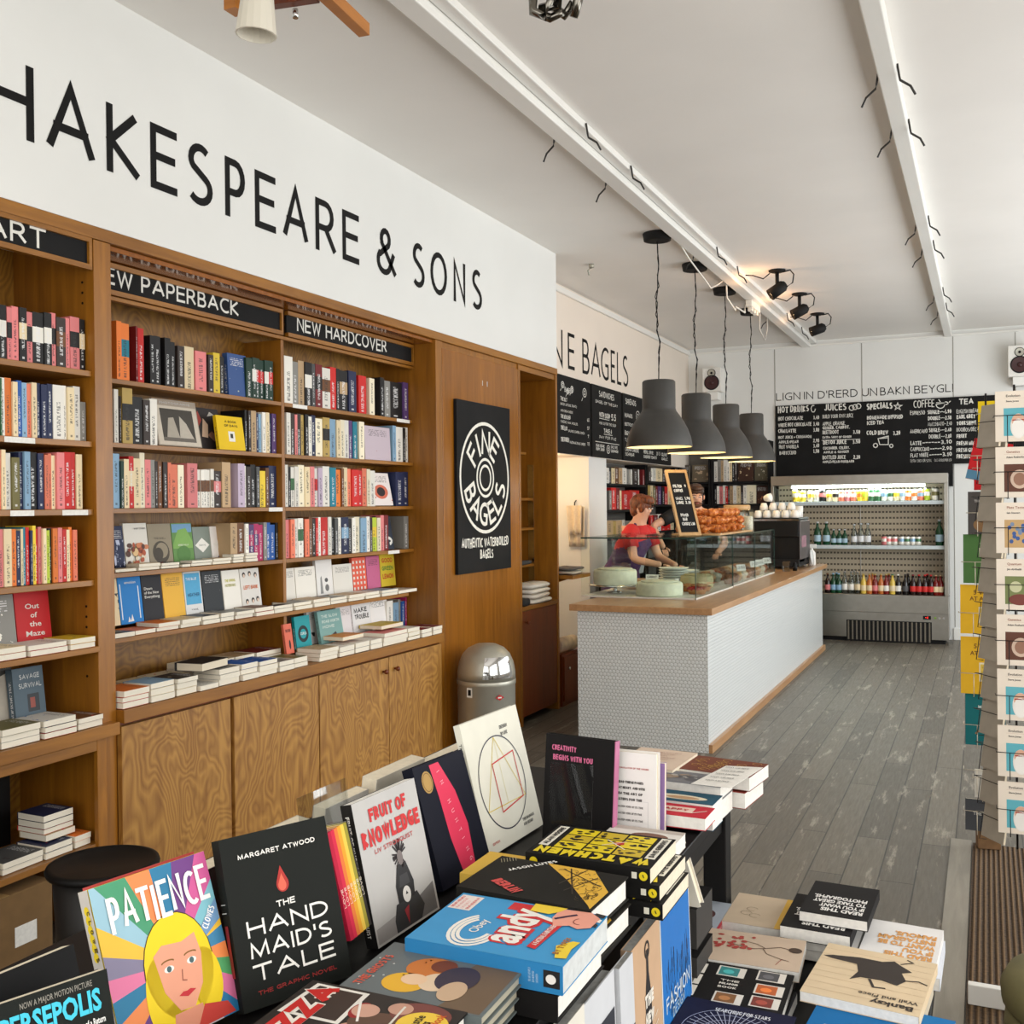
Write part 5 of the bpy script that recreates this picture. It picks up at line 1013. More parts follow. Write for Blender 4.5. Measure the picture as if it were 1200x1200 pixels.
GRN = ('g', (150, 190, 206), (180, 190, 200))
for x, h, r, k, nm in ((958, .28, .042, 'g', 'tall green water bottle with a pale blue label, left end'), (968.5, .28, .042, 'g', 'second tall green water bottle from the left'), (977, .19, .032, 'g', 'first of three small green bottles'), (983.5, .19, .032, 'g', 'second of three small green bottles'), (990, .19, .032, 'g', 'third of three small green bottles'), (1001, .25, .036, 'c', 'left clear bottle'), (1009, .26, .036, 'c', 'middle clear bottle'), (1017, .26, .036, 'c', 'right clear bottle'), (1101, .3, .044, 'g', 'lone tall green bottle at the right end')):
    p = at(x, 630, Y=YF); bottle(k, (168, 196, 212) if k == 'g' else (224, 226, 228), (190, 196, 200), h, r, TR(p.x, YF, zs2t + .001), nm + ', middle fridge shelf', 'bottles on the middle fridge shelf')
for i, (x, a, b, nm) in enumerate(((1036.5, 'pk', 'wh', 'pale pink'), (1041.5, 'wh', 'pk', 'white and pink'), (1048.5, 'wh', 'pk', 'pink-ringed'), (1056.5, 'wh', 'lb', 'pale green'), (1063, 'wh', 'gn', 'mint-ringed'), (1069.5, 'wh', 'lb', 'grey-green'), (1076, 'wh', 'gn', 'light green'))):
    p = at(x, 632, Y=YF); can(PAL[a][:3], PAL[b][:3], TR(p.x, YF, zs2t + .001), '%s can on the middle fridge shelf, %s of seven' % (nm, ORD[i]), 'cans on the middle fridge shelf')
low = [(970, 'b', 'pk', 'br'), (976.5, 'g', 'lb', 'lb'), (983, 'g', 'lb', 'lb'), (990, 'c', 'wh', 'gy'), (997.5, 'c', 'wh', 'gy'), (1005, 'c', 'cr', 'gy'), (1012, 'y', 'cr', 'go'), (1019, 'o', 'cr', 'go'), (1025.5, 'r', 'pk', 'go'), (1032.5, 'o', 'cr', 'go'), (1038.5, 'r', 'wh', 'go'), (1046, 'y', 'cr', 'gn'), (1052.5, 'k', 'wh', 'wh'), (1061, 'k', 'dg', 'dk'), (1070, 'b', 'rd', 'dr'), (1077, 'b', 'rd', 'rd'), (1084, 'b', 'rd', 'rd'), (1091, 'b', 'rd', 'rd'), (1097, 'r', 'cr', 'tn'), (1103, 'r', 'cr', 'tn')]
bn = {'b': 'dark cola-brown', 'g': 'small green', 'c': 'clear', 'y': 'yellow', 'o': 'orange', 'r': 'dark red', 'k': 'black'}
for i, (x, g, l, c_) in enumerate(low):
    p = at(x, 690, Y=12.68); p.x = min(p.x, FX1 - .085); bottle(g, PAL[l][:3], PAL[c_][:3], .235 if g != 'c' else .26, .034, TR(p.x, 12.68, zb + .001), '%s bottle with a %s label on the bottom fridge tray, %s from left' % (bn[g], PAL[l][3], ordn(i)), 'bottles on the bottom fridge tray')
    if i % 3 == 1 and i < 19: bottle(g, PAL[l][:3], PAL[c_][:3], .235 if g != 'c' else .26, .034, TR(p.x + .02, 12.82, zb + .001), '%s bottle in the second row of the bottom fridge tray' % bn[g], 'second row of bottles on the fridge tray')

# ------------------------------------------------------------------ black bookcases behind the counter
def blackcase(lab, x0, x1, y0, y1, zs, top, side):
    t = thing('bookcase', lab, 'bookcase', ((x0 + x1) / 2, (y0 + y1) / 2, 0)); ox, oy = (x0 + x1) / 2, (y0 + y1) / 2
    def q(n, *b): MB().box(b[0] - ox, b[1] - ox, b[2] - oy, b[3] - oy, b[4], b[5], MATTE if n != 'back_panel' else M((112, 108, 102), .8)).build(n, t)
    if side == 'L':
        q('side_panel', x0, x1, y0, y0 + .025, 0, top); q('side_panel', x0, x1, y1 - .025, y1, 0, top); q('back_panel', x0, x0 + .015, y0 + .026, y1 - .026, .05, top)
        for z in zs: q('shelf', x0 + .016, x1, y0 + .026, y1 - .026, z - .025, z)
    else:
        q('side_panel', x0, x0 + .025, y0, y1, 0, top); q('side_panel', x1 - .025, x1, y0, y1, 0, top); q('back_panel', x0 + .026, x1 - .026, y1 - .015, y1, .05, top)
        for z in zs: q('shelf', x0 + .026, x1 - .026, y0, y1 - .016, z - .025, z)
ZL = [1.85, 1.57, 1.27, .95, .5]; ZM = [1.9, 1.62, 1.3, .95, .5]
blackcase('black bookcase in the wall niche behind the woman, red books on it', -3.87, -3.6, 9.9, 11.55, ZL, 2.085, 'L')
blackcase('second black bookcase in the niche, nearer the corner', -3.87, -3.6, 11.58, 12.78, ZM, 2.085, 'L')
xm = at(833, 560, Y=12.85).x
blackcase('black cookbook case in the corner of the back wall', -3.58, xm, 12.82, 13.09, ZM, 2.4, 'B'); blackcase('black cookbook case beside the fridge', xm + .01, -2.42, 12.82, 13.09, ZM, 2.4, 'B')
gc = 'cookbooks behind the counter'
def crow(phrase, X, z, x0, toks, h): row(phrase, gc, X, z, x0, toks, h, .2, True)
crow('top shelf of the red-book bookcase', -3.61, ZL[0], 710, 'wh4 bk3 cr4 br5 tn4 wh5 gy3 -2 wh2 dk6 wh2 -3 dr3 pk5 dk3 gy3', 17)
crow('middle shelf of the red-book bookcase', -3.61, ZL[1], 714, 'gy3 rd6:24 dr4:24 cr2 rd9:21 rd12:21', 21)
crow('lower shelf of the red-book bookcase', -3.61, ZL[2], 711, 'tn8 go4 tn7 wh3 gy8', 18)
crow('top shelf of the corner niche bookcase', -3.61, ZM[0], 760, 'dk3 wh3 wh3 cr8 dk4 br6 dk5', 16)
crow('middle shelf of the corner niche bookcase', -3.61, ZM[1], 760, 'go3 cr3 ol3 dr3 pu4 bk3 rd4 cr5', 22)
crow('lower shelf of the corner niche bookcase', -3.61, ZM[2], 762, 'rd4 dr5 wh4 rd6 rd5 cr4', 20)
def clampx(a, b):
    m = (a + b) / 2
    return (max(a, -3.55), min(b, xm - .03)) if m < xm else (max(a, xm + .04), min(b, -2.45))
def brow(phrase, Y, z, x0, toks, h):
    x = x0; zm = z + .1; L = []
    for tk in toks.split():
        if tk[0] == '-': x += float(tk[1:]); continue
        L.append((tk[:2], x, x + float(tk[2:]))); x += float(tk[2:])
    nm = [PAL[c[0]][3] for c in L]
    for i, (c, a, b) in enumerate(L):
        xa_, xb_ = clampx(at(a, 580, Y=Y).x, at(b, 580, Y=Y).x)
        if xb_ - xa_ < .006: continue
        rel = 'between %s and %s' % (nm[i - 1], nm[i + 1]) if 0 < i < len(L) - 1 else 'at one end'
        book((.19, xb_ - xa_ - .0015, h / 100 + random.uniform(-.015, .005)), TR(xb_, Y, z + .0012, PI / 2), c, '%s cookbook %s, %s, %s' % (nm[i], rel, ordn(i), phrase), gc, True)
def bface(x0, x1, Y, z, h, c, a, lab):
    xa_, xb_ = clampx(at(x0, 580, Y=Y).x, at(x1, 580, Y=Y).x)
    book((xb_ - xa_, .02, h), TR(xa_, Y, z + .003, 0, -.1), c, lab, gc, True, alt=a, art=.35)
brow('the top back-wall shelf by the fridge', 12.85, ZM[0], 837, 'wh4 gy4 tn3 wh4 wh3 cr3 bk3 dk3', 27)
bface(865, 883, 12.86, ZM[0], .25, (70, 44, 32), (214, 190, 150), 'dark cookbook with a pale round dish, top back-wall shelf'); bface(884.5, 903, 12.86, ZM[0], .25, (90, 84, 66), (196, 190, 170), 'olive cookbook with pale lettering, top back-wall shelf')
bface(786, 808, 12.86, ZM[0], .22, (84, 76, 66), (190, 176, 150), 'grey-brown cookbook face out in the corner, top shelf'); bface(811, 830, 12.86, ZM[0], .22, (104, 92, 74), (196, 170, 140), 'brown food picture cookbook face out, left of the case post')
brow('the middle back-wall shelf by the fridge', 12.85, ZM[1], 837, 'bk3 wh3 pk4 wh3 rd3 dk2 tn4 wh4 cr5 dk3 wh4 iv11', 23)
bface(885, 903, 12.86, ZM[1], .22, (62, 34, 24), (150, 90, 60), 'dark food picture cookbook face out, middle back-wall shelf')
brow('the middle back-wall shelf in the corner', 12.85, ZM[1], 792, 'dk5 gy4 wh3 bk4 tn5 dr4 gy3 dk5', 22)
brow('the lower back-wall shelf by the fridge', 12.85, ZM[2], 838, 'tn5 wh4 dr5 cr6 dk5 gn4 wh5 or5 cr6 br6 wh5', 22)
# alcove
t = thing('hanging_towels', 'cream towels hung on a hook in the warm-lit alcove', 'towels', (-3.6, 9.365, 1.6))
hk = at(675, 590, Y=9.36)
t.location = (hk.x, 9.365, hk.z)
TOW = M((222, 206, 180), .95, 0, .06, 50, 'cream_terry_cloth')
MB().tube([(0, -.002, .03), (0, -.04, .01), (0, -.045, -.02)], .006, BLACK).build('hook', t)
def cloth(x0, x1, z0, z1, y):
    vs = []; n = 14; m = 6
    for j in range(m):
        for i in range(n):
            u = i / (n - 1); v = j / (m - 1); vs.append((x0 + (x1 - x0) * u + (.5 - u) * .03 * (1 - v), y - .018 * math.sin(u * 13 + v), z0 + (z1 - z0) * v))
    return MB().add(vs, [(j * n + i, j * n + i + 1, (j + 1) * n + i + 1, (j + 1) * n + i) for j in range(m - 1) for i in range(n - 1)], TOW, True)
for nm_, a in (('front_towel', (-.07, .08, -.3, -.02, -.07)), ('back_towel', (-.08, .1, -.42, -.03, -.035))):
    o = cloth(*a).build(nm_, t); s_ = o.modifiers.new('thickness', 'SOLIDIFY'); s_.thickness = .012
lamp('alcove_bulb', 'POINT', (-3.72, 8.55, 1.98), 14, (1, .72, .4), r=.05)
t = thing('alcove_lamp', 'small bare bulb hidden high in the warm alcove', 'lamp', (-3.72, 8.55, 2.0)); MB().cyl((0, 0, .05), (0, 0, .09), .02, BLACK).build('socket', t)
sh = thing('wall_shelf', 'small oak bracket shelf on the end of the bookcase run', 'shelf', (-3.2, 7.8, 1.05)); MB().box(-.3, .2, -.15, .25, -.02, .01, WOODH).build('board', sh, bevel=.003); MB().prism([(-.3, -.022), (.12, -.022), (-.3, -.16)], -.01, .01, WOOD, T=frame((0, 0, 0), (1, 0, 0), (0, 0, 1), (0, -1, 0))).build('bracket', sh)
folded('folded_shirt', 'grey and white folded shirt on the small bracket shelf, %s', -3.12, 7.82, 1.062, 2, [(190, 180, 168), (92, 86, 84)], .22, .3, 'shirt', .022)
MB().box(-.012, .012, -.05, .05, 0, 1.9, WOOD).build('wooden_batten', None, 'tall oak batten upright at the alcove edge', 'batten', bevel=.003, T=TR(-3.52, 7.665, 0))
t = thing('low_cupboard', 'low dark brown cupboard in the alcove mouth', 'cupboard', (-3.3, 7.95, 0)); MB().box(-.2, .19, -.28, .3, 0, .42, DARKW).build('body', t); d = MB().box(.191, .208, -.27, .29, .04, .4, DARKW).build('door', t); MB().cyl((.208, -.18, .3), (.222, -.18, .3), .012, CHROME).build('knob', d)
MB().cyl((-.02, -.16, .06), (.0, .16, .06), .06, M((206, 192, 172), .9, 0, .2, 14), n=20).build('rolled_cloth', None, 'rolled cream cloth on the low dark cupboard', 'cloth', T=TR(-3.15, 7.85, .423))

# ================================================================== the black display table in front
TZ = .868; LZ = .525
t = thing('display_table', 'long black display table crowded with books in the foreground', 'table', (-1.03, 1.6, 0))
MB().box(-.45, .43, -1.15, 1.12, TZ - .03, TZ - .001, BLACK).build('table_top', t, bevel=.003)
MB().box(.36, .4, -1.1, 1.09, TZ - .1, TZ - .031, BLACK).box(-.42, -.38, -1.1, 1.09, TZ - .1, TZ - .031, BLACK).box(-.38, .36, 1.05, 1.09, TZ - .1, TZ - .031, BLACK).build('apron', t)
for x in (-.4, .38):
    for y in (-1.08, 1.075): MB().box(x - .03, x + .03, y - .03, y + .03, 0, TZ - .03, BLACK).build('leg', t, bevel=.003)
t = thing('display_bench', 'lower black bench along the aisle side of the table, stacked with art books', 'bench', (-.34, 1.75, 0))
MB().prism([(-.36, -.95), (.225, -.95), (.225, 1.05), (-.25, 1.05), (-.25, .885), (-.36, .885)], LZ - .03, LZ - .001, BLACK).build('bench_top', t, bevel=.003)
for x in (-.2, .15):
    for y in (-.9, .9): MB().box(x - .02, x + .02, y - .02, y + .02, 0, LZ - .031, BLACK).build('leg', t)

def bigbook(name, label, w, h, t, T, cover, art=None, spine=None, hard=False, page=None, group=None, mat=None, spinecol=None):
    c = .0028 if hard else .0012; ov = .004 if hard else .0006
    m = mat or M(cover if sum(cover) > 160 else tuple(int(v * .62) for v in cover), .65, 0, .04, 14, spec=.18)
    o = MB().prism([(0, 0), (w, 0), (w, c), (c, c), (c, t - c), (w, t - c), (w, t), (0, t)], 0, h, m).build(name, None, label, 'book', group, T=T)
    if spinecol: MB().box(-.0012, -.0004, 0, t, 0, h, M(spinecol, .4, 0, .03, 14)).build('spine_strip', o)
    MB().box(c + .0003, w - ov, c + .0003, t - c - .0003, ov, h - ov, page or PAGEW).build('page_block', o)
    if art:
        mb = MB(T=frame((0, -.0001, 0), (1, 0, 0), (0, 0, 1), (0, -1, 0))); art(mb, w, h); mb.build('cover_print', o)
    if spine:
        mb = MB(T=frame((-.0014, t, 0), (0, -1, 0), (0, 0, 1), (-1, 0, 0))); spine(mb, t, h); mb.build('spine_print', o)
    return o
def standT(x, y, yaw, lean, t, z=TZ): return TR(x, y, z + t * math.sin(lean) + .001, PI / 2 + yaw, -lean)
def flatT(x, y, z, phi): return TR(x, y, z, phi, -PI / 2)
I4 = Matrix.Identity(4)
def X2(x, y, rot=0): return Matrix.Translation((x, y, 0)) @ Matrix.Rotation(math.radians(rot), 4, 'Z')
def rect(mb, x0, y0, x1, y1, rgb, z=.0003): mb.flat([(x0, y0), (x1, y0), (x1, y1), (x0, y1)], M(rgb, .5, 0, .03, 14, spec=.3), None, z)
def pol(mb, pts, rgb, z=.0003): mb.flat(pts, M(rgb, .5, 0, .03, 14, spec=.3), None, z)
def scr(mb, pts, r, rgb, z=.0009): stroke(mb, pts, r, M(rgb, .5, 0, .03, 14, spec=.3), None, z)
def lt(mb, tx, x, y, h, rgb, w=None, r=.07, rot=0, align='l', z=.001, jit=0): letters(mb, tx, X2(x, y, rot), h, M(rgb, .5, 0, .03, 14, spec=.3), w=w, r=r, align=align, z=z, jit=jit)
def bt(mb, tx, x, y, h, rgb, w=None, bold=.01, rot=0, align='l', z=.001): btext(mb, tx, X2(x, y, rot), h, M(rgb, .5, 0, .03, 14, spec=.3), w=w, bold=bold, align=align, z=z)
def smallprint(mb, x, y, w, n, dy, rgb, h=.004):
    words_ = 'THE ART AND LIFE OF MAKING BOOKS'
    for i in range(n): lt(mb, words_[i % 3:][:18 + (i * 5) % 9], x, y - i * dy, h, rgb, w=w * (1 - .17 * (i % 3)), r=.09)

# --- standing row
def art_persepolis(mb, w, h):
    bt(mb, 'NOW A MAJOR MOTION PICTURE', .03, h - .013, .0065, (150, 146, 136), w=w - .05, bold=.0)
    bt(mb, 'PERSEPOLIS', .006, h - .041, .023, (60, 190, 214), w=w - .018, bold=.035)
    bt(mb, 'The Story of a Childhood and The Story of a Return', .012, h - .056, .007, (232, 232, 228), w=w - .022, bold=.02)
    bt(mb, 'one of the most original memoirs I remember it', .02, h - .08, .007, (232, 232, 228), w=w - .05, bold=.015)
    rect(mb, .03, .02, w - .03, h - .12, (120, 30, 34)); pol(mb, ellipse(w / 2, .075, .035, .045), (236, 232, 224), .0006)
def standtop(tl, tr, ztop, lean, h, t):          # from the two top corners seen in the photo
    a = at(*tl, Z=ztop); b = at(*tr, Z=ztop); u = (b - a); yaw = math.atan2(-u.x, u.y); nrm = Vector((math.cos(yaw), math.sin(yaw), 0))
    o = a + nrm * (h * math.sin(lean)); return TR(o.x, o.y, ztop - h * math.cos(lean), PI / 2 + yaw, -lean), u.length
T, W = standtop((-12, 1181), (125, 1135), TZ + .2, .32, .21, .03)
bigbook('paperback_book', 'black paperback with blue block-letter title at the near corner of the table', W, .21, .026, T, (36, 42, 38), art_persepolis, page=PAGE)
T, W = standtop((-30, 1154), (86, 1106), TZ + .2, .32, .21, .035)
bigbook('paperback_book', 'thick black paperback behind the one with the blue title, near corner', W, .21, .026, T, (26, 26, 28), page=PAGE)
def art_rays(mb, w, h):
    cols = [(236, 186, 60), (150, 190, 206), (70, 150, 110), (232, 136, 78), (40, 120, 160), (110, 60, 130), (204, 90, 150), (126, 186, 200), (238, 190, 60), (60, 130, 170), (236, 140, 76), (80, 160, 100), (220, 116, 160), (40, 120, 170), (200, 196, 206), (90, 160, 180), (240, 190, 50), (80, 160, 110), (104, 60, 130), (236, 140, 80), (40, 120, 160), (222, 120, 160), (130, 124, 150)]
    cx, cy = w * .56, h * .42; n = len(cols)
    def edge(a):
        dx, dy = math.cos(a), math.sin(a); k = min(((w - cx) / dx if dx > 0 else -cx / dx) if abs(dx) > 1e-6 else 9, ((h - cy) / dy if dy > 0 else -cy / dy) if abs(dy) > 1e-6 else 9); return (cx + dx * k * .999, cy + dy * k * .999)
    for i in range(n):
        a = 2.75 - i * 2 * PI / n; b = a - 2 * PI / n
        pts = [(cx, cy), edge(a)]
        for qx, qy in ((0, h), (w, h), (w, 0), (0, 0)):
            an = math.atan2(qy - cy, qx - cx)
            for sft in (-4 * PI, -2 * PI, 0, 2 * PI):
                if b < an + sft < a: pts.append((qx * .999, qy * .999))
        pol(mb, pts + [edge(b)], cols[i], .0002)
    lt(mb, 'PATIENCE', .02, h - .07, .05, (244, 242, 236), w=w - .028, r=.19, z=.0016, jit=.07)
    ye, sk_, ol = (240, 208, 20), (232, 160, 130), (60, 40, 20)
    pol(mb, ellipse(cx + .002, h * .4, .057, .074) , ol, .0005); pol(mb, ellipse(cx + .002, h * .4, .0555, .0725), ye, .0007)
    pol(mb, ellipse(cx - .03, h * .24, .03, .06), ye, .0007); pol(mb, ellipse(cx + .04, h * .26, .026, .045), ye, .0007)
    pol(mb, [(cx - .036, h * .5), (cx - .02, h * .545), (cx + .012, h * .525), (cx + .036, h * .55), (cx + .04, h * .42), (cx + .032, h * .25), (cx + .012, h * .14), (cx - .012, h * .15), (cx - .03, h * .28)], sk_, .0009)
    pol(mb, [(cx - .022, h * .14), (cx + .024, h * .14), (cx + .028, .002), (cx - .03, .002)], (222, 146, 118), .0008)
    for ex in (-.016, .022): pol(mb, ellipse(cx + ex, h * .4, .008, .0045), (240, 238, 232), .0011); pol(mb, ellipse(cx + ex, h * .4, .0038, .0042), (70, 96, 100), .0013); scr(mb, arc(cx + ex, h * .435, .011, .004, 160, 20, 6), .001, (130, 90, 30), .0011)
    scr(mb, [(cx + .004, h * .37), (cx + .001, h * .31), (cx + .008, h * .3)], .0008, (150, 80, 60), .0011)
    pol(mb, [(cx - .01, h * .232), (cx - .002, h * .247), (cx + .004, h * .243), (cx + .01, h * .248), (cx + .019, h * .234), (cx + .004, h * .21)], (196, 40, 50), .0011)
    pol(mb, [(w - .03, h * .5), (w - .001, h * .57), (w - .001, h * .7), (w - .036, h * .56)], (110, 150, 190), .0011); lt(mb, 'CLOWES', w - .026, h * .53, .011, (240, 240, 240), w=.034, r=.1, rot=52, z=.0016)
    pol(mb, [(w * .6, .002), (w - .01, .002), (w - .02, .02), (w * .7, .03)], (200, 60, 50), .00085)
def spine_rays(mb, t, h):
    rect(mb, 0, 0, t, h, (200, 194, 186), .0001)
    for i, c in enumerate('CLOWES'): pol(mb, ellipse(t / 2, h - .028 - i * .0125, .0062, .0068, 12), (232, 204, 30), .0004); lt(mb, c, t / 2, h - .031 - i * .0125, .007, (80, 66, 20), w=.006, r=.12, rot=-90, align='c', z=.0008)
q = (-1.046, 1.022, -.19, .37); ob = bigbook('hardcover_book', 'rainbow-rayed hardcover with a yellow-haired face, leaning near the table corner', .193, .235, .024, standT(*q, .024), (228, 206, 70), art_rays, spine_rays, True)
bigbook('hardcover_book', 'red-edged copy standing just behind the rainbow-rayed hardcover', .176, .228, .02, standT(-1.0745, 1.05, -.19, .37, .02), (204, 84, 80), None, None, True)
def art_hand(mb, w, h):
    c = (232, 230, 224)
    lt(mb, 'MARGARET ATWOOD', w / 2, h - .036, .0075, c, w=w * .72, r=.1, align='c')
    pol(mb, arc(w / 2, h - .086, .0105, .012, -200, 20, 12) + [(w / 2, h - .058)], (170, 40, 34), .0005); pol(mb, arc(w / 2 - .001, h - .088, .007, .008, -200, 20, 10) + [(w / 2, h - .07)], (214, 96, 74), .0008)
    lt(mb, 'THE', w / 2, h - .118, .0095, c, w=.032, r=.1, align='c')
    for i, (tx, s) in enumerate((('HAND', .75), ("MAID'S", .75), ('TALE', .75))): lt(mb, tx, w / 2, h - .15 - i * .0315, .0235, c, w=w * s, r=.075, align='c')
    lt(mb, 'THE GRAPHIC NOVEL', w / 2, h - .232, .006, (150, 40, 38), w=w * .72, r=.1, align='c')
q = (-.995, 1.2, -.42, .33)
bigbook('hardcover_book', 'black hardcover with tall thin white title and a red figure, leaning on the table', .186, .25, .026, standT(*q, .026), (38, 42, 38), art_hand, lambda mb, t, h: [rect(mb, t * .2, h * .62, t * .8, h * .625, (200, 200, 196)), rect(mb, t * .2, h * .57, t * .8, h * .575, (200, 200, 196)), rect(mb, t * .3, h * .2, t * .7, h * .5, (140, 40, 40))], True)
# thin coloured spines between
for i, (c, nm) in enumerate((((186, 30, 62), 'crimson'), ((206, 44, 72), 'rose red'), ((222, 120, 60), 'orange'), ((226, 160, 50), 'amber'), ((232, 196, 80), 'yellow'), ((160, 150, 60), 'olive'), ((60, 56, 54), 'dark'))):
    bigbook('thin_paperback', '%s spine of the slim set standing between the black and the grey covers' % nm,   .165, .176, .0095, TR(-.945 - i * .001, 1.415 + i * .0105, TZ + .046, PI - .06, 0, .27), c, None, lambda mb, t, h: lt(mb, 'LOVE', t / 2, h * .38, t * .5, (236, 226, 206), w=.03, r=.08, rot=90, align='c'), group='slim coloured paperbacks on the table')
def art_fruit(mb, w, h):
    rect(mb, 0, 0, w, h, (184, 182, 179), .0001)
    lt(mb, 'FRUIT OF', w * .5, h - .042, .023, (196, 36, 38), w=w * .58, r=.12, align='c', jit=.05, z=.0012); lt(mb, 'KNOWLEDGE', w * .5, h - .08, .028, (196, 36, 38), w=w * .9, r=.13, align='c', jit=.05, z=.0012)
    lt(mb, 'LIV STROMQUIST', w * .5, h - .096, .008, (180, 60, 60), w=w * .6, r=.09, align='c')
    k = (38, 38, 40)
    for i in range(26):
        a = random.uniform(0, 2 * PI); scr(mb, [(w * .54, h * .52), (w * .54 + .021 * math.cos(a), h * .53 + .026 * math.sin(a))], .0016, (44, 34, 36), .0008)
    pol(mb, ellipse(w * .54, h * .5, .0085, .013), (120, 110, 108), .001)
    pol(mb, [(w * .47, h * .46), (w * .61, h * .46), (w * .68, h * .3), (w * .66, h * .2), (w * .4, h * .2), (w * .4, h * .32)], k, .0007)
    pol(mb, [(w * .45, h * .3), (w * .62, h * .3), (w * .6, h * .38), (w * .48, h * .38)], (60, 60, 62), .0009); pol(mb, ellipse(w * .54, h * .235, .012, .014), (222, 218, 212), .001); pol(mb, [(w * .52, h * .235), (w * .56, h * .235), (w * .54, h * .26)], k, .0013)
    pol(mb, [(w * .36, h * .2), (w * .7, h * .22), (w * .78, h * .1), (w * .7, .004), (w * .3, .004), (w * .3, h * .1)], (52, 52, 54), .0006)
    pol(mb, [(.004, h * .12), (w * .34, h * .14), (w * .36, .004), (.004, .004)], (150, 146, 144), .0004); pol(mb, [(w * .66, h * .16), (w * .97, h * .22), (w * .97, .004), (w * .7, .004)], (110, 108, 108), .0004)
    pol(mb, [(w * .46, h * .14), (w * .54, h * .16), (w * .5, h * .03)], (150, 50, 56), .001)
q = (-.938, 1.476, -.055, .225)
bigbook('paperback_book', 'grey and white paperback with red hand-cut title and a seated black figure', .195, .243, .024, standT(*q, .024), (40, 38, 38), art_fruit, lambda mb, t, h: (lt(mb, 'FRUIT OF KNOWLEDGE', t * .35, h - .02, t * .34, (232, 230, 224), w=.12, r=.09, rot=-90), lt(mb, 'LIV STROMQUIST', t * .35, h - .155, t * .3, (232, 230, 224), w=.07, r=.09, rot=-90)))
def art_navy(mb, w, h):
    pol(mb, [(w * .3, h - .006), (w * .48, h - .006), (w * .66, h * .7), (w * .74, h * .4), (w * .68, .006), (w * .44, .006), (w * .36, h * .35), (w * .34, h * .7)], (214, 46, 82), .0004)
    pol(mb, ellipse(w * .2, h * .85, .018, .022), (176, 140, 74), .0006); scr(mb, ellipse(w * .2, h * .85, .0145, .018) + [(w * .2 + .0145, h * .85)], .0008, (120, 90, 40))
    for i, c in enumerate('IN HUNTING'): lt(mb, c, w * (.4 + .022 * i), h * (.9 - .085 * i), .011, (240, 170, 180), w=.007 if c != 'I' else .0012, r=.06, rot=-78)
q = (-.958, 1.742, -.08, .3)
bigbook('hardcover_book', 'navy hardcover with a long pink-red oval and a gold seal', .184, .24, .026, standT(*q, .026), (28, 32, 54), art_navy, None, True)
def art_circle(mb, w, h):
    lt(mb, 'DESIGN', w * .62, h - .04, .008, (50, 50, 50), w=.035, r=.1); lt(mb, 'BY LINE', w * .62, h - .055, .008, (50, 50, 50), w=.03, r=.1)
    cx, cy, r = w * .48, h * .47, w * .385
    for d in (0, .0022): pass
    scr(mb, [(cx + r * math.cos(2 * PI * i / 60), cy + r * 1.02 * math.sin(2 * PI * i / 60)) for i in range(61)], .0013, (34, 34, 60))
    g = (214, 190, 70); R_ = (196, 40, 40)
    scr(mb, [(cx, cy + r), (cx - r * .86, cy - r * .48), (cx + r * .86, cy - r * .5), (cx, cy + r)], .0009, g, .0007); scr(mb, [(cx, cy + r), (cx + .004, cy - r * .5)], .0006, (220, 210, 150), .0006)
    scr(mb, [(cx - r * .3, cy + r * .45), (cx + r * .72, cy + r * .55), (cx + r * .74, cy - r * .5), (cx - r * .28, cy - r * .62), (cx - r * .3, cy + r * .45)], .0014, R_, .0012)
    lt(mb, 'THE BAUHAUS', w * .66, .032, .0065, (60, 60, 60), w=.055, r=.1); lt(mb, 'AND DESIGN', w * .66, .021, .0065, (60, 60, 60), w=.045, r=.1); lt(mb, 'EDITION', w * .1, .018, .005, (190, 70, 60), w=.03, r=.1)
q = (-.964, 1.955, -.057, .25)
bigbook('hardcover_book', 'tall off-white hardcover with a thin black circle, yellow triangle and red square', .259, .285, .016, standT(*q, .016), (222, 220, 206), art_circle, lambda mb, t, h: lt(mb, 'THE BAUHAUS', t * .35, h * .86, t * .4, (50, 50, 50), w=.09, r=.09, rot=-90), True)
# the row behind, backs to it
for i, (y, w, h, t, c, nm) in enumerate(((1.27, .17, .16, .03, (60, 54, 50), 'dark paperback standing behind the black hardcover, only its page tops showing'), (1.46, .12, .165, .03, (206, 196, 180), 'pale paperback behind the slim coloured set, page tops showing'), (1.63, .15, .17, .03, (190, 184, 176), 'pale-backed book behind the grey cover and the acrylic stand'), (1.8, .2, .185, .035, (224, 216, 200), 'cream book standing behind the navy hardcover'), (2.03, .22, .165, .03, (60, 56, 54), 'dark book behind the tall off-white hardcover'))):
    bigbook('paperback_book', nm, w, h, t, TR(-1.2, y + w, TZ + .012, -PI / 2, -.12), c, page=PAGE)
def acrylic(label, x, y, rz, w, h, lean):
    t = thing('acrylic_stand', label, 'book stand', (x, y, TZ + .001), rz)
    MB().box(-w / 2, w / 2, 0, .003, 0, h, ACRYL, T=TR(0, 0, .006, 0, -lean)).build('back_plate', t); MB().box(-w / 2, w / 2, -.06, .0, 0, .003, ACRYL).build('base_plate', t); MB().box(-w / 2, w / 2, -.063, -.06, 0, .03, ACRYL).build('front_lip', t)
acrylic('clear acrylic stand showing its top edge behind the grey and white paperback', -1.075, 1.56, PI / 2, .15, .235, .14)
acrylic('empty clear acrylic stand before the black book with pink lettering', -.8, 2.0, 0.05, .095, .2, .12)
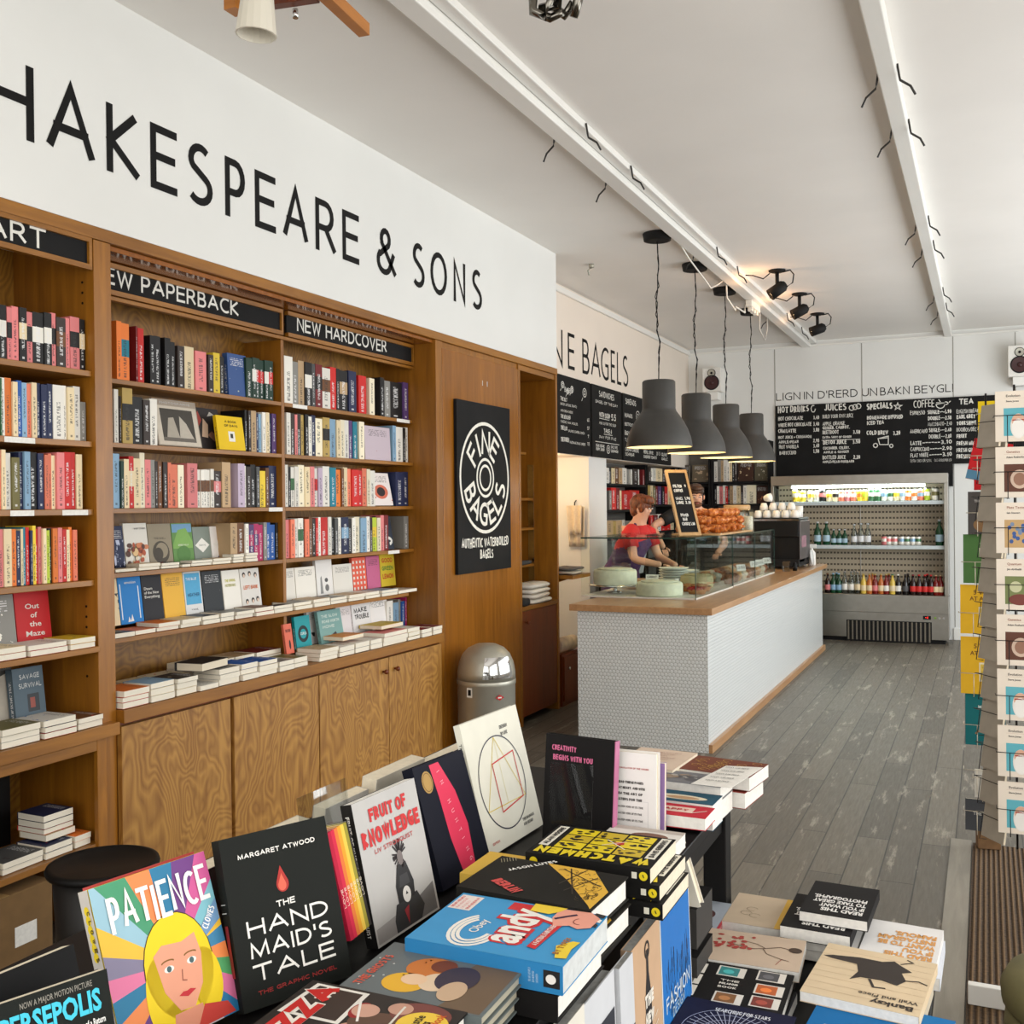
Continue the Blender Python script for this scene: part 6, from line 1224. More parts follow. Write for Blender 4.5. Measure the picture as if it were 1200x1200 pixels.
# two books facing the near end
def art_creat(mb, w, h): lt(mb, 'CREATIVITY', w * .1, h - .034, .012, (214, 110, 150), w=.062, r=.1); lt(mb, 'BEGINS WITH YOU', w * .12, h - .055, .012, (214, 110, 150), w=.1, r=.1)
o = bigbook('hardcover_book', 'black hardcover with small pink lettering standing behind the empty acrylic stand', .172, .235, .02, TR(-.912, 2.12, TZ + .003, -.12, -.1), (34, 31, 33), art_creat, None, True, page=PAGE, spinecol=None)
MB().box(.1725, .1745, -.0, .02, .0, .235, M((190, 110, 150), .4)).build('pink_edge', o)
def art_quote(mb, w, h):
    lt(mb, 'FROM THE TRANSLATOR OF THE WINNER', w / 2, h - .036, .0036, (180, 70, 70), w=w * .74, r=.1, align='c')
    for i, (s, tx) in enumerate(((.55, 'TO READ THESE PAGES'), (.6, 'A GREAT HEART, AND WITH'), (.52, 'THEM THE ART OF'), (.5, 'MASTERS FOR THE'))): lt(mb, tx, w / 2, h - .068 - i * .0125, .0055, (70, 66, 64), w=w * s, r=.14, align='c')
    rect(mb, w * .18, .03, w * .86, .1, (214, 212, 210), .0002); rect(mb, w * .19, .031, w * .85, .099, (236, 233, 230), .0004)
    for i in range(4): lt(mb, 'A MASTER WORK OF ITS TIME', w * .52, .084 - i * .0145, .0045, (110, 106, 104), w=w * (.5 - .04 * (i % 2)), r=.1, align='c')
bigbook('hardcover_book', 'white hardcover with centred small black lines standing upright at the table edge', .128, .205, .03, TR(-.785, 2.15, TZ + .002, .03, -.05), (236, 233, 230), art_quote, None, True, page=PAGE)
bigbook('paperback_book', 'lilac-spined paperback leaning behind the white upright hardcover',   .13, .175, .016, TR(-.78, 2.188, TZ + .004, .03, -.06), (150, 120, 170), page=PAGE)

# --- flat stacks on the table
def under(base, n, x, y, phi, h, w, t, cols, labs, z0):
    for i in range(n):
        bigbook('paperback_book', labs[i], w, h, t, flatT(x + random.uniform(-.006, .006), y + random.uniform(-.006, .006), z0 + t * (i + 1), phi), cols[i])
def art_andy(mb, w, h):
    rect(mb, 0, 0, w, h, (62, 150, 204), .0001)
    rd_, wh_ = (206, 44, 48), (240, 236, 228)
    rect(mb, w * .66, h * .83, w * .96, h * .985, (236, 226, 220), .0004); smallprint(mb, w * .68, h * .95, w * .24, 4, .009, rd_, .005)
    for s in (.0, .045, .09): scr(mb, arc(w * .34, h * .66, w * (.3 - s), h * (.15 - s * .6), 30, 260, 16), .003, wh_, .0006 + s * .003)
    bt(mb, 'Obey', w * .28, h * .64, .016, wh_, bold=.01)
    rect(mb, w * .82, h * .42, w * .97, h * .62, rd_, .0004)
    for k, c in ((.006, rd_), (0, wh_)):
        pass
    bt(mb, 'andy', w * .2, h * .36, .062, rd_, w=w * .68, bold=.085, z=.0008); bt(mb, 'andy', w * .205, h * .365, .062, wh_, w=w * .67, bold=.03, z=.0012)
    pol(mb, [(w * .18, h * .225), (w * .66, h * .2), (w * .68, h * .26), (w * .2, h * .285)], rd_, .0016); lt(mb, 'A FACTUAL FAIRYTALE', w * .24, h * .235, .009, wh_, w=w * .38, r=.12, z=.002, rot=-2)
    pol(mb, [(w * .62, h * .25), (w * .78, h * .3), (w * .97, h * .3), (w * .99, h * .1), (w * .9, h * .02), (w * .7, h * .03), (w * .64, h * .1), (w * .68, h * .16)], (232, 160, 140), .0018)
    pol(mb, [(w * .84, h * .47), (w * .995, h * .48), (w * .995, h * .26), (w * .9, h * .29), (w * .83, h * .34)], (240, 208, 60), .002)
    scr(mb, [(w * .76, h * .28), (w * .84, h * .22), (w * .9, h * .17)], .003, (50, 30, 60), .0022); scr(mb, arc(w * .78, h * .12, .012, .01, 30, 200, 8), .0009, (150, 80, 70), .0022)
    pol(mb, [(w * .1, h * .08), (w * .3, h * .13), (w * .42, h * .06), (w * .42, h * -.0 + .004), (w * .28, .008), (w * .12, .004)], (236, 206, 60), .0014)
    lt(mb, 'BY TYPEX', w * .16, .02, .01, (170, 110, 40), w=.06, r=.12, z=.0018)
    for k in range(3): pol(mb, [(w * (.72 + .1 * k), .001), (w * (.78 + .1 * k), .001), (w * (.84 + .08 * k), h * .07), (w * (.78 + .08 * k), h * .08)], (40, 36, 40) if k != 1 else wh_, .0016)
def sp_andy(mb, t, h):
    rect(mb, 0, 0, t, h, (40, 124, 180), .0001); rect(mb, t * .2, .004, t * .8, .03, (30, 28, 28), .0004); pol(mb, ellipse(t * .5, .018, .007, .008), (230, 226, 220), .0007); smallprint(mb, t * .3, .05, t * .5, 3, .006, (210, 226, 236), .0035)
AZ = .952
bigbook('paperback_book', 'thick sky-blue book with big white red-edged lower-case title lying flat', .2, .262, .042, flatT(-.562, 1.377, AZ, PI / 2 + .011), (62, 150, 204), art_andy, sp_andy, page=M((206, 210, 210), .7, 0, .1, 60))
bigbook('hardcover_book', 'black hardcover directly under the thick sky-blue book', .2, .26, .04, flatT(-.57, 1.375, AZ - .0435, PI / 2), (34, 32, 32), None, None, True)
def art_ruin(mb, w, h):
    pol(mb, [(w * .995, h * .62), (w * .62, h * .35), (w * .1, h * .05), (.004, .004), (w * .5, .004), (w * .995, h * .25)], (224, 176, 60), .0003)
    for i in range(60):
        a = random.random(); x = w * (.2 + .7 * a); y = h * (.12 + .33 * a) * random.uniform(.35, 1.1); s = random.uniform(.003, .012); an = random.uniform(0, 360)
        scr(mb, arc(x, y, s, s * .7, an, an + random.uniform(60, 200), 5), .0006, (70, 50, 20), .0006)
    for a in ((.3, .22, .95, .42), (.35, .3, .8, .18), (.6, .1, .9, .46), (.5, .38, .98, .3)): scr(mb, [(w * a[0], h * a[1]), (w * a[2], h * a[3])], .0013, (50, 36, 20), .0007)
    lt(mb, 'JASON LUTES', w * .6, h * .8, .011, (236, 234, 228), w=.1, r=.11, rot=-38); lt(mb, 'BERLIN', w * .27, h * .83, .022, (206, 74, 70), w=.072, r=.12, rot=-90 - 30)
    for i in range(6): scr(mb, [(w * .8 + i * .004, h * .93 - i * .004), (w * .9 + i * .004, h * .97 - i * .004)], .0005, (180, 170, 140))
bigbook('hardcover_book', 'black hardcover with a yellow ruined-street picture and red lettering, lying flat', .172, .255, .042, flatT(-.592, 1.575, .957, PI / 2 - .042), (44, 42, 36), art_ruin, lambda mb, t, h: lt(mb, 'BERLIN', t * .25, h * .72, t * .5, (190, 56, 50), w=.1, r=.14, rot=-90), True)
bigbook('hardcover_book', 'second black and yellow hardcover under the ruined-street one', .172, .255, .042, flatT(-.584, 1.57, .912, PI / 2 - .03), (48, 44, 34), art_ruin, None, True)
def art_panels(mb, w, h):
    ye = (228, 204, 30)
    lt(mb, 'WATCHMEN', .042, .008, .034, ye, w=h - .02, r=.15, rot=90, z=.0012)
    for c in range(3):
        for r_ in range(3):
            x0 = .05 + c * (w - .056) / 3; y0 = .034 + r_ * (h - .068) / 3; x1 = x0 + (w - .056) / 3 - .004; y1 = y0 + (h - .068) / 3 - .004
            rect(mb, x0, y0, x1, y1, ye if (c + r_) % 3 else (204, 176, 40), .0003)
            for k in range(5): sx = random.uniform(x0 + .005, x1 - .005); sy = random.uniform(y0 + .006, y1 - .006); pol(mb, ellipse(sx, sy, random.uniform(.003, .006), random.uniform(.003, .009), 8), (34, 30, 26), .0006)
    pol(mb, [(w * .55, h * .4), (w * .62, h * .44), (w * .7, h * .36), (w * .6, h * .34)], (196, 40, 30), .0009); scr(mb, [(w * .45, h * .3), (w * .7, h * .5)], .0012, (240, 236, 220), .001); scr(mb, [(w * .7, h * .34), (w * .5, h * .5)], .0012, (240, 236, 220), .001)
    for x in (.05,):
        rect(mb, x, .006, w - .006, .026, (232, 228, 214), .0003); rect(mb, x, h - .026, w - .006, h - .006, (232, 228, 214), .0003); lt(mb, 'DAVE GIBBONS', x + .008, .01, .011, (34, 30, 26), w=w - .075, r=.13); lt(mb, 'ALAN MOORE', x + .008, h - .022, .011, (34, 30, 26), w=w - .075, r=.13)
def sp_panels(mb, t, h): pol(mb, ellipse(t / 2, h * .93, t * .28, t * .28), (228, 204, 30), .0004); pol(mb, ellipse(t / 2, h * .05, t * .28, t * .28), (228, 204, 30), .0004); scr(mb, [(t * .4, h * .045), (t * .6, h * .055)], .001, (30, 28, 26)); rect(mb, t * .3, h * .1, t * .7, h * .14, (226, 222, 206), .0004)
for i, (dx, dy, lab) in enumerate(((.012, -.004, 'bottom black and yellow comic volume of the three at the table edge'), (.004, .004, 'middle black and yellow comic volume of the three at the table edge'), (-.012, 0, 'top black comic volume with yellow panels and upside-down yellow title'))):
    bigbook('paperback_book', lab, .178, .246, .029, flatT(-.546 + dx, 1.79 + dy, TZ + .002 + .03 * (i + 1), PI / 2 + .011 * (i == 2)), (30, 28, 26), art_panels, sp_panels, page=PAGE)
def art_dusk(mb, w, h):
    rect(mb, 0, 0, w, h, (104, 112, 114), .0001); pol(mb, [(w * .02, .004), (w * .98, .004), (w * .98, h * .3), (w * .6, h * .36), (w * .3, h * .25), (w * .02, h * .3)], (110, 90, 70), .0003)
    for x, y, rx, ry, c, z in ((.62, .56, .035, .04, (204, 120, 50), .0005), (.7, .5, .02, .02, (120, 60, 30), .0007), (.3, .64, .03, .034, (228, 176, 50), .0005), (.38, .6, .017, .02, (232, 196, 160), .0007), (.4, .45, .028, .025, (226, 200, 170), .0006), (.52, .34, .04, .032, (60, 50, 64), .00085), (.3, .3, .03, .02, (200, 170, 140), .00095)): pol(mb, ellipse(w * x, h * y, rx, ry), c, z)
    for i in range(12): pol(mb, ellipse(random.uniform(.1, .9) * w, random.uniform(.6, .97) * h, .0018, .0018, 8), (200, 204, 200), .0005)
    lt(mb, 'THE GHOSTS', w * .12, h * .88, .014, (206, 90, 70), w=w * .6, r=.1, jit=.05)
for i, lab in enumerate(('lowest of the three grey story books with two painted figures', 'middle of the three grey story books with two painted figures', 'top grey story book with a yellow-hatted and an orange-haired figure')):
    bigbook('hardcover_book', lab, .165, .228, .019, flatT(-.632 + .004 * i, 1.235, TZ + .002 + .0205 * (i + 1), PI / 2 + .024), (96, 104, 104), art_dusk, None, True, page=M((176, 170, 150), .7))
def art_crowd(mb, w, h):
    rect(mb, 0, 0, w, h, (44, 38, 34), .0001)
    pol(mb, [(w * .52, h * .58), (w * .97, h * .6), (w * .97, h * .95), (w * .52, h * .97)], (232, 228, 220), .0003); pol(mb, [(w * .55, h * .61), (w * .94, h * .63), (w * .94, h * .92), (w * .55, h * .94)], (60, 48, 42), .0005)
    lt(mb, 'PIZZA', w * .03, h * .76, .044, (236, 230, 220), w=w * .93, r=.2, z=.0006); lt(mb, 'PIZZA', w * .03, h * .76, .044, (196, 40, 36), w=w * .93, r=.13, z=.001)
    for x, y, rx, ry, c in ((.75, .52, .018, .02, (206, 160, 140)), (.74, .55, .022, .014, (150, 40, 40)), (.5, .5, .016, .018, (200, 150, 130)), (.86, .35, .016, .018, (196, 150, 130)), (.4, .38, .03, .04, (70, 74, 60)), (.62, .36, .03, .05, (96, 70, 56)), (.84, .22, .03, .045, (120, 66, 60)), (.2, .3, .03, .04, (86, 70, 60))): pol(mb, ellipse(w * x, h * y, rx, ry), c, .0006 + x * 2e-4)
    scr(mb, [(w * .6, h * .5), (w * .9, h * .62)], .0018, (236, 232, 226), .0008); scr(mb, [(w * .3, h * .3), (w * .9, h * .34)], .0018, (220, 216, 206), .0008)
    pol(mb, ellipse(w * .72, h * .16, .034, .036), (234, 198, 70), .001); bt(mb, 'Beastie', w * .6, h * .18, .013, (40, 30, 20), w=.046, bold=.02, z=.0014); bt(mb, 'Boys', w * .62, h * .125, .013, (40, 30, 20), w=.03, bold=.02, z=.0014); bt(mb, 'Book', w * .74, h * .08, .013, (206, 90, 40), w=.03, bold=.02, z=.0014)
bigbook('hardcover_book', 'black photo-covered book with red neon lettering and a round yellow sticker', .2, .25, .05, flatT(-.64, 1.035, .934, PI / 2 + .02), (40, 34, 32), art_crowd, None, True)
bigbook('paperback_book', 'yellow-fronted paperback peeping out under the navy hardcover', .13, .1, .06, flatT(-.8, 1.7, .935, PI / 2), (222, 184, 80))
# far end of the table
for x, y, z, phi, w, h, t, c, lab, art_, pg in ((-1.05, 2.5, .93, .03, .15, .2, .055, (66, 104, 92), 'green-patterned book lying at the far left of the table end', 1, PAGEW), (-.875, 2.5, .957, -.06, .16, .2, .03, (218, 196, 176), 'cream handwritten-looking notebook at the far end of the table', 2, PAGE), (-.87, 2.5, .924, -.05, .14, .2, .05, (180, 140, 110), 'tan book under the cream notebook, far end', 0, PAGE),
        (-.72, 2.545, .95, -.12, .19, .15, .035, (120, 66, 50), 'brown-red book with a gilt pattern at the far right corner', 3, PAGEW), (-.73, 2.535, .912, -.1, .19, .15, .04, (150, 60, 50), 'red book under the gilt-patterned one, far right corner', 0, PAGEW), (-.765, 2.42, .95, -.06, .19, .1, .03, (120, 120, 124), 'grey photograph-covered book before the gilt-patterned one', 4, PAGEW), (-.765, 2.42, .917, -.05, .19, .1, .045, (230, 228, 226), 'white book under the grey photograph cover', 0, PAGEW),
        (-.77, 2.315, .935, -.03, .2, .085, .06, (40, 84, 104), 'teal-edged book with a pale figure across its cover', 5, PAGEW)):
    def art(mb, w, h, k=art_):
        if k == 1:
            for i in range(60): pol(mb, ellipse(random.uniform(.01, w - .01), random.uniform(.01, h - .01), random.uniform(.003, .009), .004, 8), random.choice([(40, 90, 110), (110, 150, 120), (30, 60, 56), (150, 160, 130)]), .0004)
        if k == 2: smallprint(mb, w * .3, h * .8, w * .5, 5, .018, (170, 120, 110), .006)
        if k == 3:
            for i in range(24): scr(mb, arc(random.uniform(.02, w - .02), random.uniform(.02, h - .02), .012, .009, 0, 300, 8), .0008, (196, 150, 70))
        if k == 4:
            for i in range(20): pol(mb, ellipse(random.uniform(.03, w - .03), random.uniform(.03, h - .03), random.uniform(.008, .022), random.uniform(.006, .014), 10), random.choice([(90, 90, 96), (170, 166, 160), (70, 70, 76), (150, 130, 110)]), .0004 + i * 1e-5)
        if k == 5: pol(mb, ellipse(w * .55, h * .4, w * .34, h * .22), (226, 216, 190), .0004); pol(mb, ellipse(w * .6, h * .36, w * .2, h * .13), (190, 150, 110), .0007)
    bigbook('paperback_book', lab, w, h, t, flatT(x, y, z, phi), c, art if art_ else None, page=pg)
def art_label(mb, w, h): rect(mb, w * .3, h * .3, w * .8, h * .75, (236, 206, 190), .0003); pol(mb, ellipse(w * .25, h * .5, .014, .01), (226, 180, 60), .0005); lt(mb, 'HAPPY', w * .36, h * .42, .014, (190, 40, 50), w=w * .38, r=.12); scr(mb, [(w * .8, h * .3), (w * .95, h * .6)], .0016, (240, 230, 220))
bigbook('paperback_book', 'red-covered book with a pale label at the right table edge', .19, .085, .028, flatT(-.755, 2.222, .93, -.01), (196, 44, 60), art_label)
bigbook('paperback_book', 'white and brown book before the red cover at the table edge', .16, .1, .03, flatT(-.745, 2.03, .922, 0), (226, 222, 214), lambda mb, w, h: (pol(mb, ellipse(w * .6, h * .5, .04, .02), (120, 80, 60)), rect(mb, 0, h * .8, w, h, (190, 180, 170))))
MB().add([(0, 0, 0), (.1, .01, .004), (.105, .17, .02), (.01, .16, .012), (0, 0, .0008), (.1, .01, .0048), (.105, .17, .0208), (.01, .16, .0128)], [(0, 3, 2, 1), (4, 5, 6, 7), (0, 1, 5, 4), (1, 2, 6, 5), (2, 3, 7, 6), (3, 0, 4, 7)], PAGEW).build('paper_slip', None, 'white printed paper slip lying on the far right books', 'paper', T=TR(-.645, 2.4, .953, -.25))
sl = [o for o in COL.objects if o.name == 'paper_slip'][0]; mb = MB()
for i in range(5): letters(mb, 'TITLES AND PRICE', frame((.02, .03 + i * .026, .0042 + i * .0022), (1, .1, .04), (0, 1, .09), (0, 0, 1)), .007, M((120, 118, 116), .7), w=.06, r=.09, z=.0022)
mb.build('print', sl)

# --- lower bench: books standing against the table side
def bst(lab, x, ya, yb, ztop, t, cover, art=None, spinecol=None, lean=.1, hard=False, page=None):
    h = (ztop - LZ) / math.cos(lean) - .005; bx = x + .006 + h * math.sin(lean)
    return bigbook('hardcover_book' if hard else 'paperback_book', lab, yb - ya, h, t, standT(bx, ya, 0, lean, t, LZ), cover, art, None, hard, page, spinecol=spinecol)
GP = M((150, 150, 146), .7, 0, .15, 90, 'grey_page_edges')
def art_fash(mb, w, h):
    rect(mb, .004, .004, w - .004, h - .004, (24, 112, 190), .0002)
    for i in range(70): x = random.uniform(.15, .95) * w; y = h * (.36 + random.uniform(-.1, .22)); scr(mb, [(x, y), (x + random.uniform(-.006, .006), y + random.uniform(.015, .05))], .0011, (22, 40, 70), .0004)
    lt(mb, 'FASHION', w * .1, h * .33, .03, (210, 222, 230), w=w * .8, r=.07); lt(mb, 'DESIGN', w * .3, h * .25, .02, (160, 186, 206), w=w * .4, r=.08)
bst('bright blue white-rimmed hardcover with thin pale capitals, upright on the bench', -.585, 1.915, 2.125, .828, .032, (226, 228, 228), art_fash, None, .03, True, GP)
def art_bottle(mb, w, h):
    k = (40, 36, 36); pol(mb, [(w * .42, .004), (w * .6, .004), (w * .62, h * .6), (w * .55, h * .76), (w * .55, h * .9), (w * .48, h * .9), (w * .47, h * .76), (w * .4, h * .6)], k, .0004); scr(mb, ellipse(w * .51, h * .9, .012, .014) + [(w * .51 + .012, h * .9)], .0025, k)
    for i, tx in enumerate(('THE', 'NEW', 'YORK', 'BOOK')): lt(mb, tx, w * .38, h * .56 - i * .034, .024, (232, 226, 214), w=w * .3, r=.14)
    for i in range(5): scr(mb, [(w * .2, h * (.2 + .06 * i)), (w * .3, h * (.22 + .06 * i))], .0012, (232, 220, 200)); scr(mb, [(w * .72, h * (.2 + .06 * i)), (w * .82, h * (.22 + .06 * i))], .0012, (232, 220, 200))
bst('tan paperback with a black bottle shape, upright on the bench left of the blue one', -.583, 1.735, 1.905, .832, .02, (198, 164, 132), art_bottle, None, .03, False, GP)
bst('pale grey paperback between the tan and the city cover', -.578, 1.655, 1.728, .835, .012, (204, 206, 210), lambda mb, w, h: rect(mb, 0, 0, w, h * .6, (60, 62, 70)), None, .03, False, GP)
def art_city(mb, w, h):
    rect(mb, w * .12, .01, w * .97, h * .8, (48, 50, 58), .0002); lt(mb, 'BERLIN', w * .14, h * .52, .036, (220, 224, 228), w=w * .76, r=.08); lt(mb, 'PORTRAIT OF A', w * .16, h * .7, .013, (110, 112, 120), w=w * .6, r=.1)
    for i in range(9): a = random.uniform(.2, .8); pol(mb, [(w * a, .012), (w * (a + .07), .012), (w * (a + .09), h * random.uniform(.2, .42)), (w * (a + .02), h * random.uniform(.2, .4))], random.choice([(130, 132, 140), (196, 198, 204), (90, 92, 100)]), .0004 + i * 2e-5)
bst('grey book with a dark city picture and thin white title, upright on the bench', -.585, 1.49, 1.648, .838, .026, (206, 208, 212), art_city, (60, 100, 136), .03, True, GP)
bst('pale cream paperback at the near end of the upright bench books', -.575, 1.3, 1.48, .855, .02, (222, 218, 206), None, None, .03, False, GP)
p = at(821, 1063, Y=2.2); ql = at(797, 984, Y=2.2); an = math.atan2(p.x - ql.x, ql.z - p.z)
bigbook('hardcover_book', 'cream-backed book leaning alone by the table corner above the blue one', .1, (ql - p).length, .03, Matrix.Translation((p.x, 2.2, p.z)) @ Matrix.Rotation(-an, 4, 'Y') @ Matrix.Translation((-.1, 0, 0)), (222, 216, 202), None, None, True, page=PAGE)
for i in range(2): bigbook('boxed_set', ('lower', 'upper')[i] + ' added dark filler under the leaning cream-backed book', .05, .14, .09, flatT(p.x - .056, 2.19, LZ + .002 + (p.z - LZ - .004) / 2 * (i + 1), 0), (34, 32, 32), page=M((48, 45, 42), .7))  # added filler pile, covers and pages coloured dark to stand for the shade there
# flat stacks on the bench, their titles read from the far side
def flatbook(lab, x, y, z, phi, w, h, t, c, art=None, spine=None, hard=False, page=None, n=1, below=None):
    zz = z - t
    return bigbook('hardcover_book' if hard else 'paperback_book', lab, w, h, t, flatT(x, y, z, phi), c, art, spine, hard, page)
def filler(lab, x, y, z, phi, w, h, t, c, hard=False, n=1):
    for i in range(n):
        bigbook('hardcover_book' if hard else 'paperback_book', lab if n == 1 else '%s, %s from the top' % (lab, ORD[i]), w, h, t, flatT(x + random.uniform(-.005, .005), y + random.uniform(-.005, .005), z - i * (t + .001), phi + random.uniform(-.02, .02)), c if not isinstance(c, list) else c[i % len(c)], None, None, hard)
# red-spined grey book
flatbook('grey-blue book with a red spine lying at the far left of the bench', -.606, 2.645, .585, PI, .075, .182, .03, (170, 178, 188), lambda mb, w, h: (pol(mb, ellipse(w * .55, h * .5, .02, .03), (90, 60, 60)), lt(mb, 'BOOK', w * .2, h * .8, .012, (236, 236, 236), w=.05, r=.1)), lambda mb, t, h: (rect(mb, 0, 0, t, h, (176, 36, 52), .0001), lt(mb, 'THE SMALL BOOK', t * .3, h * .8, t * .4, (230, 170, 170), w=h * .6, r=.09, rot=-90)))
filler('book under the red-spined one on the bench', -.608, 2.64, .5535, PI, .07, .175, .025, (200, 196, 190))
def art_tan(mb, w, h):
    rect(mb, w * .82, 0, w, h, (226, 178, 60), .0002)
    for a in ((.3, .35), (.45, .3), (.36, .5)): scr(mb, arc(w * a[0], h * a[1], .014, .012, 20, 300, 8), .0006, (110, 90, 70))
filler('book under the tan cover with a yellow band', -.608, 2.55, .556, 0, .152, .2, .028, (60, 56, 54))
flatbook('tan cover with a yellow band and faint drawing, far side of the bench', -.605, 2.53, .585, 0, .155, .2, .026, (206, 186, 160), art_tan)
def art_tree(mb, w, h):
    br_ = (90, 64, 48)
    scr(mb, [(w * .95, h * .6), (w * .8, h * .66), (w * .68, h * .56), (w * .58, h * .5), (w * .46, h * .54), (w * .34, h * .6)], .0016, br_, .0004); scr(mb, [(w * .68, h * .56), (w * .6, h * .66), (w * .46, h * .72)], .0011, br_, .0005); scr(mb, [(w * .66, h * .54), (w * .7, h * .4), (w * .82, h * .3), (w * .9, h * .26)], .001, br_, .0006)
    for i in range(26): x = w * random.uniform(.2, .56); y = h * random.uniform(.4, .86); pol(mb, ellipse(x, y, random.uniform(.004, .008), random.uniform(.004, .007), 9), (176, 66, 60), .0007 + i * 1e-5)
    pol(mb, ellipse(w * .93, h * .62, .015, .014), (70, 52, 40), .0009); scr(mb, [(w * .8, h * .1), (w * .84, h * .3)], .0008, (150, 60, 50))
flatbook('buff cover with a red-leaved branching drawing, middle of the bench', -.642, 2.285, .592, .06, .262, .172, .024, (206, 184, 162), art_tree)
filler('thick book under the red-leaved cover', -.64, 2.285, .566, .05, .25, .17, .03, (70, 64, 60), True)
def art_snaps(mb, w, h):   # local: title side is the spine
    wh_ = (232, 226, 216)
    for i, (x, y, c) in enumerate(((.1, .8, (120, 60, 60)), (.1, .52, (110, 104, 90)), (.1, .25, (50, 110, 120)), (.44, .82, (60, 140, 140)), (.5, .2, (140, 96, 60)), (.78, .85, (80, 80, 84)), (.8, .53, (196, 100, 50)), (.8, .24, (130, 60, 50)))):
        X = w * x - .02; Y = h * y - .022; rect(mb, X, Y, X + .06, Y + .048, wh_, .0003); rect(mb, X + .004, Y + .004, X + .046, Y + .044, c, .0005); pol(mb, ellipse(X + .024, Y + .022, .012, .01), tuple(min(255, int(v * 1.4)) for v in c), .0007)
    for i, tx in enumerate(('THE', 'POLAROID', 'BOOK')): lt(mb, tx, w * .42, h * .58 - i * .016, .009, wh_, w=.04, r=.12)
def art_snaps_r(mb, w, h):
    T0 = mb.T; mb.T = T0 @ Matrix.Translation((0, h, 0)) @ Matrix.Rotation(-PI / 2, 4, 'Z'); art_snaps(mb, h, w); mb.T = T0
flatbook('black book of small white-framed snapshots with white spine title, front of the bench', -.382, 2.09, .588, PI / 2 + .032, .2, .25, .034, (34, 32, 32), art_snaps_r, lambda mb, t, h: (lt(mb, 'THE POLAROID BOOK', t * .28, h * .86, t * .44, (236, 234, 228), w=h * .7, r=.13, rot=-90),), True)
filler('book under the black snapshot book', -.385, 2.09, .552, PI / 2, .2, .25, .026, (60, 60, 64))
def art_star(mb, w, h):
    for i in range(40): a = 2 * PI * i / 40; scr(mb, [(w * .5 + .02 * math.cos(a), h * .5 + .02 * math.sin(a)), (w * .5 + .085 * math.cos(a), h * .5 + .085 * math.sin(a))], .0008, (190, 194, 214))
    for r_ in (.03, .05, .07, .09): scr(mb, [(w * .5 + r_ * math.cos(2 * PI * i / 40), h * .5 + r_ * math.sin(2 * PI * i / 40)) for i in range(41)], .0007, (170, 176, 204))
    lt(mb, 'SEARCHING FOR STARS', w * .3, h * .83, .014, (226, 228, 234), w=w * .5, r=.12)
flatbook('dark blue book with a white starburst web, nearest on the bench', -.57, 1.845, .6, 0, .22, .235, .045, (34, 38, 84), art_star, None, True)
def art_bluepic(mb, w, h): rect(mb, w * .12, h * .28, w * .5, h * .5, (226, 216, 186), .0003); rect(mb, w * .56, h * .3, w * .9, h * .52, (222, 214, 190), .0003); rect(mb, w * .16, h * .3, w * .46, h * .46, (150, 140, 110), .0005)
flatbook('bright blue book with cream panels under the near edge of the brick-patterned cover', -.345, 1.99, .577, -.085, .26, .27, .022, (24, 112, 176), art_bluepic)
def art_blot(mb, w, h):
    for i in range(1, 9): scr(mb, [(0.002, h * i / 9), (w - .002, h * i / 9 + random.uniform(-.003, .003))], .0004, (180, 150, 116), .0003)
    k = (52, 44, 40)
    T0 = mb.T; mb.T = T0 @ Matrix.Translation((0, -h * .1, 0)) @ Matrix.Scale(.92, 4, (0, 1, 0))
    pol(mb, [(w * .3, h * .3), (w * .36, h * .24), (w * .46, h * .3), (w * .66, h * .3), (w * .9, h * .36), (w * .98, h * .4), (w * .9, h * .43), (w * .66, h * .45), (w * .62, h * .6), (w * .66, h * .78), (w * .58, h * .7), (w * .4, h * .68), (w * .26, h * .72), (w * .2, h * .6), (w * .26, h * .46), (w * .18, h * .4)], k, .0005)
    scr(mb, [(w * .5, h * .7), (w * .44, h * .84), (w * .34, h * .82)], .003, k, .0006); scr(mb, [(w * .22, h * .6), (w * .1, h * .56), (w * .02, h * .6)], .0022, k, .0006); scr(mb, [(w * .3, h * .28), (w * .2, h * .2), (w * .26, h * .16)], .002, k, .0006)
    mb.T = T0
    bt(mb, 'Banksy', w * .06, h * .88, .019, k, w=w * .36, bold=.03); bt(mb, 'Wall and Piece', w * .04, h * .79, .013, k, w=w * .5, bold=.015)
flatbook('brick-buff cover with a large dark blot and upside-down title, right end of the bench', -.362 + .235 * .9964 + .268 * .085, 2.197 - .235 * .085 + .267, .6, PI - .085, .235, .268, .022, (222, 200, 166), art_blot)
filler('book in the pile under the brick-buff cover', -.112, 2.45, .576, PI - .05, .22, .17, .024, [(214, 212, 206), (200, 190, 170)], n=2)
def art_read(cols, ls, x0=.1):
    def f(mb, w, h):
        for i, (tx, s) in enumerate(ls): bt(mb, tx, w * x0, h * .8 - i * .027, .019, cols if isinstance(cols, tuple) else cols[0], w=w * s, bold=.045)
    return f
RB = [('READ THIS', .62), ('IF YOU WANT', .66), ('TO TAKE GREAT', .78), ('PHOTOGRAPHS.', .8)]
flatbook('lower black book with upside-down white capitals, slid half under its twin', -.29, 2.715, .61, PI - .02, .162, .222, .03, (42, 40, 42), art_read((236, 234, 230), RB))
flatbook('upper black book with upside-down white capitals at the far end of the bench', -.416 + .159 + .004, 2.533 + .22 - .003, .637, PI - .03, .158, .22, .025, (44, 42, 44), art_read((236, 234, 230), RB))
filler('pale book under the black capital-lettered pair', -.28, 2.715, .578, PI, .165, .2, .024, [(206, 204, 200), (220, 216, 206)], n=2)
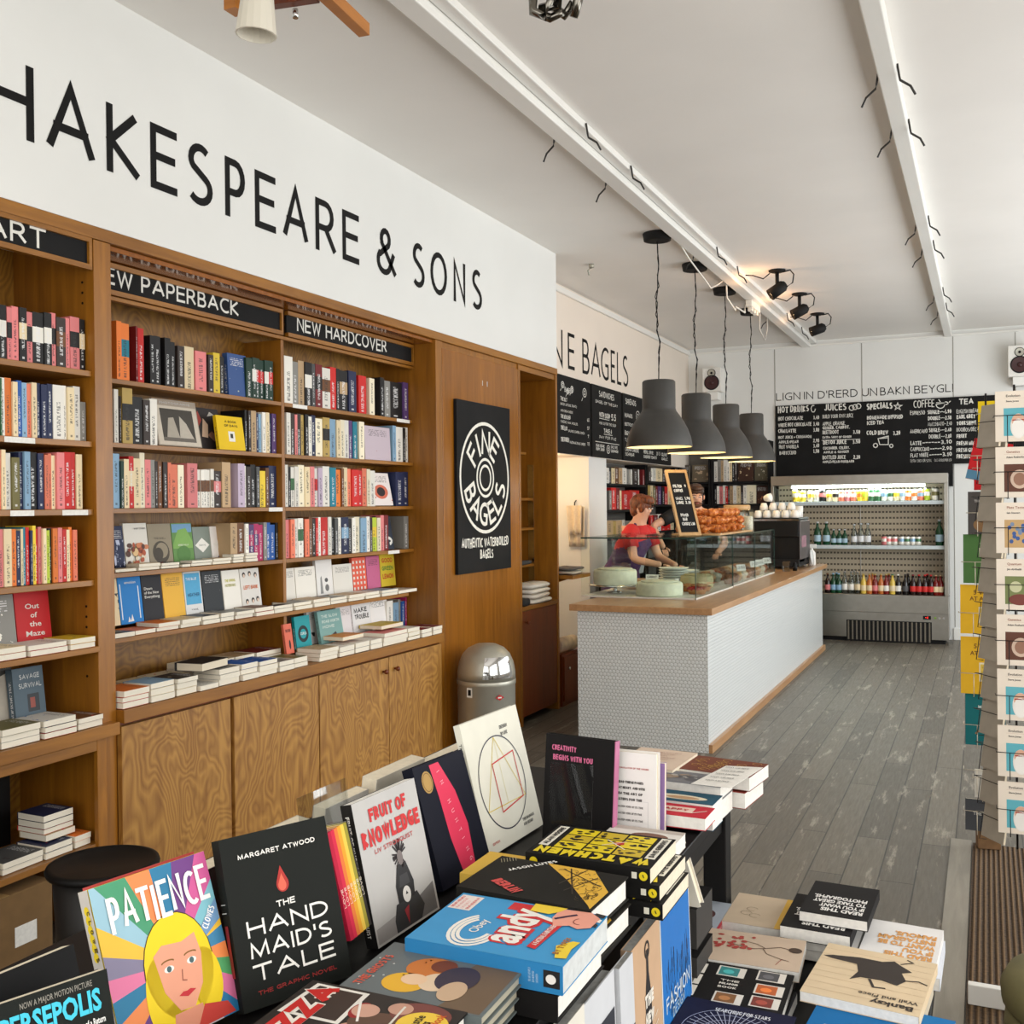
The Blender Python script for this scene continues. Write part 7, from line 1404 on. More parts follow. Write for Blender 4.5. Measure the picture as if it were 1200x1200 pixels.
def art_orange(mb, w, h):
    for i, (tx, s) in enumerate((('READ THIS', .62), ('IF YOU', .4), ('WANT TO BE', .74), ('INSTAGRAM', .76), ('FAMOUS.', .56))): bt(mb, tx, w * .06, h * .8 - i * .031, .022, (222, 160, 90), w=w * s, bold=.05)
flatbook('white book with upside-down orange capitals at the right edge of the bench', -.275 + .168 * .999 + .006, 2.477 + .222 - .008, .581, PI - .04, .168, .222, .024, (232, 230, 228), art_orange)
filler('white book under the orange-lettered one', -.1, 2.69, .556, PI - .03, .166, .22, .028, (214, 218, 226))

# ================================================================== ceiling things
SHADE_IN = M((240, 226, 190), .6, name='lamp_shade_inside'); LAMPG = M((62, 60, 57), .55, 0, .05, 20, 'dark_grey_lamp_metal')
def pendant(label, x, y, zb):
    t = thing('pendant_lamp', label, 'lamp', (x, y, zb), group='pendant lamps over the counter')
    pr = [(.243, 0), (.242, .02), (.232, .075), (.212, .13), (.18, .19), (.15, .235), (.128, .265), (.122, .285), (.122, .48), (.112, .492), (.02, .494)]
    MB().lathe(pr, LAMPG, n=40, cap=False).build('shade', t)
    MB().lathe([(.239, .001), (.238, .02), (.228, .075), (.208, .13), (.176, .19), (.146, .235), (.12, .265), (.0001, .27)], SHADE_IN, n=40, cap=False).build('shade_lining', t, 'cream inside of the shade')
    MB().ball((0, 0, .12), (.045, .045, .06), glow('lit_bulb', (255, 226, 160), 9)).build('bulb', t); MB().cyl((0, 0, .18), (0, 0, .268), .022, MATTE).build('socket', t)
    top = 3.625 - zb
    MB().lathe([(.075, 0), (.1, .004), (.108, .05), (.108, .056), (.0001, .056)], MATTE, n=32, T=TR(0, 0, top - .058)).build('ceiling_canopy', t)
    random.seed(int(y * 10)); a = []; b = []
    for i in range(26):
        u = i / 25; s = math.sin(PI * u); a.append((.012 * s * math.sin(9 * u) + .006 * s * math.sin(31 * u), .01 * s * math.cos(23 * u), .494 + (top - .06 - .494) * u)); b.append((.012 * s * math.sin(9 * u) + .012 * s * math.sin(47 * u + 1), .012 * s * math.sin(29 * u), .494 + (top - .06 - .494) * u))
    MB().tube(a, .0042, MATTE).build('cord', t); MB().tube(b, .0034, MATTE).build('cord', t)
for i, (y, lab) in enumerate(((7.37, 'nearest and largest-looking dark grey dome pendant lamp over the counter'), (8.45, 'second dark grey dome pendant lamp from the front'), (9.53, 'third dark grey dome pendant lamp from the front'), (10.67, 'farthest dark grey dome pendant lamp, beside the blackboard'))):
    pendant(lab, -2.195, y, 2.045 + .003 * i); lamp('pendant_bulb_light', 'POINT', (-2.195, y, 2.12), 5, (1, .8, .5), r=.04)
def spot(label, x, y, k):
    t = thing('ceiling_spotlight', label, 'spotlight', (x, y, 3.625), group='black ceiling spotlights')
    MB().lathe([(.0001, -.022), (.04, -.022), (.07, -.012), (.072, -.001), (.0001, -.001)], MATTE, n=24).build('base', t); MB().cyl((0, 0, -.023), (0, 0, -.13), .016, MATTE).build('stem', t)
    T = TR(0, 0, -.17, math.radians(200), math.radians(0), math.radians(125 - 8 * k))
    MB().lathe([(.0001, -.09), (.03, -.085), (.05, -.06), (.052, .075), (.048, .076), (.046, .0), (.0001, -.01)], MATTE, n=24, T=T).build('head', t)
    MB().lathe([(.04, .055), (.0001, .058)], glow('spot_bulb_%d' % k, (255, 220, 170), 10 if k == 2 else 5), n=16, T=T).build('bulb', t)
    MB().tube([(.05, 0, -.02), (.11, 0, -.01), (.14, 0, -.05), (.13, 0, -.12), (.08, 0, -.15)], .006, MATTE).build('loop_cable', t)
    MB().tube([(-.06, 0, -.02), (-.12, .01, -.06), (-.2, -.02, -.03), (-.33, -.03, -.012)], .005, MATTE).build('feed_cable', t)
    d = (T.to_3x3() @ Vector((0, 0, 1))); p = Vector((x, y, 3.455)) + d * .1
    lamp('spotlight_glow', 'POINT', (x - .2, y - .05, 3.42 + .01 * k), (2.6, 1.9, 1.0)[k], (1, .56, .28), r=.03)
for k, (x, y, lab) in enumerate(((-1.62, 9.0, 'nearest black ceiling spotlight by the beam'), (-1.61, 10.1, 'middle black ceiling spotlight by the beam'), (-1.61, 11.25, 'farthest black ceiling spotlight, its lamp face lit'))): spot(lab, x, y, k)
HOOK = M((60, 58, 56), .5, .4, name='bent_wire')
def hook(x, y, s, zt, lab, grp):
    MB().tube([(0, 0, 0), (s * .008, 0, -.055), (s * .012, 0, -.075), (s * .055, .01, -.105), (s * .075, .015, -.145)], .0055, HOOK).build('wire_hook', None, lab, 'hook', grp, T=TR(x, y, zt))
for (u, v) in ((1027, 95), (1043, 158), (1074, 268), (1082, 296), (1096, 350), (1100, 368)):
    p = at(u, v, Z=3.56); hook(-.438, p.y, -1, 3.6, 'bent black wire hook on the left of the right-hand ceiling trunking', 'left hooks of the right trunking')
    p = at(u + 26, v - 10, Z=3.56); hook(-.352, p.y, 1, 3.6, 'bent black wire hook on the right of the right-hand ceiling trunking', 'right hooks of the right trunking')
for (u, v) in ((657, 162), (717, 213), (812, 300), (905, 372)):
    p = at(u, v, Z=3.56); hook(-2.058, p.y, -1, 3.6, 'bent black wire hook on the left of the long ceiling trunking', 'left hooks of the long trunking')
for (u, v) in ((679, 155), (735, 203), (834, 296), (860, 318), (914, 372), (930, 388)):
    p = at(u, v, Z=3.57); hook(-1.88, p.y, 1, 3.61, 'bent black wire hook on the right of the long ceiling trunking', 'right hooks of the long trunking')
WC = M((232, 228, 218), .5, name='white_cable')
MB().tube([at(*q) if False else Vector(q) for q in ((-2.07, 7.42, 3.6), (-2.05, 7.7, 3.5), (-2.0, 8.05, 3.38), (-2.05, 8.4, 3.4), (-2.07, 8.75, 3.5), (-2.065, 9.0, 3.6))], .006, WC).build('loose_cable', None, 'white cable sagging between the first lamp canopies', 'cable')
MB().tube([Vector(q) for q in ((-2.07, 9.05, 3.6), (-2.1, 9.2, 3.47), (-2.06, 9.35, 3.38), (-2.09, 9.5, 3.44), (-2.03, 9.62, 3.4), (-2.06, 9.75, 3.5))], .008, WC).build('loose_cable', None, 'bunched white cable by the third lamp canopy', 'cable')
MB().tube([Vector(q) for q in ((-2.06, 10.5, 3.6), (-2.09, 10.6, 3.4), (-2.06, 10.72, 3.3), (-2.05, 10.8, 3.42), (-2.06, 10.85, 3.58))], .007, WC).build('loose_cable', None, 'white cable looping down at the farthest lamp canopy', 'cable')
t = thing('power_strip', 'small white power strip fixed under the trunking by the lamps', 'power strip', (-2.02, 9.95, 3.5)); MB().box(-.03, .03, -.2, .2, -.02, .044, WC).build('strip_body', t, bevel=.006)
for k in range(3): MB().box(-.022, .022, -.15 + k * .12, -.09 + k * .12, -.055, -.0205, WC).build('plug', t, bevel=.005)
p = at(693, 313, Z=3.6); t = thing('ceiling_sensor', 'tiny grey fitting alone on the ceiling past the white fascia', 'fitting', (p.x, p.y, 3.625)); MB().cyl((0, 0, 0), (0, 0, -.03), .022, GREY).build('base', t); MB().tube([(0, 0, -.03), (-.03, .0, -.05), (-.02, .0, -.09)], .008, GREY).build('arm', t)
# wooden ceiling light with a white glass shade at the top left
p = at(303, 30, Z=3.22); C0 = Vector((p.x, p.y, 3.36))
t = thing('ceiling_light', 'wooden-armed ceiling light with a ribbed white glass shade, cut by the top edge', 'ceiling light', C0)
SH_ = NT('ribbed_white_glass'); SH_.base(lin((226, 220, 204)), .3); n_ = SH_.noise(SH_.obj(), 8, 1); SH_.bump(n_, .05, .002); SH_ = SH_.m
MB().lathe([(.046, .0), (.05, -.02), (.068, -.17), (.062, -.171), (.045, -.02)], SH_, n=18, smooth=False, T=TR(0, 0, .0, 0, .0, .06)).build('glass_shade', t); MB().cyl((0, 0, .0), (0, 0, .05), .03, CHROME).build('lamp_holder', t)
q = at(395, 12, Z=3.36); e = at(427, 42, Z=3.36); dv = (e - q); dv.z = 0; dv.normalize(); st = e - dv * .5
def bar(a, b, w, h, mat):
    a, b = Vector(a), Vector(b); d = b - a; L = d.length; ang = math.atan2(d.y, d.x); return MB().box(0, L, -w / 2, w / 2, -h / 2, h / 2, mat, T=TR(a.x, a.y, a.z, ang))
o0 = C0
bar(Vector((st.x, st.y, 3.38)) - o0, Vector((e.x, e.y, 3.38)) - o0, .045, .045, BLADE).build('arm', t, bevel=.002)
a2 = at(278, 8, Z=3.4); b2 = at(372, -6, Z=3.4); bar(Vector((a2.x, a2.y, 3.4)) - o0, Vector((b2.x, b2.y, 3.4)) - o0, .04, .04, DARKW).build('cross_arm', t, bevel=.002)
p3 = at(277, 7, Z=3.38); MB().box(p3.x - o0.x - .03, p3.x - o0.x + .02, p3.y - o0.y - .03, p3.y - o0.y + .03, 0, .05, BLADE).build('arm_end', t)
p3 = at(346, 4, Z=3.4); MB().cyl((p3.x - o0.x, p3.y - o0.y, -.012), (p3.x - o0.x, p3.y - o0.y, .02), .01, CHROME).build('screw', t); MB().cyl((st.x - o0.x, st.y - o0.y, .04), (st.x - o0.x, st.y - o0.y, 3.625 - 3.36), .02, MATTE).build('ceiling_rod', t)
# twisted metal hand-like light at the top
p = at(650, 6, Z=3.3); t = thing('metal_ceiling_light', 'tangled dark chrome tube light hanging at the top edge of the view', 'ceiling light', (p.x, p.y, 3.34)); DC = M((120, 116, 108), .18, 1, .05, 10, 'dark_chrome')
for k, pts in enumerate((((-.02, 0, .05), (-.07, -.02, 0), (-.075, -.01, -.05), (-.02, .01, -.075), (.03, 0, -.07)), ((.02, 0, .05), (.075, .0, .02), (.082, .01, -.03), (.06, .02, -.085)), ((0, .03, .05), (-.03, .03, -.02), (.02, .04, -.06), (.055, .03, -.03)), ((.03, -.03, .03), (.0, -.04, -.06), (-.03, -.04, -.095)), ((-.03, -.02, .06), (.05, -.03, .0), (.02, -.02, -.05), (-.05, 0, -.04)))): MB().tube(pts, [.016, .018, .017, .015, .012][:len(pts)], DC, 10).build('tube_arm', t)
MB().ball((0, 0, .02), .035, DC).build('hub', t); MB().ball((.0, -.03, -.01), .014, BLACK).build('socket', t); MB().cyl((0, 0, .04), (0, 0, 3.625 - 3.34), .012, DC).build('rod', t)
# loudspeakers
CONE = M((58, 20, 20), .35, 0, .1, 10, 'dark_red_cone')
def speaker(lab, x0, x1, zt, zb_):
    w = (x1 - x0) / 2; t = thing('loudspeaker', lab, 'loudspeaker', ((x0 + x1) / 2, 13.0, zb_)); H = zt - zb_
    MB().box(-w, w, -.11, .099, 0, H, PAGEW).build('cabinet', t, bevel=.006)
    for nm, z, r, m in (('woofer', H * .38, w * .78, CONE), ('tweeter', H * .78, w * .42, GREY)):
        T = frame((0, -.1105, z), (1, 0, 0), (0, 0, 1), (0, -1, 0)); o = MB().lathe([(r * 1.05, 0), (r * 1.02, .008), (r * .9, .008), (r * .4, .001), (.0001, .004)], m, n=28, T=T, ms=[MATTE, MATTE, m, m]).build(nm, t); MB().ball((0, -.116, z), (r * .3, .012, r * .3), CONE if nm == 'woofer' else BLACK).build('dust_cap', o)
    MB().box(-w * .6, w * .6, -.08, .099, -.1, -.001, TRIM).build('bracket', t, bevel=.004)
speaker('small white loudspeaker high in the far left corner by the lamps', -3.265, -3.03, 3.345, 3.045); speaker('small white loudspeaker on the back wall above the book rack', .232, .47, 3.37, 3.02)

# ================================================================== right side: mat, rack, stool
MATM = NT('ribbed_brown_mat'); s_ = MATM.n('ShaderNodeSeparateXYZ'); MATM.l(MATM.obj(), s_.inputs[0]); rb = MATM.math('SINE', MATM.math('MULTIPLY', s_.outputs[0], 2 * PI / .02)); nz = MATM.noise(MATM.obj(), 90, 3)
MATM.base(MATM.mix(MATM.math('ADD', MATM.math('MULTIPLY', rb, .28), MATM.math('MULTIPLY', nz, .8)), lin((40, 28, 18)), lin((134, 104, 70))), .95); MATM.bump(rb, .8, .006); MATM = MATM.m
MB().box(-.07, 2.0, 1.2, 5.3, .001, .012, MATM).build('entrance_mat', None, 'brown ribbed entrance mat along the right edge of the floorboards', 'mat', bevel=.003)
p = at(1140, 1178, Z=.013); MB().box(-.065, .055, 0, .03, 0, .065, TRIM).build('white_block', None, 'short white wooden strip standing on the brown mat', 'strip', bevel=.003, T=TR(0, p.y, .013))
# olive pouffe
OL = M((116, 110, 72), .7, 0, .08, 18, 'olive_leather'); q = at(1285, 1178, Z=.3)
t = thing('pouffe', 'olive green leather seat cut off by the bottom right corner', 'seat', (q.x, q.y, .013)); MB().lathe([(.2, 0), (.215, .02), (.22, .2), (.215, .25), (.0001, .25)], OL, n=36).build('base', t); MB().lathe([(.21, .252), (.225, .27), (.228, .31), (.21, .345), (.15, .36), (.0001, .365)], OL, n=36).build('cushion', t)
# revolving wire rack
WIRE = M((30, 28, 28), .4, .6, name='black_wire'); WIREW = M((206, 196, 176), .4, .3, name='pale_wire')
RX, RY = .27, 4.36
RK = thing('book_rack', 'tall revolving wire rack of pocket books at the right edge', 'rack', (RX, RY, .013))
MB().cyl((0, 0, .03), (0, 0, 2.05), .018, WIRE).build('pole', RK); MB().lathe([(.1, 0), (.1, .012), (.04, .03), (.0001, .03)], WIRE, n=36).build('base', RK)
ta = [at(1168, v, Y=4.1).z for v in (458.5, 524, 589, 655, 720, 784, 850, 916)]
x0 = at(1168, 700, Y=4.1).x; BW = .125; BH = .182
def pocket(parent, M4, w, h, mat, lab=None):
    mb = MB(T=M4)
    for zz_ in (.09,): mb.tube([(-.006, .028, zz_), (-.006, -.03, zz_), (w * .5, -.034, zz_), (w + .006, -.03, zz_), (w + .006, .028, zz_)], .0016, mat)
    mb.tube([(w * .3, -.034, .09), (w * .3, -.034, -.005), (w * .3, -.004, -.005)], .0016, mat)
    return mb.build('wire_pocket', parent)
Ri = Matrix.Translation((-RX, -RY, -.013))
tit = [('Evolution', 'Steve Jones', 0), ('Genetics', 'Adam Rutherford', 1), ('Plate Tectonics', 'Iain Stewart', 2), ('Quantum', 'Jim Al-Khalili', 3), ('Genetics', 'Adam Rutherford', 1), ('Evolution', 'Steve Jones', 0), ('Evolution', 'Steve Jones', 0), ('Evolution', 'Steve Jones', 0)]
def art_pocket(k, a, b):
    def f(mb, w, h):
        rect(mb, 0, 0, w, h, (232, 220, 204), .0001); bt(mb, a, w * .28, h - .022, .0085, (150, 90, 70) if k else (70, 66, 64), bold=.01); rect(mb, w * .22, h - .027, w * .9, h - .0265, (190, 160, 140)); bt(mb, b, w * .28, h - .04, .0062, (60, 58, 56), bold=.02)
        c = [(96, 176, 190), (96, 56, 40), (196, 160, 110), (120, 130, 80)][k]; rect(mb, w * .22, .02, w * .96, h - .062, c, .0003)
        if k == 0: pol(mb, ellipse(w * .6, h * .3, .026, .045), (236, 230, 222), .0005); pol(mb, ellipse(w * .6, h * .4, .022, .026), (222, 176, 150), .0007); scr(mb, [(w * .46, h * .42), (w * .74, h * .42)], .0018, (170, 40, 40)); pol(mb, ellipse(w * .6, h * .26, .022, .034), (240, 236, 230), .0009)
        if k == 1: pol(mb, ellipse(w * .62, h * .36, .03, .034), (206, 180, 160), .0005); pol(mb, ellipse(w * .62, h * .36, .02, .023), (150, 110, 90), .0007)
        if k == 2:
            for i in range(14): pol(mb, ellipse(w * random.uniform(.32, .86), h * random.uniform(.2, .58), .007, .008, 7), random.choice([(60, 90, 150), (120, 140, 170), (206, 160, 80)]), .0005 + i * 1e-5)
        if k == 3: pol(mb, ellipse(w * .6, h * .2, .036, .02), (120, 60, 50), .0005); pol(mb, ellipse(w * .5, h * .45, .02, .02), (200, 200, 160), .0006)
    return f
for i, (z, (a, b, k)) in enumerate(zip(ta, tit)):
    T = TR(x0, 4.1 - .0, z - BH, .04, -.05)
    bigbook('pocket_book', 'cream pocket book with a %s picture, %s down the near rack face' % (('blue bearded-head', 'brown round', 'coloured map-like', 'green and brown')[k], ORD[i]), BW, BH, .012, T, (232, 220, 204), art_pocket(k, a, b), None, True, PAGE, 'cream pocket books on the rack')
    o = pocket(RK, Ri @ T @ Matrix.Translation((0, .0, 0)), BW, BH, WIRE)
for x_, y_ in ((x0 + .062, 4.135), (.0, 4.41), (.03, 4.71)):
    mb = MB(T=Ri)
    mb.tube([(x_, y_, .36), (x_, y_, 2.04)], .004, WIRE)
    for z_ in (.42, 1.2, 1.98): mb.tube([(x_, y_, z_), (RX, RY, z_)], .004, WIRE)
    mb.build('upright_wire', RK)
# the edge-on face: grey card-backed books
tb = [at(1158, v, Y=4.2).z for v in (470, 514, 559, 603, 645, 687, 726, 774, 817, 858, 899, 942)]
GB = M((176, 168, 154), .8, 0, .06, 20, 'grey_card_backs')
for i, z in enumerate(tb):
    T = TR(at(1145.5 + 2 * (i % 2), 700, Y=4.36).x, 4.36, z - .165, -.95, -.15)
    bigbook('pocket_book', 'grey-backed pocket book seen edge-on, %s down the turned face of the rack' % ORD[i], .13, .165, .01, T, (176, 168, 154), None, None, False, PAGE, 'grey-backed pocket books on the rack', mat=GB)
    pocket(RK, Ri @ T @ Matrix.Translation((0, 0, 0)), .13, .165, WIRE)
# the far face: assorted covers
YC = 4.62
def rk(lab, xa, za, zb2, w, c, art=None, rz=0, spinecol=None, ry=0, wire=True):
    p = at(xa, za, Y=YC); q_ = at(xa, zb2, Y=YC); h = p.z - q_.z; T = TR(p.x, YC, q_.z, rz, -.1, ry)
    bigbook('pocket_book', lab, w, h, .014, T, c, art, None, False, PAGE, spinecol=spinecol)
    if wire: pocket(RK, Ri @ TR(p.x, YC, q_.z - .002, rz, 0), w, h, WIREW)
rk('narrow yellow book at the top of the far rack face', 1146, 470, 511, .09, (228, 196, 30))
rk('red book with a blue lower block, tipped in the far rack face', 1131, 512, 560, .15, (196, 34, 40), lambda mb, w, h: (rect(mb, 0, .0, w, h * .22, (80, 130, 160)), smallprint(mb, w * .3, h * .7, w * .5, 4, .014, (230, 160, 150), .006)), 0, None, .22)
rk('second red book behind the tipped one', 1141, 530, 574, .1, (186, 28, 34), None, 0)
rk('dark grey book with a brown picture, far rack face', 1134, 576, 626, .12, (78, 74, 72), lambda mb, w, h: (bt(mb, 'THE DARK', w * .2, h * .75, .01, (210, 206, 200)), pol(mb, ellipse(w * .5, h * .22, .04, .03), (130, 96, 60))))
rk('plain green book with a small pale label, far rack face', 1128.5, 626, 683, .15, (74, 112, 60), lambda mb, w, h: (rect(mb, w * .4, h * .55, w * .75, h * .72, (206, 200, 176)), smallprint(mb, w * .4, h * .8, w * .4, 1, .01, (160, 180, 140), .006)))
def art_day(mb, w, h): bt(mb, '5 Ways', w * .3, h * .8, .018, (120, 80, 20), bold=.02); bt(mb, 'AT A TIME', w * .22, h * .68, .016, (120, 80, 20), bold=.02); rect(mb, w * .42, h * .22, w * .8, h * .55, (232, 220, 190)); rect(mb, w * .45, h * .25, w * .77, h * .52, (222, 190, 80), .0006); smallprint(mb, w * .48, h * .45, w * .25, 3, .02, (110, 90, 50), .008)
rk('upper of two yellow books with a small framed label, far rack face', 1125, 685, 742, .165, (222, 174, 40), art_day); rk('lower of two yellow books with a small framed label, far rack face', 1125.5, 746, 812, .165, (222, 174, 40), art_day)
rk('teal book with a brown bird, low on the far rack face', 1131, 813, 872, .15, (24, 104, 108), lambda mb, w, h: (bt(mb, 'THE', w * .5, h * .82, .012, (214, 226, 220), bold=.02), bt(mb, 'MOCKING', w * .32, h * .72, .012, (214, 226, 220), bold=.02), pol(mb, ellipse(w * .58, h * .42, .02, .016), (196, 160, 110), .0005), pol(mb, ellipse(w * .7, h * .52, .01, .009), (206, 172, 124), .0006), scr(mb, [(w * .45, h * .36), (w * .25, h * .22)], .003, (150, 110, 70))), 0, (20, 34, 40))
rk('pale booklet in the half-empty wire pocket, far rack face', 1142, 902, 934, .1, (206, 202, 192)); rk('dark grey book at the bottom of the far rack face', 1131, 936, 972, .15, (70, 72, 76), lambda mb, w, h: bt(mb, 'THE WORLD', w * .2, h * .5, .012, (196, 196, 190)))
pocket(RK, Ri @ TR(at(1131, 900, Y=YC).x, YC, at(1131, 925, Y=YC).z, 0, 0), .15, .1, WIREW)
p = at(1146, 998, Z=0); MB().box(0, .1, 0, .05, 0, .15, M((120, 90, 60), .9, 0, .2, 20)).build('cardboard_box', None, 'small brown cardboard box on the floor at the foot of the rack', 'box', bevel=.003, T=TR(p.x, p.y, .013, .2))

# ================================================================== stool and cartons at the left
p = at(121, 1012, Z=.5)
t = thing('stool', 'round black stool between the bookcase and the display table', 'stool', (p.x, p.y, 0)); MB().lathe([(.0001, .478), (.155, .478), (.168, .484), (.172, .494), (.168, .505), (.155, .508), (.15, .503), (.0001, .5)], BLACK, n=40).build('seat', t); MB().lathe([(.165, 0), (.16, .02), (.14, .3), (.15, .477)], M((30, 28, 27), .5), n=36).build('drum_base', t)
t = thing('carton', 'brown cardboard carton on the floor of the open ART cubby', 'carton', (-3.28, 2.47, 0)); CB = M((122, 92, 54), .85, 0, .1, 14, 'brown_cardboard'); MB().box(-.2, .2, -.2, .2, .001, .29, CB).build('carton_body', t, bevel=.003); MB().box(-.201, .202, -.02, .02, .2905, .2915, M((160, 128, 80), .5)).build('tape', t); MB().box(.2005, .2015, .04, .13, .1, .17, PAGEW).build('label', t)
t = thing('carton', 'second brown carton at the photo edge in the open ART cubby', 'carton', (-3.28, 2.0, 0)); MB().box(-.2, .2, -.22, .2, .001, .27, CB).build('carton_body', t, bevel=.003)
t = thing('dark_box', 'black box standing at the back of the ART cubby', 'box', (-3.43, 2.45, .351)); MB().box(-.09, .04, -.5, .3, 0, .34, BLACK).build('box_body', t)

# ================================================================== people behind the counter
def skin_body(name, nodes, edges, mat, parent=None, sub=2):
    bm = bmesh.new(); L = bm.verts.layers.skin.verify(); V = []
    for i, (p_, r_) in enumerate(nodes):
        v = bm.verts.new(p_); v[L].radius = (r_, r_) if not isinstance(r_, tuple) else r_; v[L].use_root = (i == 0); V.append(v)
    for a, b in edges: bm.edges.new((V[a], V[b]))
    me = bpy.data.meshes.new(name); bm.to_mesh(me); bm.free(); me.materials.append(mat)
    o = bpy.data.objects.new(name, me); COL.objects.link(o)
    if parent is not None: o.parent = parent
    s = o.modifiers.new('skin', 'SKIN'); s.use_smooth_shade = True
    u = o.modifiers.new('sub', 'SUBSURF'); u.levels = sub; u.render_levels = sub
    return o
SKIN = M((222, 170, 142), .55, 0, .04, 20, 'skin')
def person(lab, o, rz, hip, lean, hair, hairfn, arms, S=1.0, headtilt=0):
    t = thing('person', lab, 'person', o, rz)
    return t
# local frame: +x the way the person faces
def head_parts(t, T, hair, beard=None):
    mb = MB(T=T)
    mb.ball((.078, .033, .012), (.012, .012, .008), M((240, 236, 230), .3)).ball((.078, -.033, .012), (.012, .012, .008), M((240, 236, 230), .3)).build('eyes', t)
    MB(T=T).ball((.087, .033, .012), (.005, .006, .006), BLACK).ball((.087, -.033, .012), (.005, .006, .006), BLACK).build('pupils', t)
    MB(T=T).ball((.084, 0, -.052), (.012, .024, .007), M((176, 96, 88), .5)).build('lips', t)
    MB(T=T).tube([(.08, .05, .032), (.088, .033, .037), (.088, .018, .034)], .004, hair).tube([(.08, -.05, .032), (.088, -.033, .037), (.088, -.018, .034)], .004, hair).build('eyebrows', t)
    if beard: MB(T=T).ball((.045, 0, -.075), (.052, .06, .035), beard).ball((.088, 0, -.04), (.012, .03, .006), beard).build('beard', t)
def make_person(lab, base, rz, zs, leanx, arms, shirt, apron, hair, hairs, pitch=0, beard=None):
    t = thing('person', lab, 'person', base, rz)
    zh, zc, zn = zs                                     # hip, chest, neck heights
    hx, cx_, nx = leanx
    hd = Vector((nx + .035, 0, zn + .14))
    N = [((hx, 0, zh), .15), (((hx + cx_) / 2, 0, (zh + zc) / 2), .125), ((cx_, 0, zc), .14), ((nx - .03, 0, zn - .05), .085), ((nx, 0, zn + .02), .052), ((hd.x - .012, 0, hd.z - .02), .078), ((hd.x - .02, 0, hd.z + .045), .085), ((hd.x + .045, 0, hd.z - .07), .042), ((hd.x + .085, 0, hd.z - .01), .016)]
    E = [(0, 1), (1, 2), (2, 3), (3, 4), (4, 5), (5, 6), (5, 7), (5, 8)]
    for s in (1, -1):
        sh_, el, wr = arms[s]; k = len(N)
        N += [((nx - .04, s * .15, zn - .07), .068), (sh_, .055), (el, .043), (wr, .03), ((wr[0] + (wr[0] - el[0]) * .18, wr[1] + (wr[1] - el[1]) * .18, wr[2] + (wr[2] - el[2]) * .18), .034)]
        E += [(3, k), (k, k + 1), (k + 1, k + 2), (k + 2, k + 3), (k + 3, k + 4)]
        k = len(N); N += [((hx, s * .1, zh - .1), .1), ((hx + .02, s * .11, zh * .5), .065), ((hx - .02, s * .11, .09), .045), ((hx + .1, s * .12, .04), .04)]
        E += [(0, k), (k, k + 1), (k + 1, k + 2), (k + 2, k + 3)]
    skin_body('body', N, E, SKIN, t)
    for s in (1, -1):                                    # fingers
        sh_, el, wr = (Vector(v) for v in arms[s]); d = (wr - el).normalized(); side = d.cross(Vector((0, 0, 1))).normalized(); pm = wr + d * .06; mb = MB()
        for f in range(4):
            b0 = pm + side * (-.024 + .016 * f) + d * .02; L = (.06, .072, .068, .052)[f]; mb.tube([b0, b0 + d * L * .5 + Vector((0, 0, -.006)), b0 + d * L * .9 + Vector((0, 0, -.028))], [.0085, .008, .006], SKIN, 8)
        th = pm - side * .03 - d * .01; mb.tube([th, th - side * .022 + d * .03, th - side * .018 + d * .055], [.01, .009, .007], SKIN, 8); mb.build('fingers', t)
    # shirt and apron: lofted round the torso, a little outside the body
    def loft(secs, mat, name, a0=0, a1=360, n=24, thick=0):
        vs = []; m_ = n if a1 - a0 >= 360 else n + 1
        for (x_, z_, rx, ry) in secs:
            for k in range(m_):
                a = math.radians(a0 + (a1 - a0) * k / n); vs.append((x_ + rx * math.cos(a), ry * math.sin(a) * (1 + .02 * math.sin(5 * a + z_ * 20)), z_))
        L = len(secs); fs = [(q * m_ + k, q * m_ + (k + 1) % m_, (q + 1) * m_ + (k + 1) % m_, (q + 1) * m_ + k) for q in range(L - 1) for k in range(n)]
        return MB().add(vs, fs, mat, True)
    mx = (hx + cx_) / 2; mz = (zh + zc) / 2
    S_ = [(hx, zh - .1, .155, .195), (hx, zh + .02, .155, .19), (mx, mz, .14, .17), (cx_, zc, .15, .195), (nx - .03, zn - .1, .13, .2), (nx - .025, zn - .045, .1, .15), (nx - .01, zn - .005, .066, .075)]
    sm = loft(S_, shirt, 'shirt')
    for s in (1, -1):
        sh_, el, wr = (Vector(v) for v in arms[s]); a_ = Vector((nx - .035, s * .11, zn - .075)); e_ = sh_.lerp(el, .5)
        sm.tube([a_, a_.lerp(sh_, .6), sh_, sh_.lerp(e_, .5), e_], [.085, .085, .076, .068, .066], shirt, 14)
    sm.build('shirt', t)
    if apron:
        A_ = [(hx + .02, zh - .5, .2, .23), (hx + .012, zh - .1, .178, .215), (hx + .008, zh + .02, .172, .205), (mx + .006, mz, .155, .185), (cx_ + .008, zc - .02, .165, .19), (cx_ + .03, zc + .06, .12, .13)]
        o_ = loft(A_, apron, 'apron', -160, 160).build('apron', t); so = o_.modifiers.new('thickness', 'SOLIDIFY'); so.thickness = .006
        MB().tube([(cx_ + .11, .1, zc + .06), (nx - .0, .1, zn + .0), (nx - .08, .0, zn + .02), (nx - .0, -.1, zn + .0), (cx_ + .11, -.1, zc + .06)], .012, apron).build('apron_strap', t)
    T = Matrix.Translation(hd) @ Matrix.Rotation(pitch, 4, 'Y')
    head_parts(t, T, hair, beard)
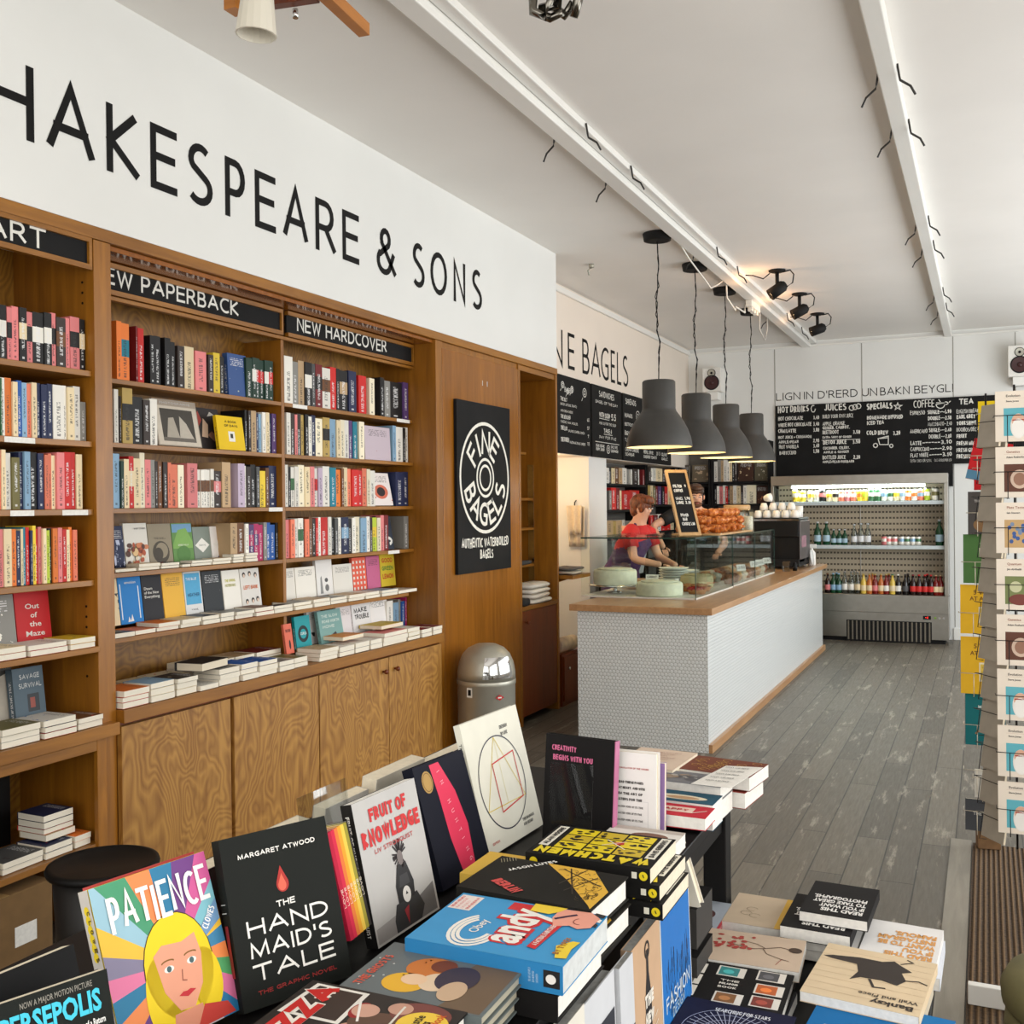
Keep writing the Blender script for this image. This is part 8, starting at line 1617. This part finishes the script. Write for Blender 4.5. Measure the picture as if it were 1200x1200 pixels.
    MB(T=T).ball((-.01, .088, -.01), (.014, .01, .026), SKIN).ball((-.01, -.088, -.01), (.014, .01, .026), SKIN).build('ears', t)
    mb = MB(T=T)
    for c, r in hairs: mb.ball(c, r, hair, 18, 12)
    mb.build('hair', t)
    return t
RH = NT('reddish_brown_hair'); a = RH.noise(RH.obj((1, 1, .3)), 60, 4); RH.base(RH.ramp(a, [(.3, lin((66, 30, 14))), (.7, lin((140, 74, 34)))]), .5); RH.bump(a, .4, .01); RH = RH.m
BH_ = NT('dark_brown_hair'); a = BH_.noise(BH_.obj((1, 1, .3)), 60, 4); BH_.base(BH_.ramp(a, [(.3, lin((46, 28, 18))), (.7, lin((96, 62, 40)))]), .5); BH_.bump(a, .4, .01); BH_ = BH_.m
make_person('woman with short reddish hair in a red shirt and purple apron, working behind the glass', (-3.02, 9.25, 0), -.1, (.98, 1.27, 1.44), (-.14, .0, .07), {-1: ((.06, -.21, 1.34), (.12, -.25, 1.12), (.33, -.2, 1.08)), 1: ((.08, .21, 1.34), (.16, .24, 1.12), (.36, .12, 1.06))},
            M((200, 38, 40), .8, name='red_cotton'), M((76, 44, 92), .8, 0, .2, 30, 'purple_apron_cloth'), RH, (((-.03, 0, .045), (.105, .097, .098)), ((-.06, 0, -.02), (.06, .085, .07)), ((.03, 0, .085), (.075, .08, .05)), ((.01, .072, .02), (.04, .03, .05)), ((.01, -.072, .02), (.04, .03, .05))), .12)
make_person('bearded man with short brown hair looking down behind the price board and croissants', (-2.84, 10.85, 0), -1.15, (1.0, 1.38, 1.56), (-.02, .0, .02), {-1: ((.0, -.25, 1.5), (.08, -.47, 1.39), (.3, -.4, 1.2)), 1: ((.02, .23, 1.46), (.1, .3, 1.2), (.34, .18, 1.12))},
            M((28, 27, 28), .8, name='black_cotton'), None, BH_, (((-.035, 0, .065), (.092, .09, .075)), ((-.06, 0, .0), (.05, .08, .07)), ((.02, 0, .098), (.066, .07, .035))), .2, M((104, 68, 46), .9, 0, .2, 90, 'short_beard'))
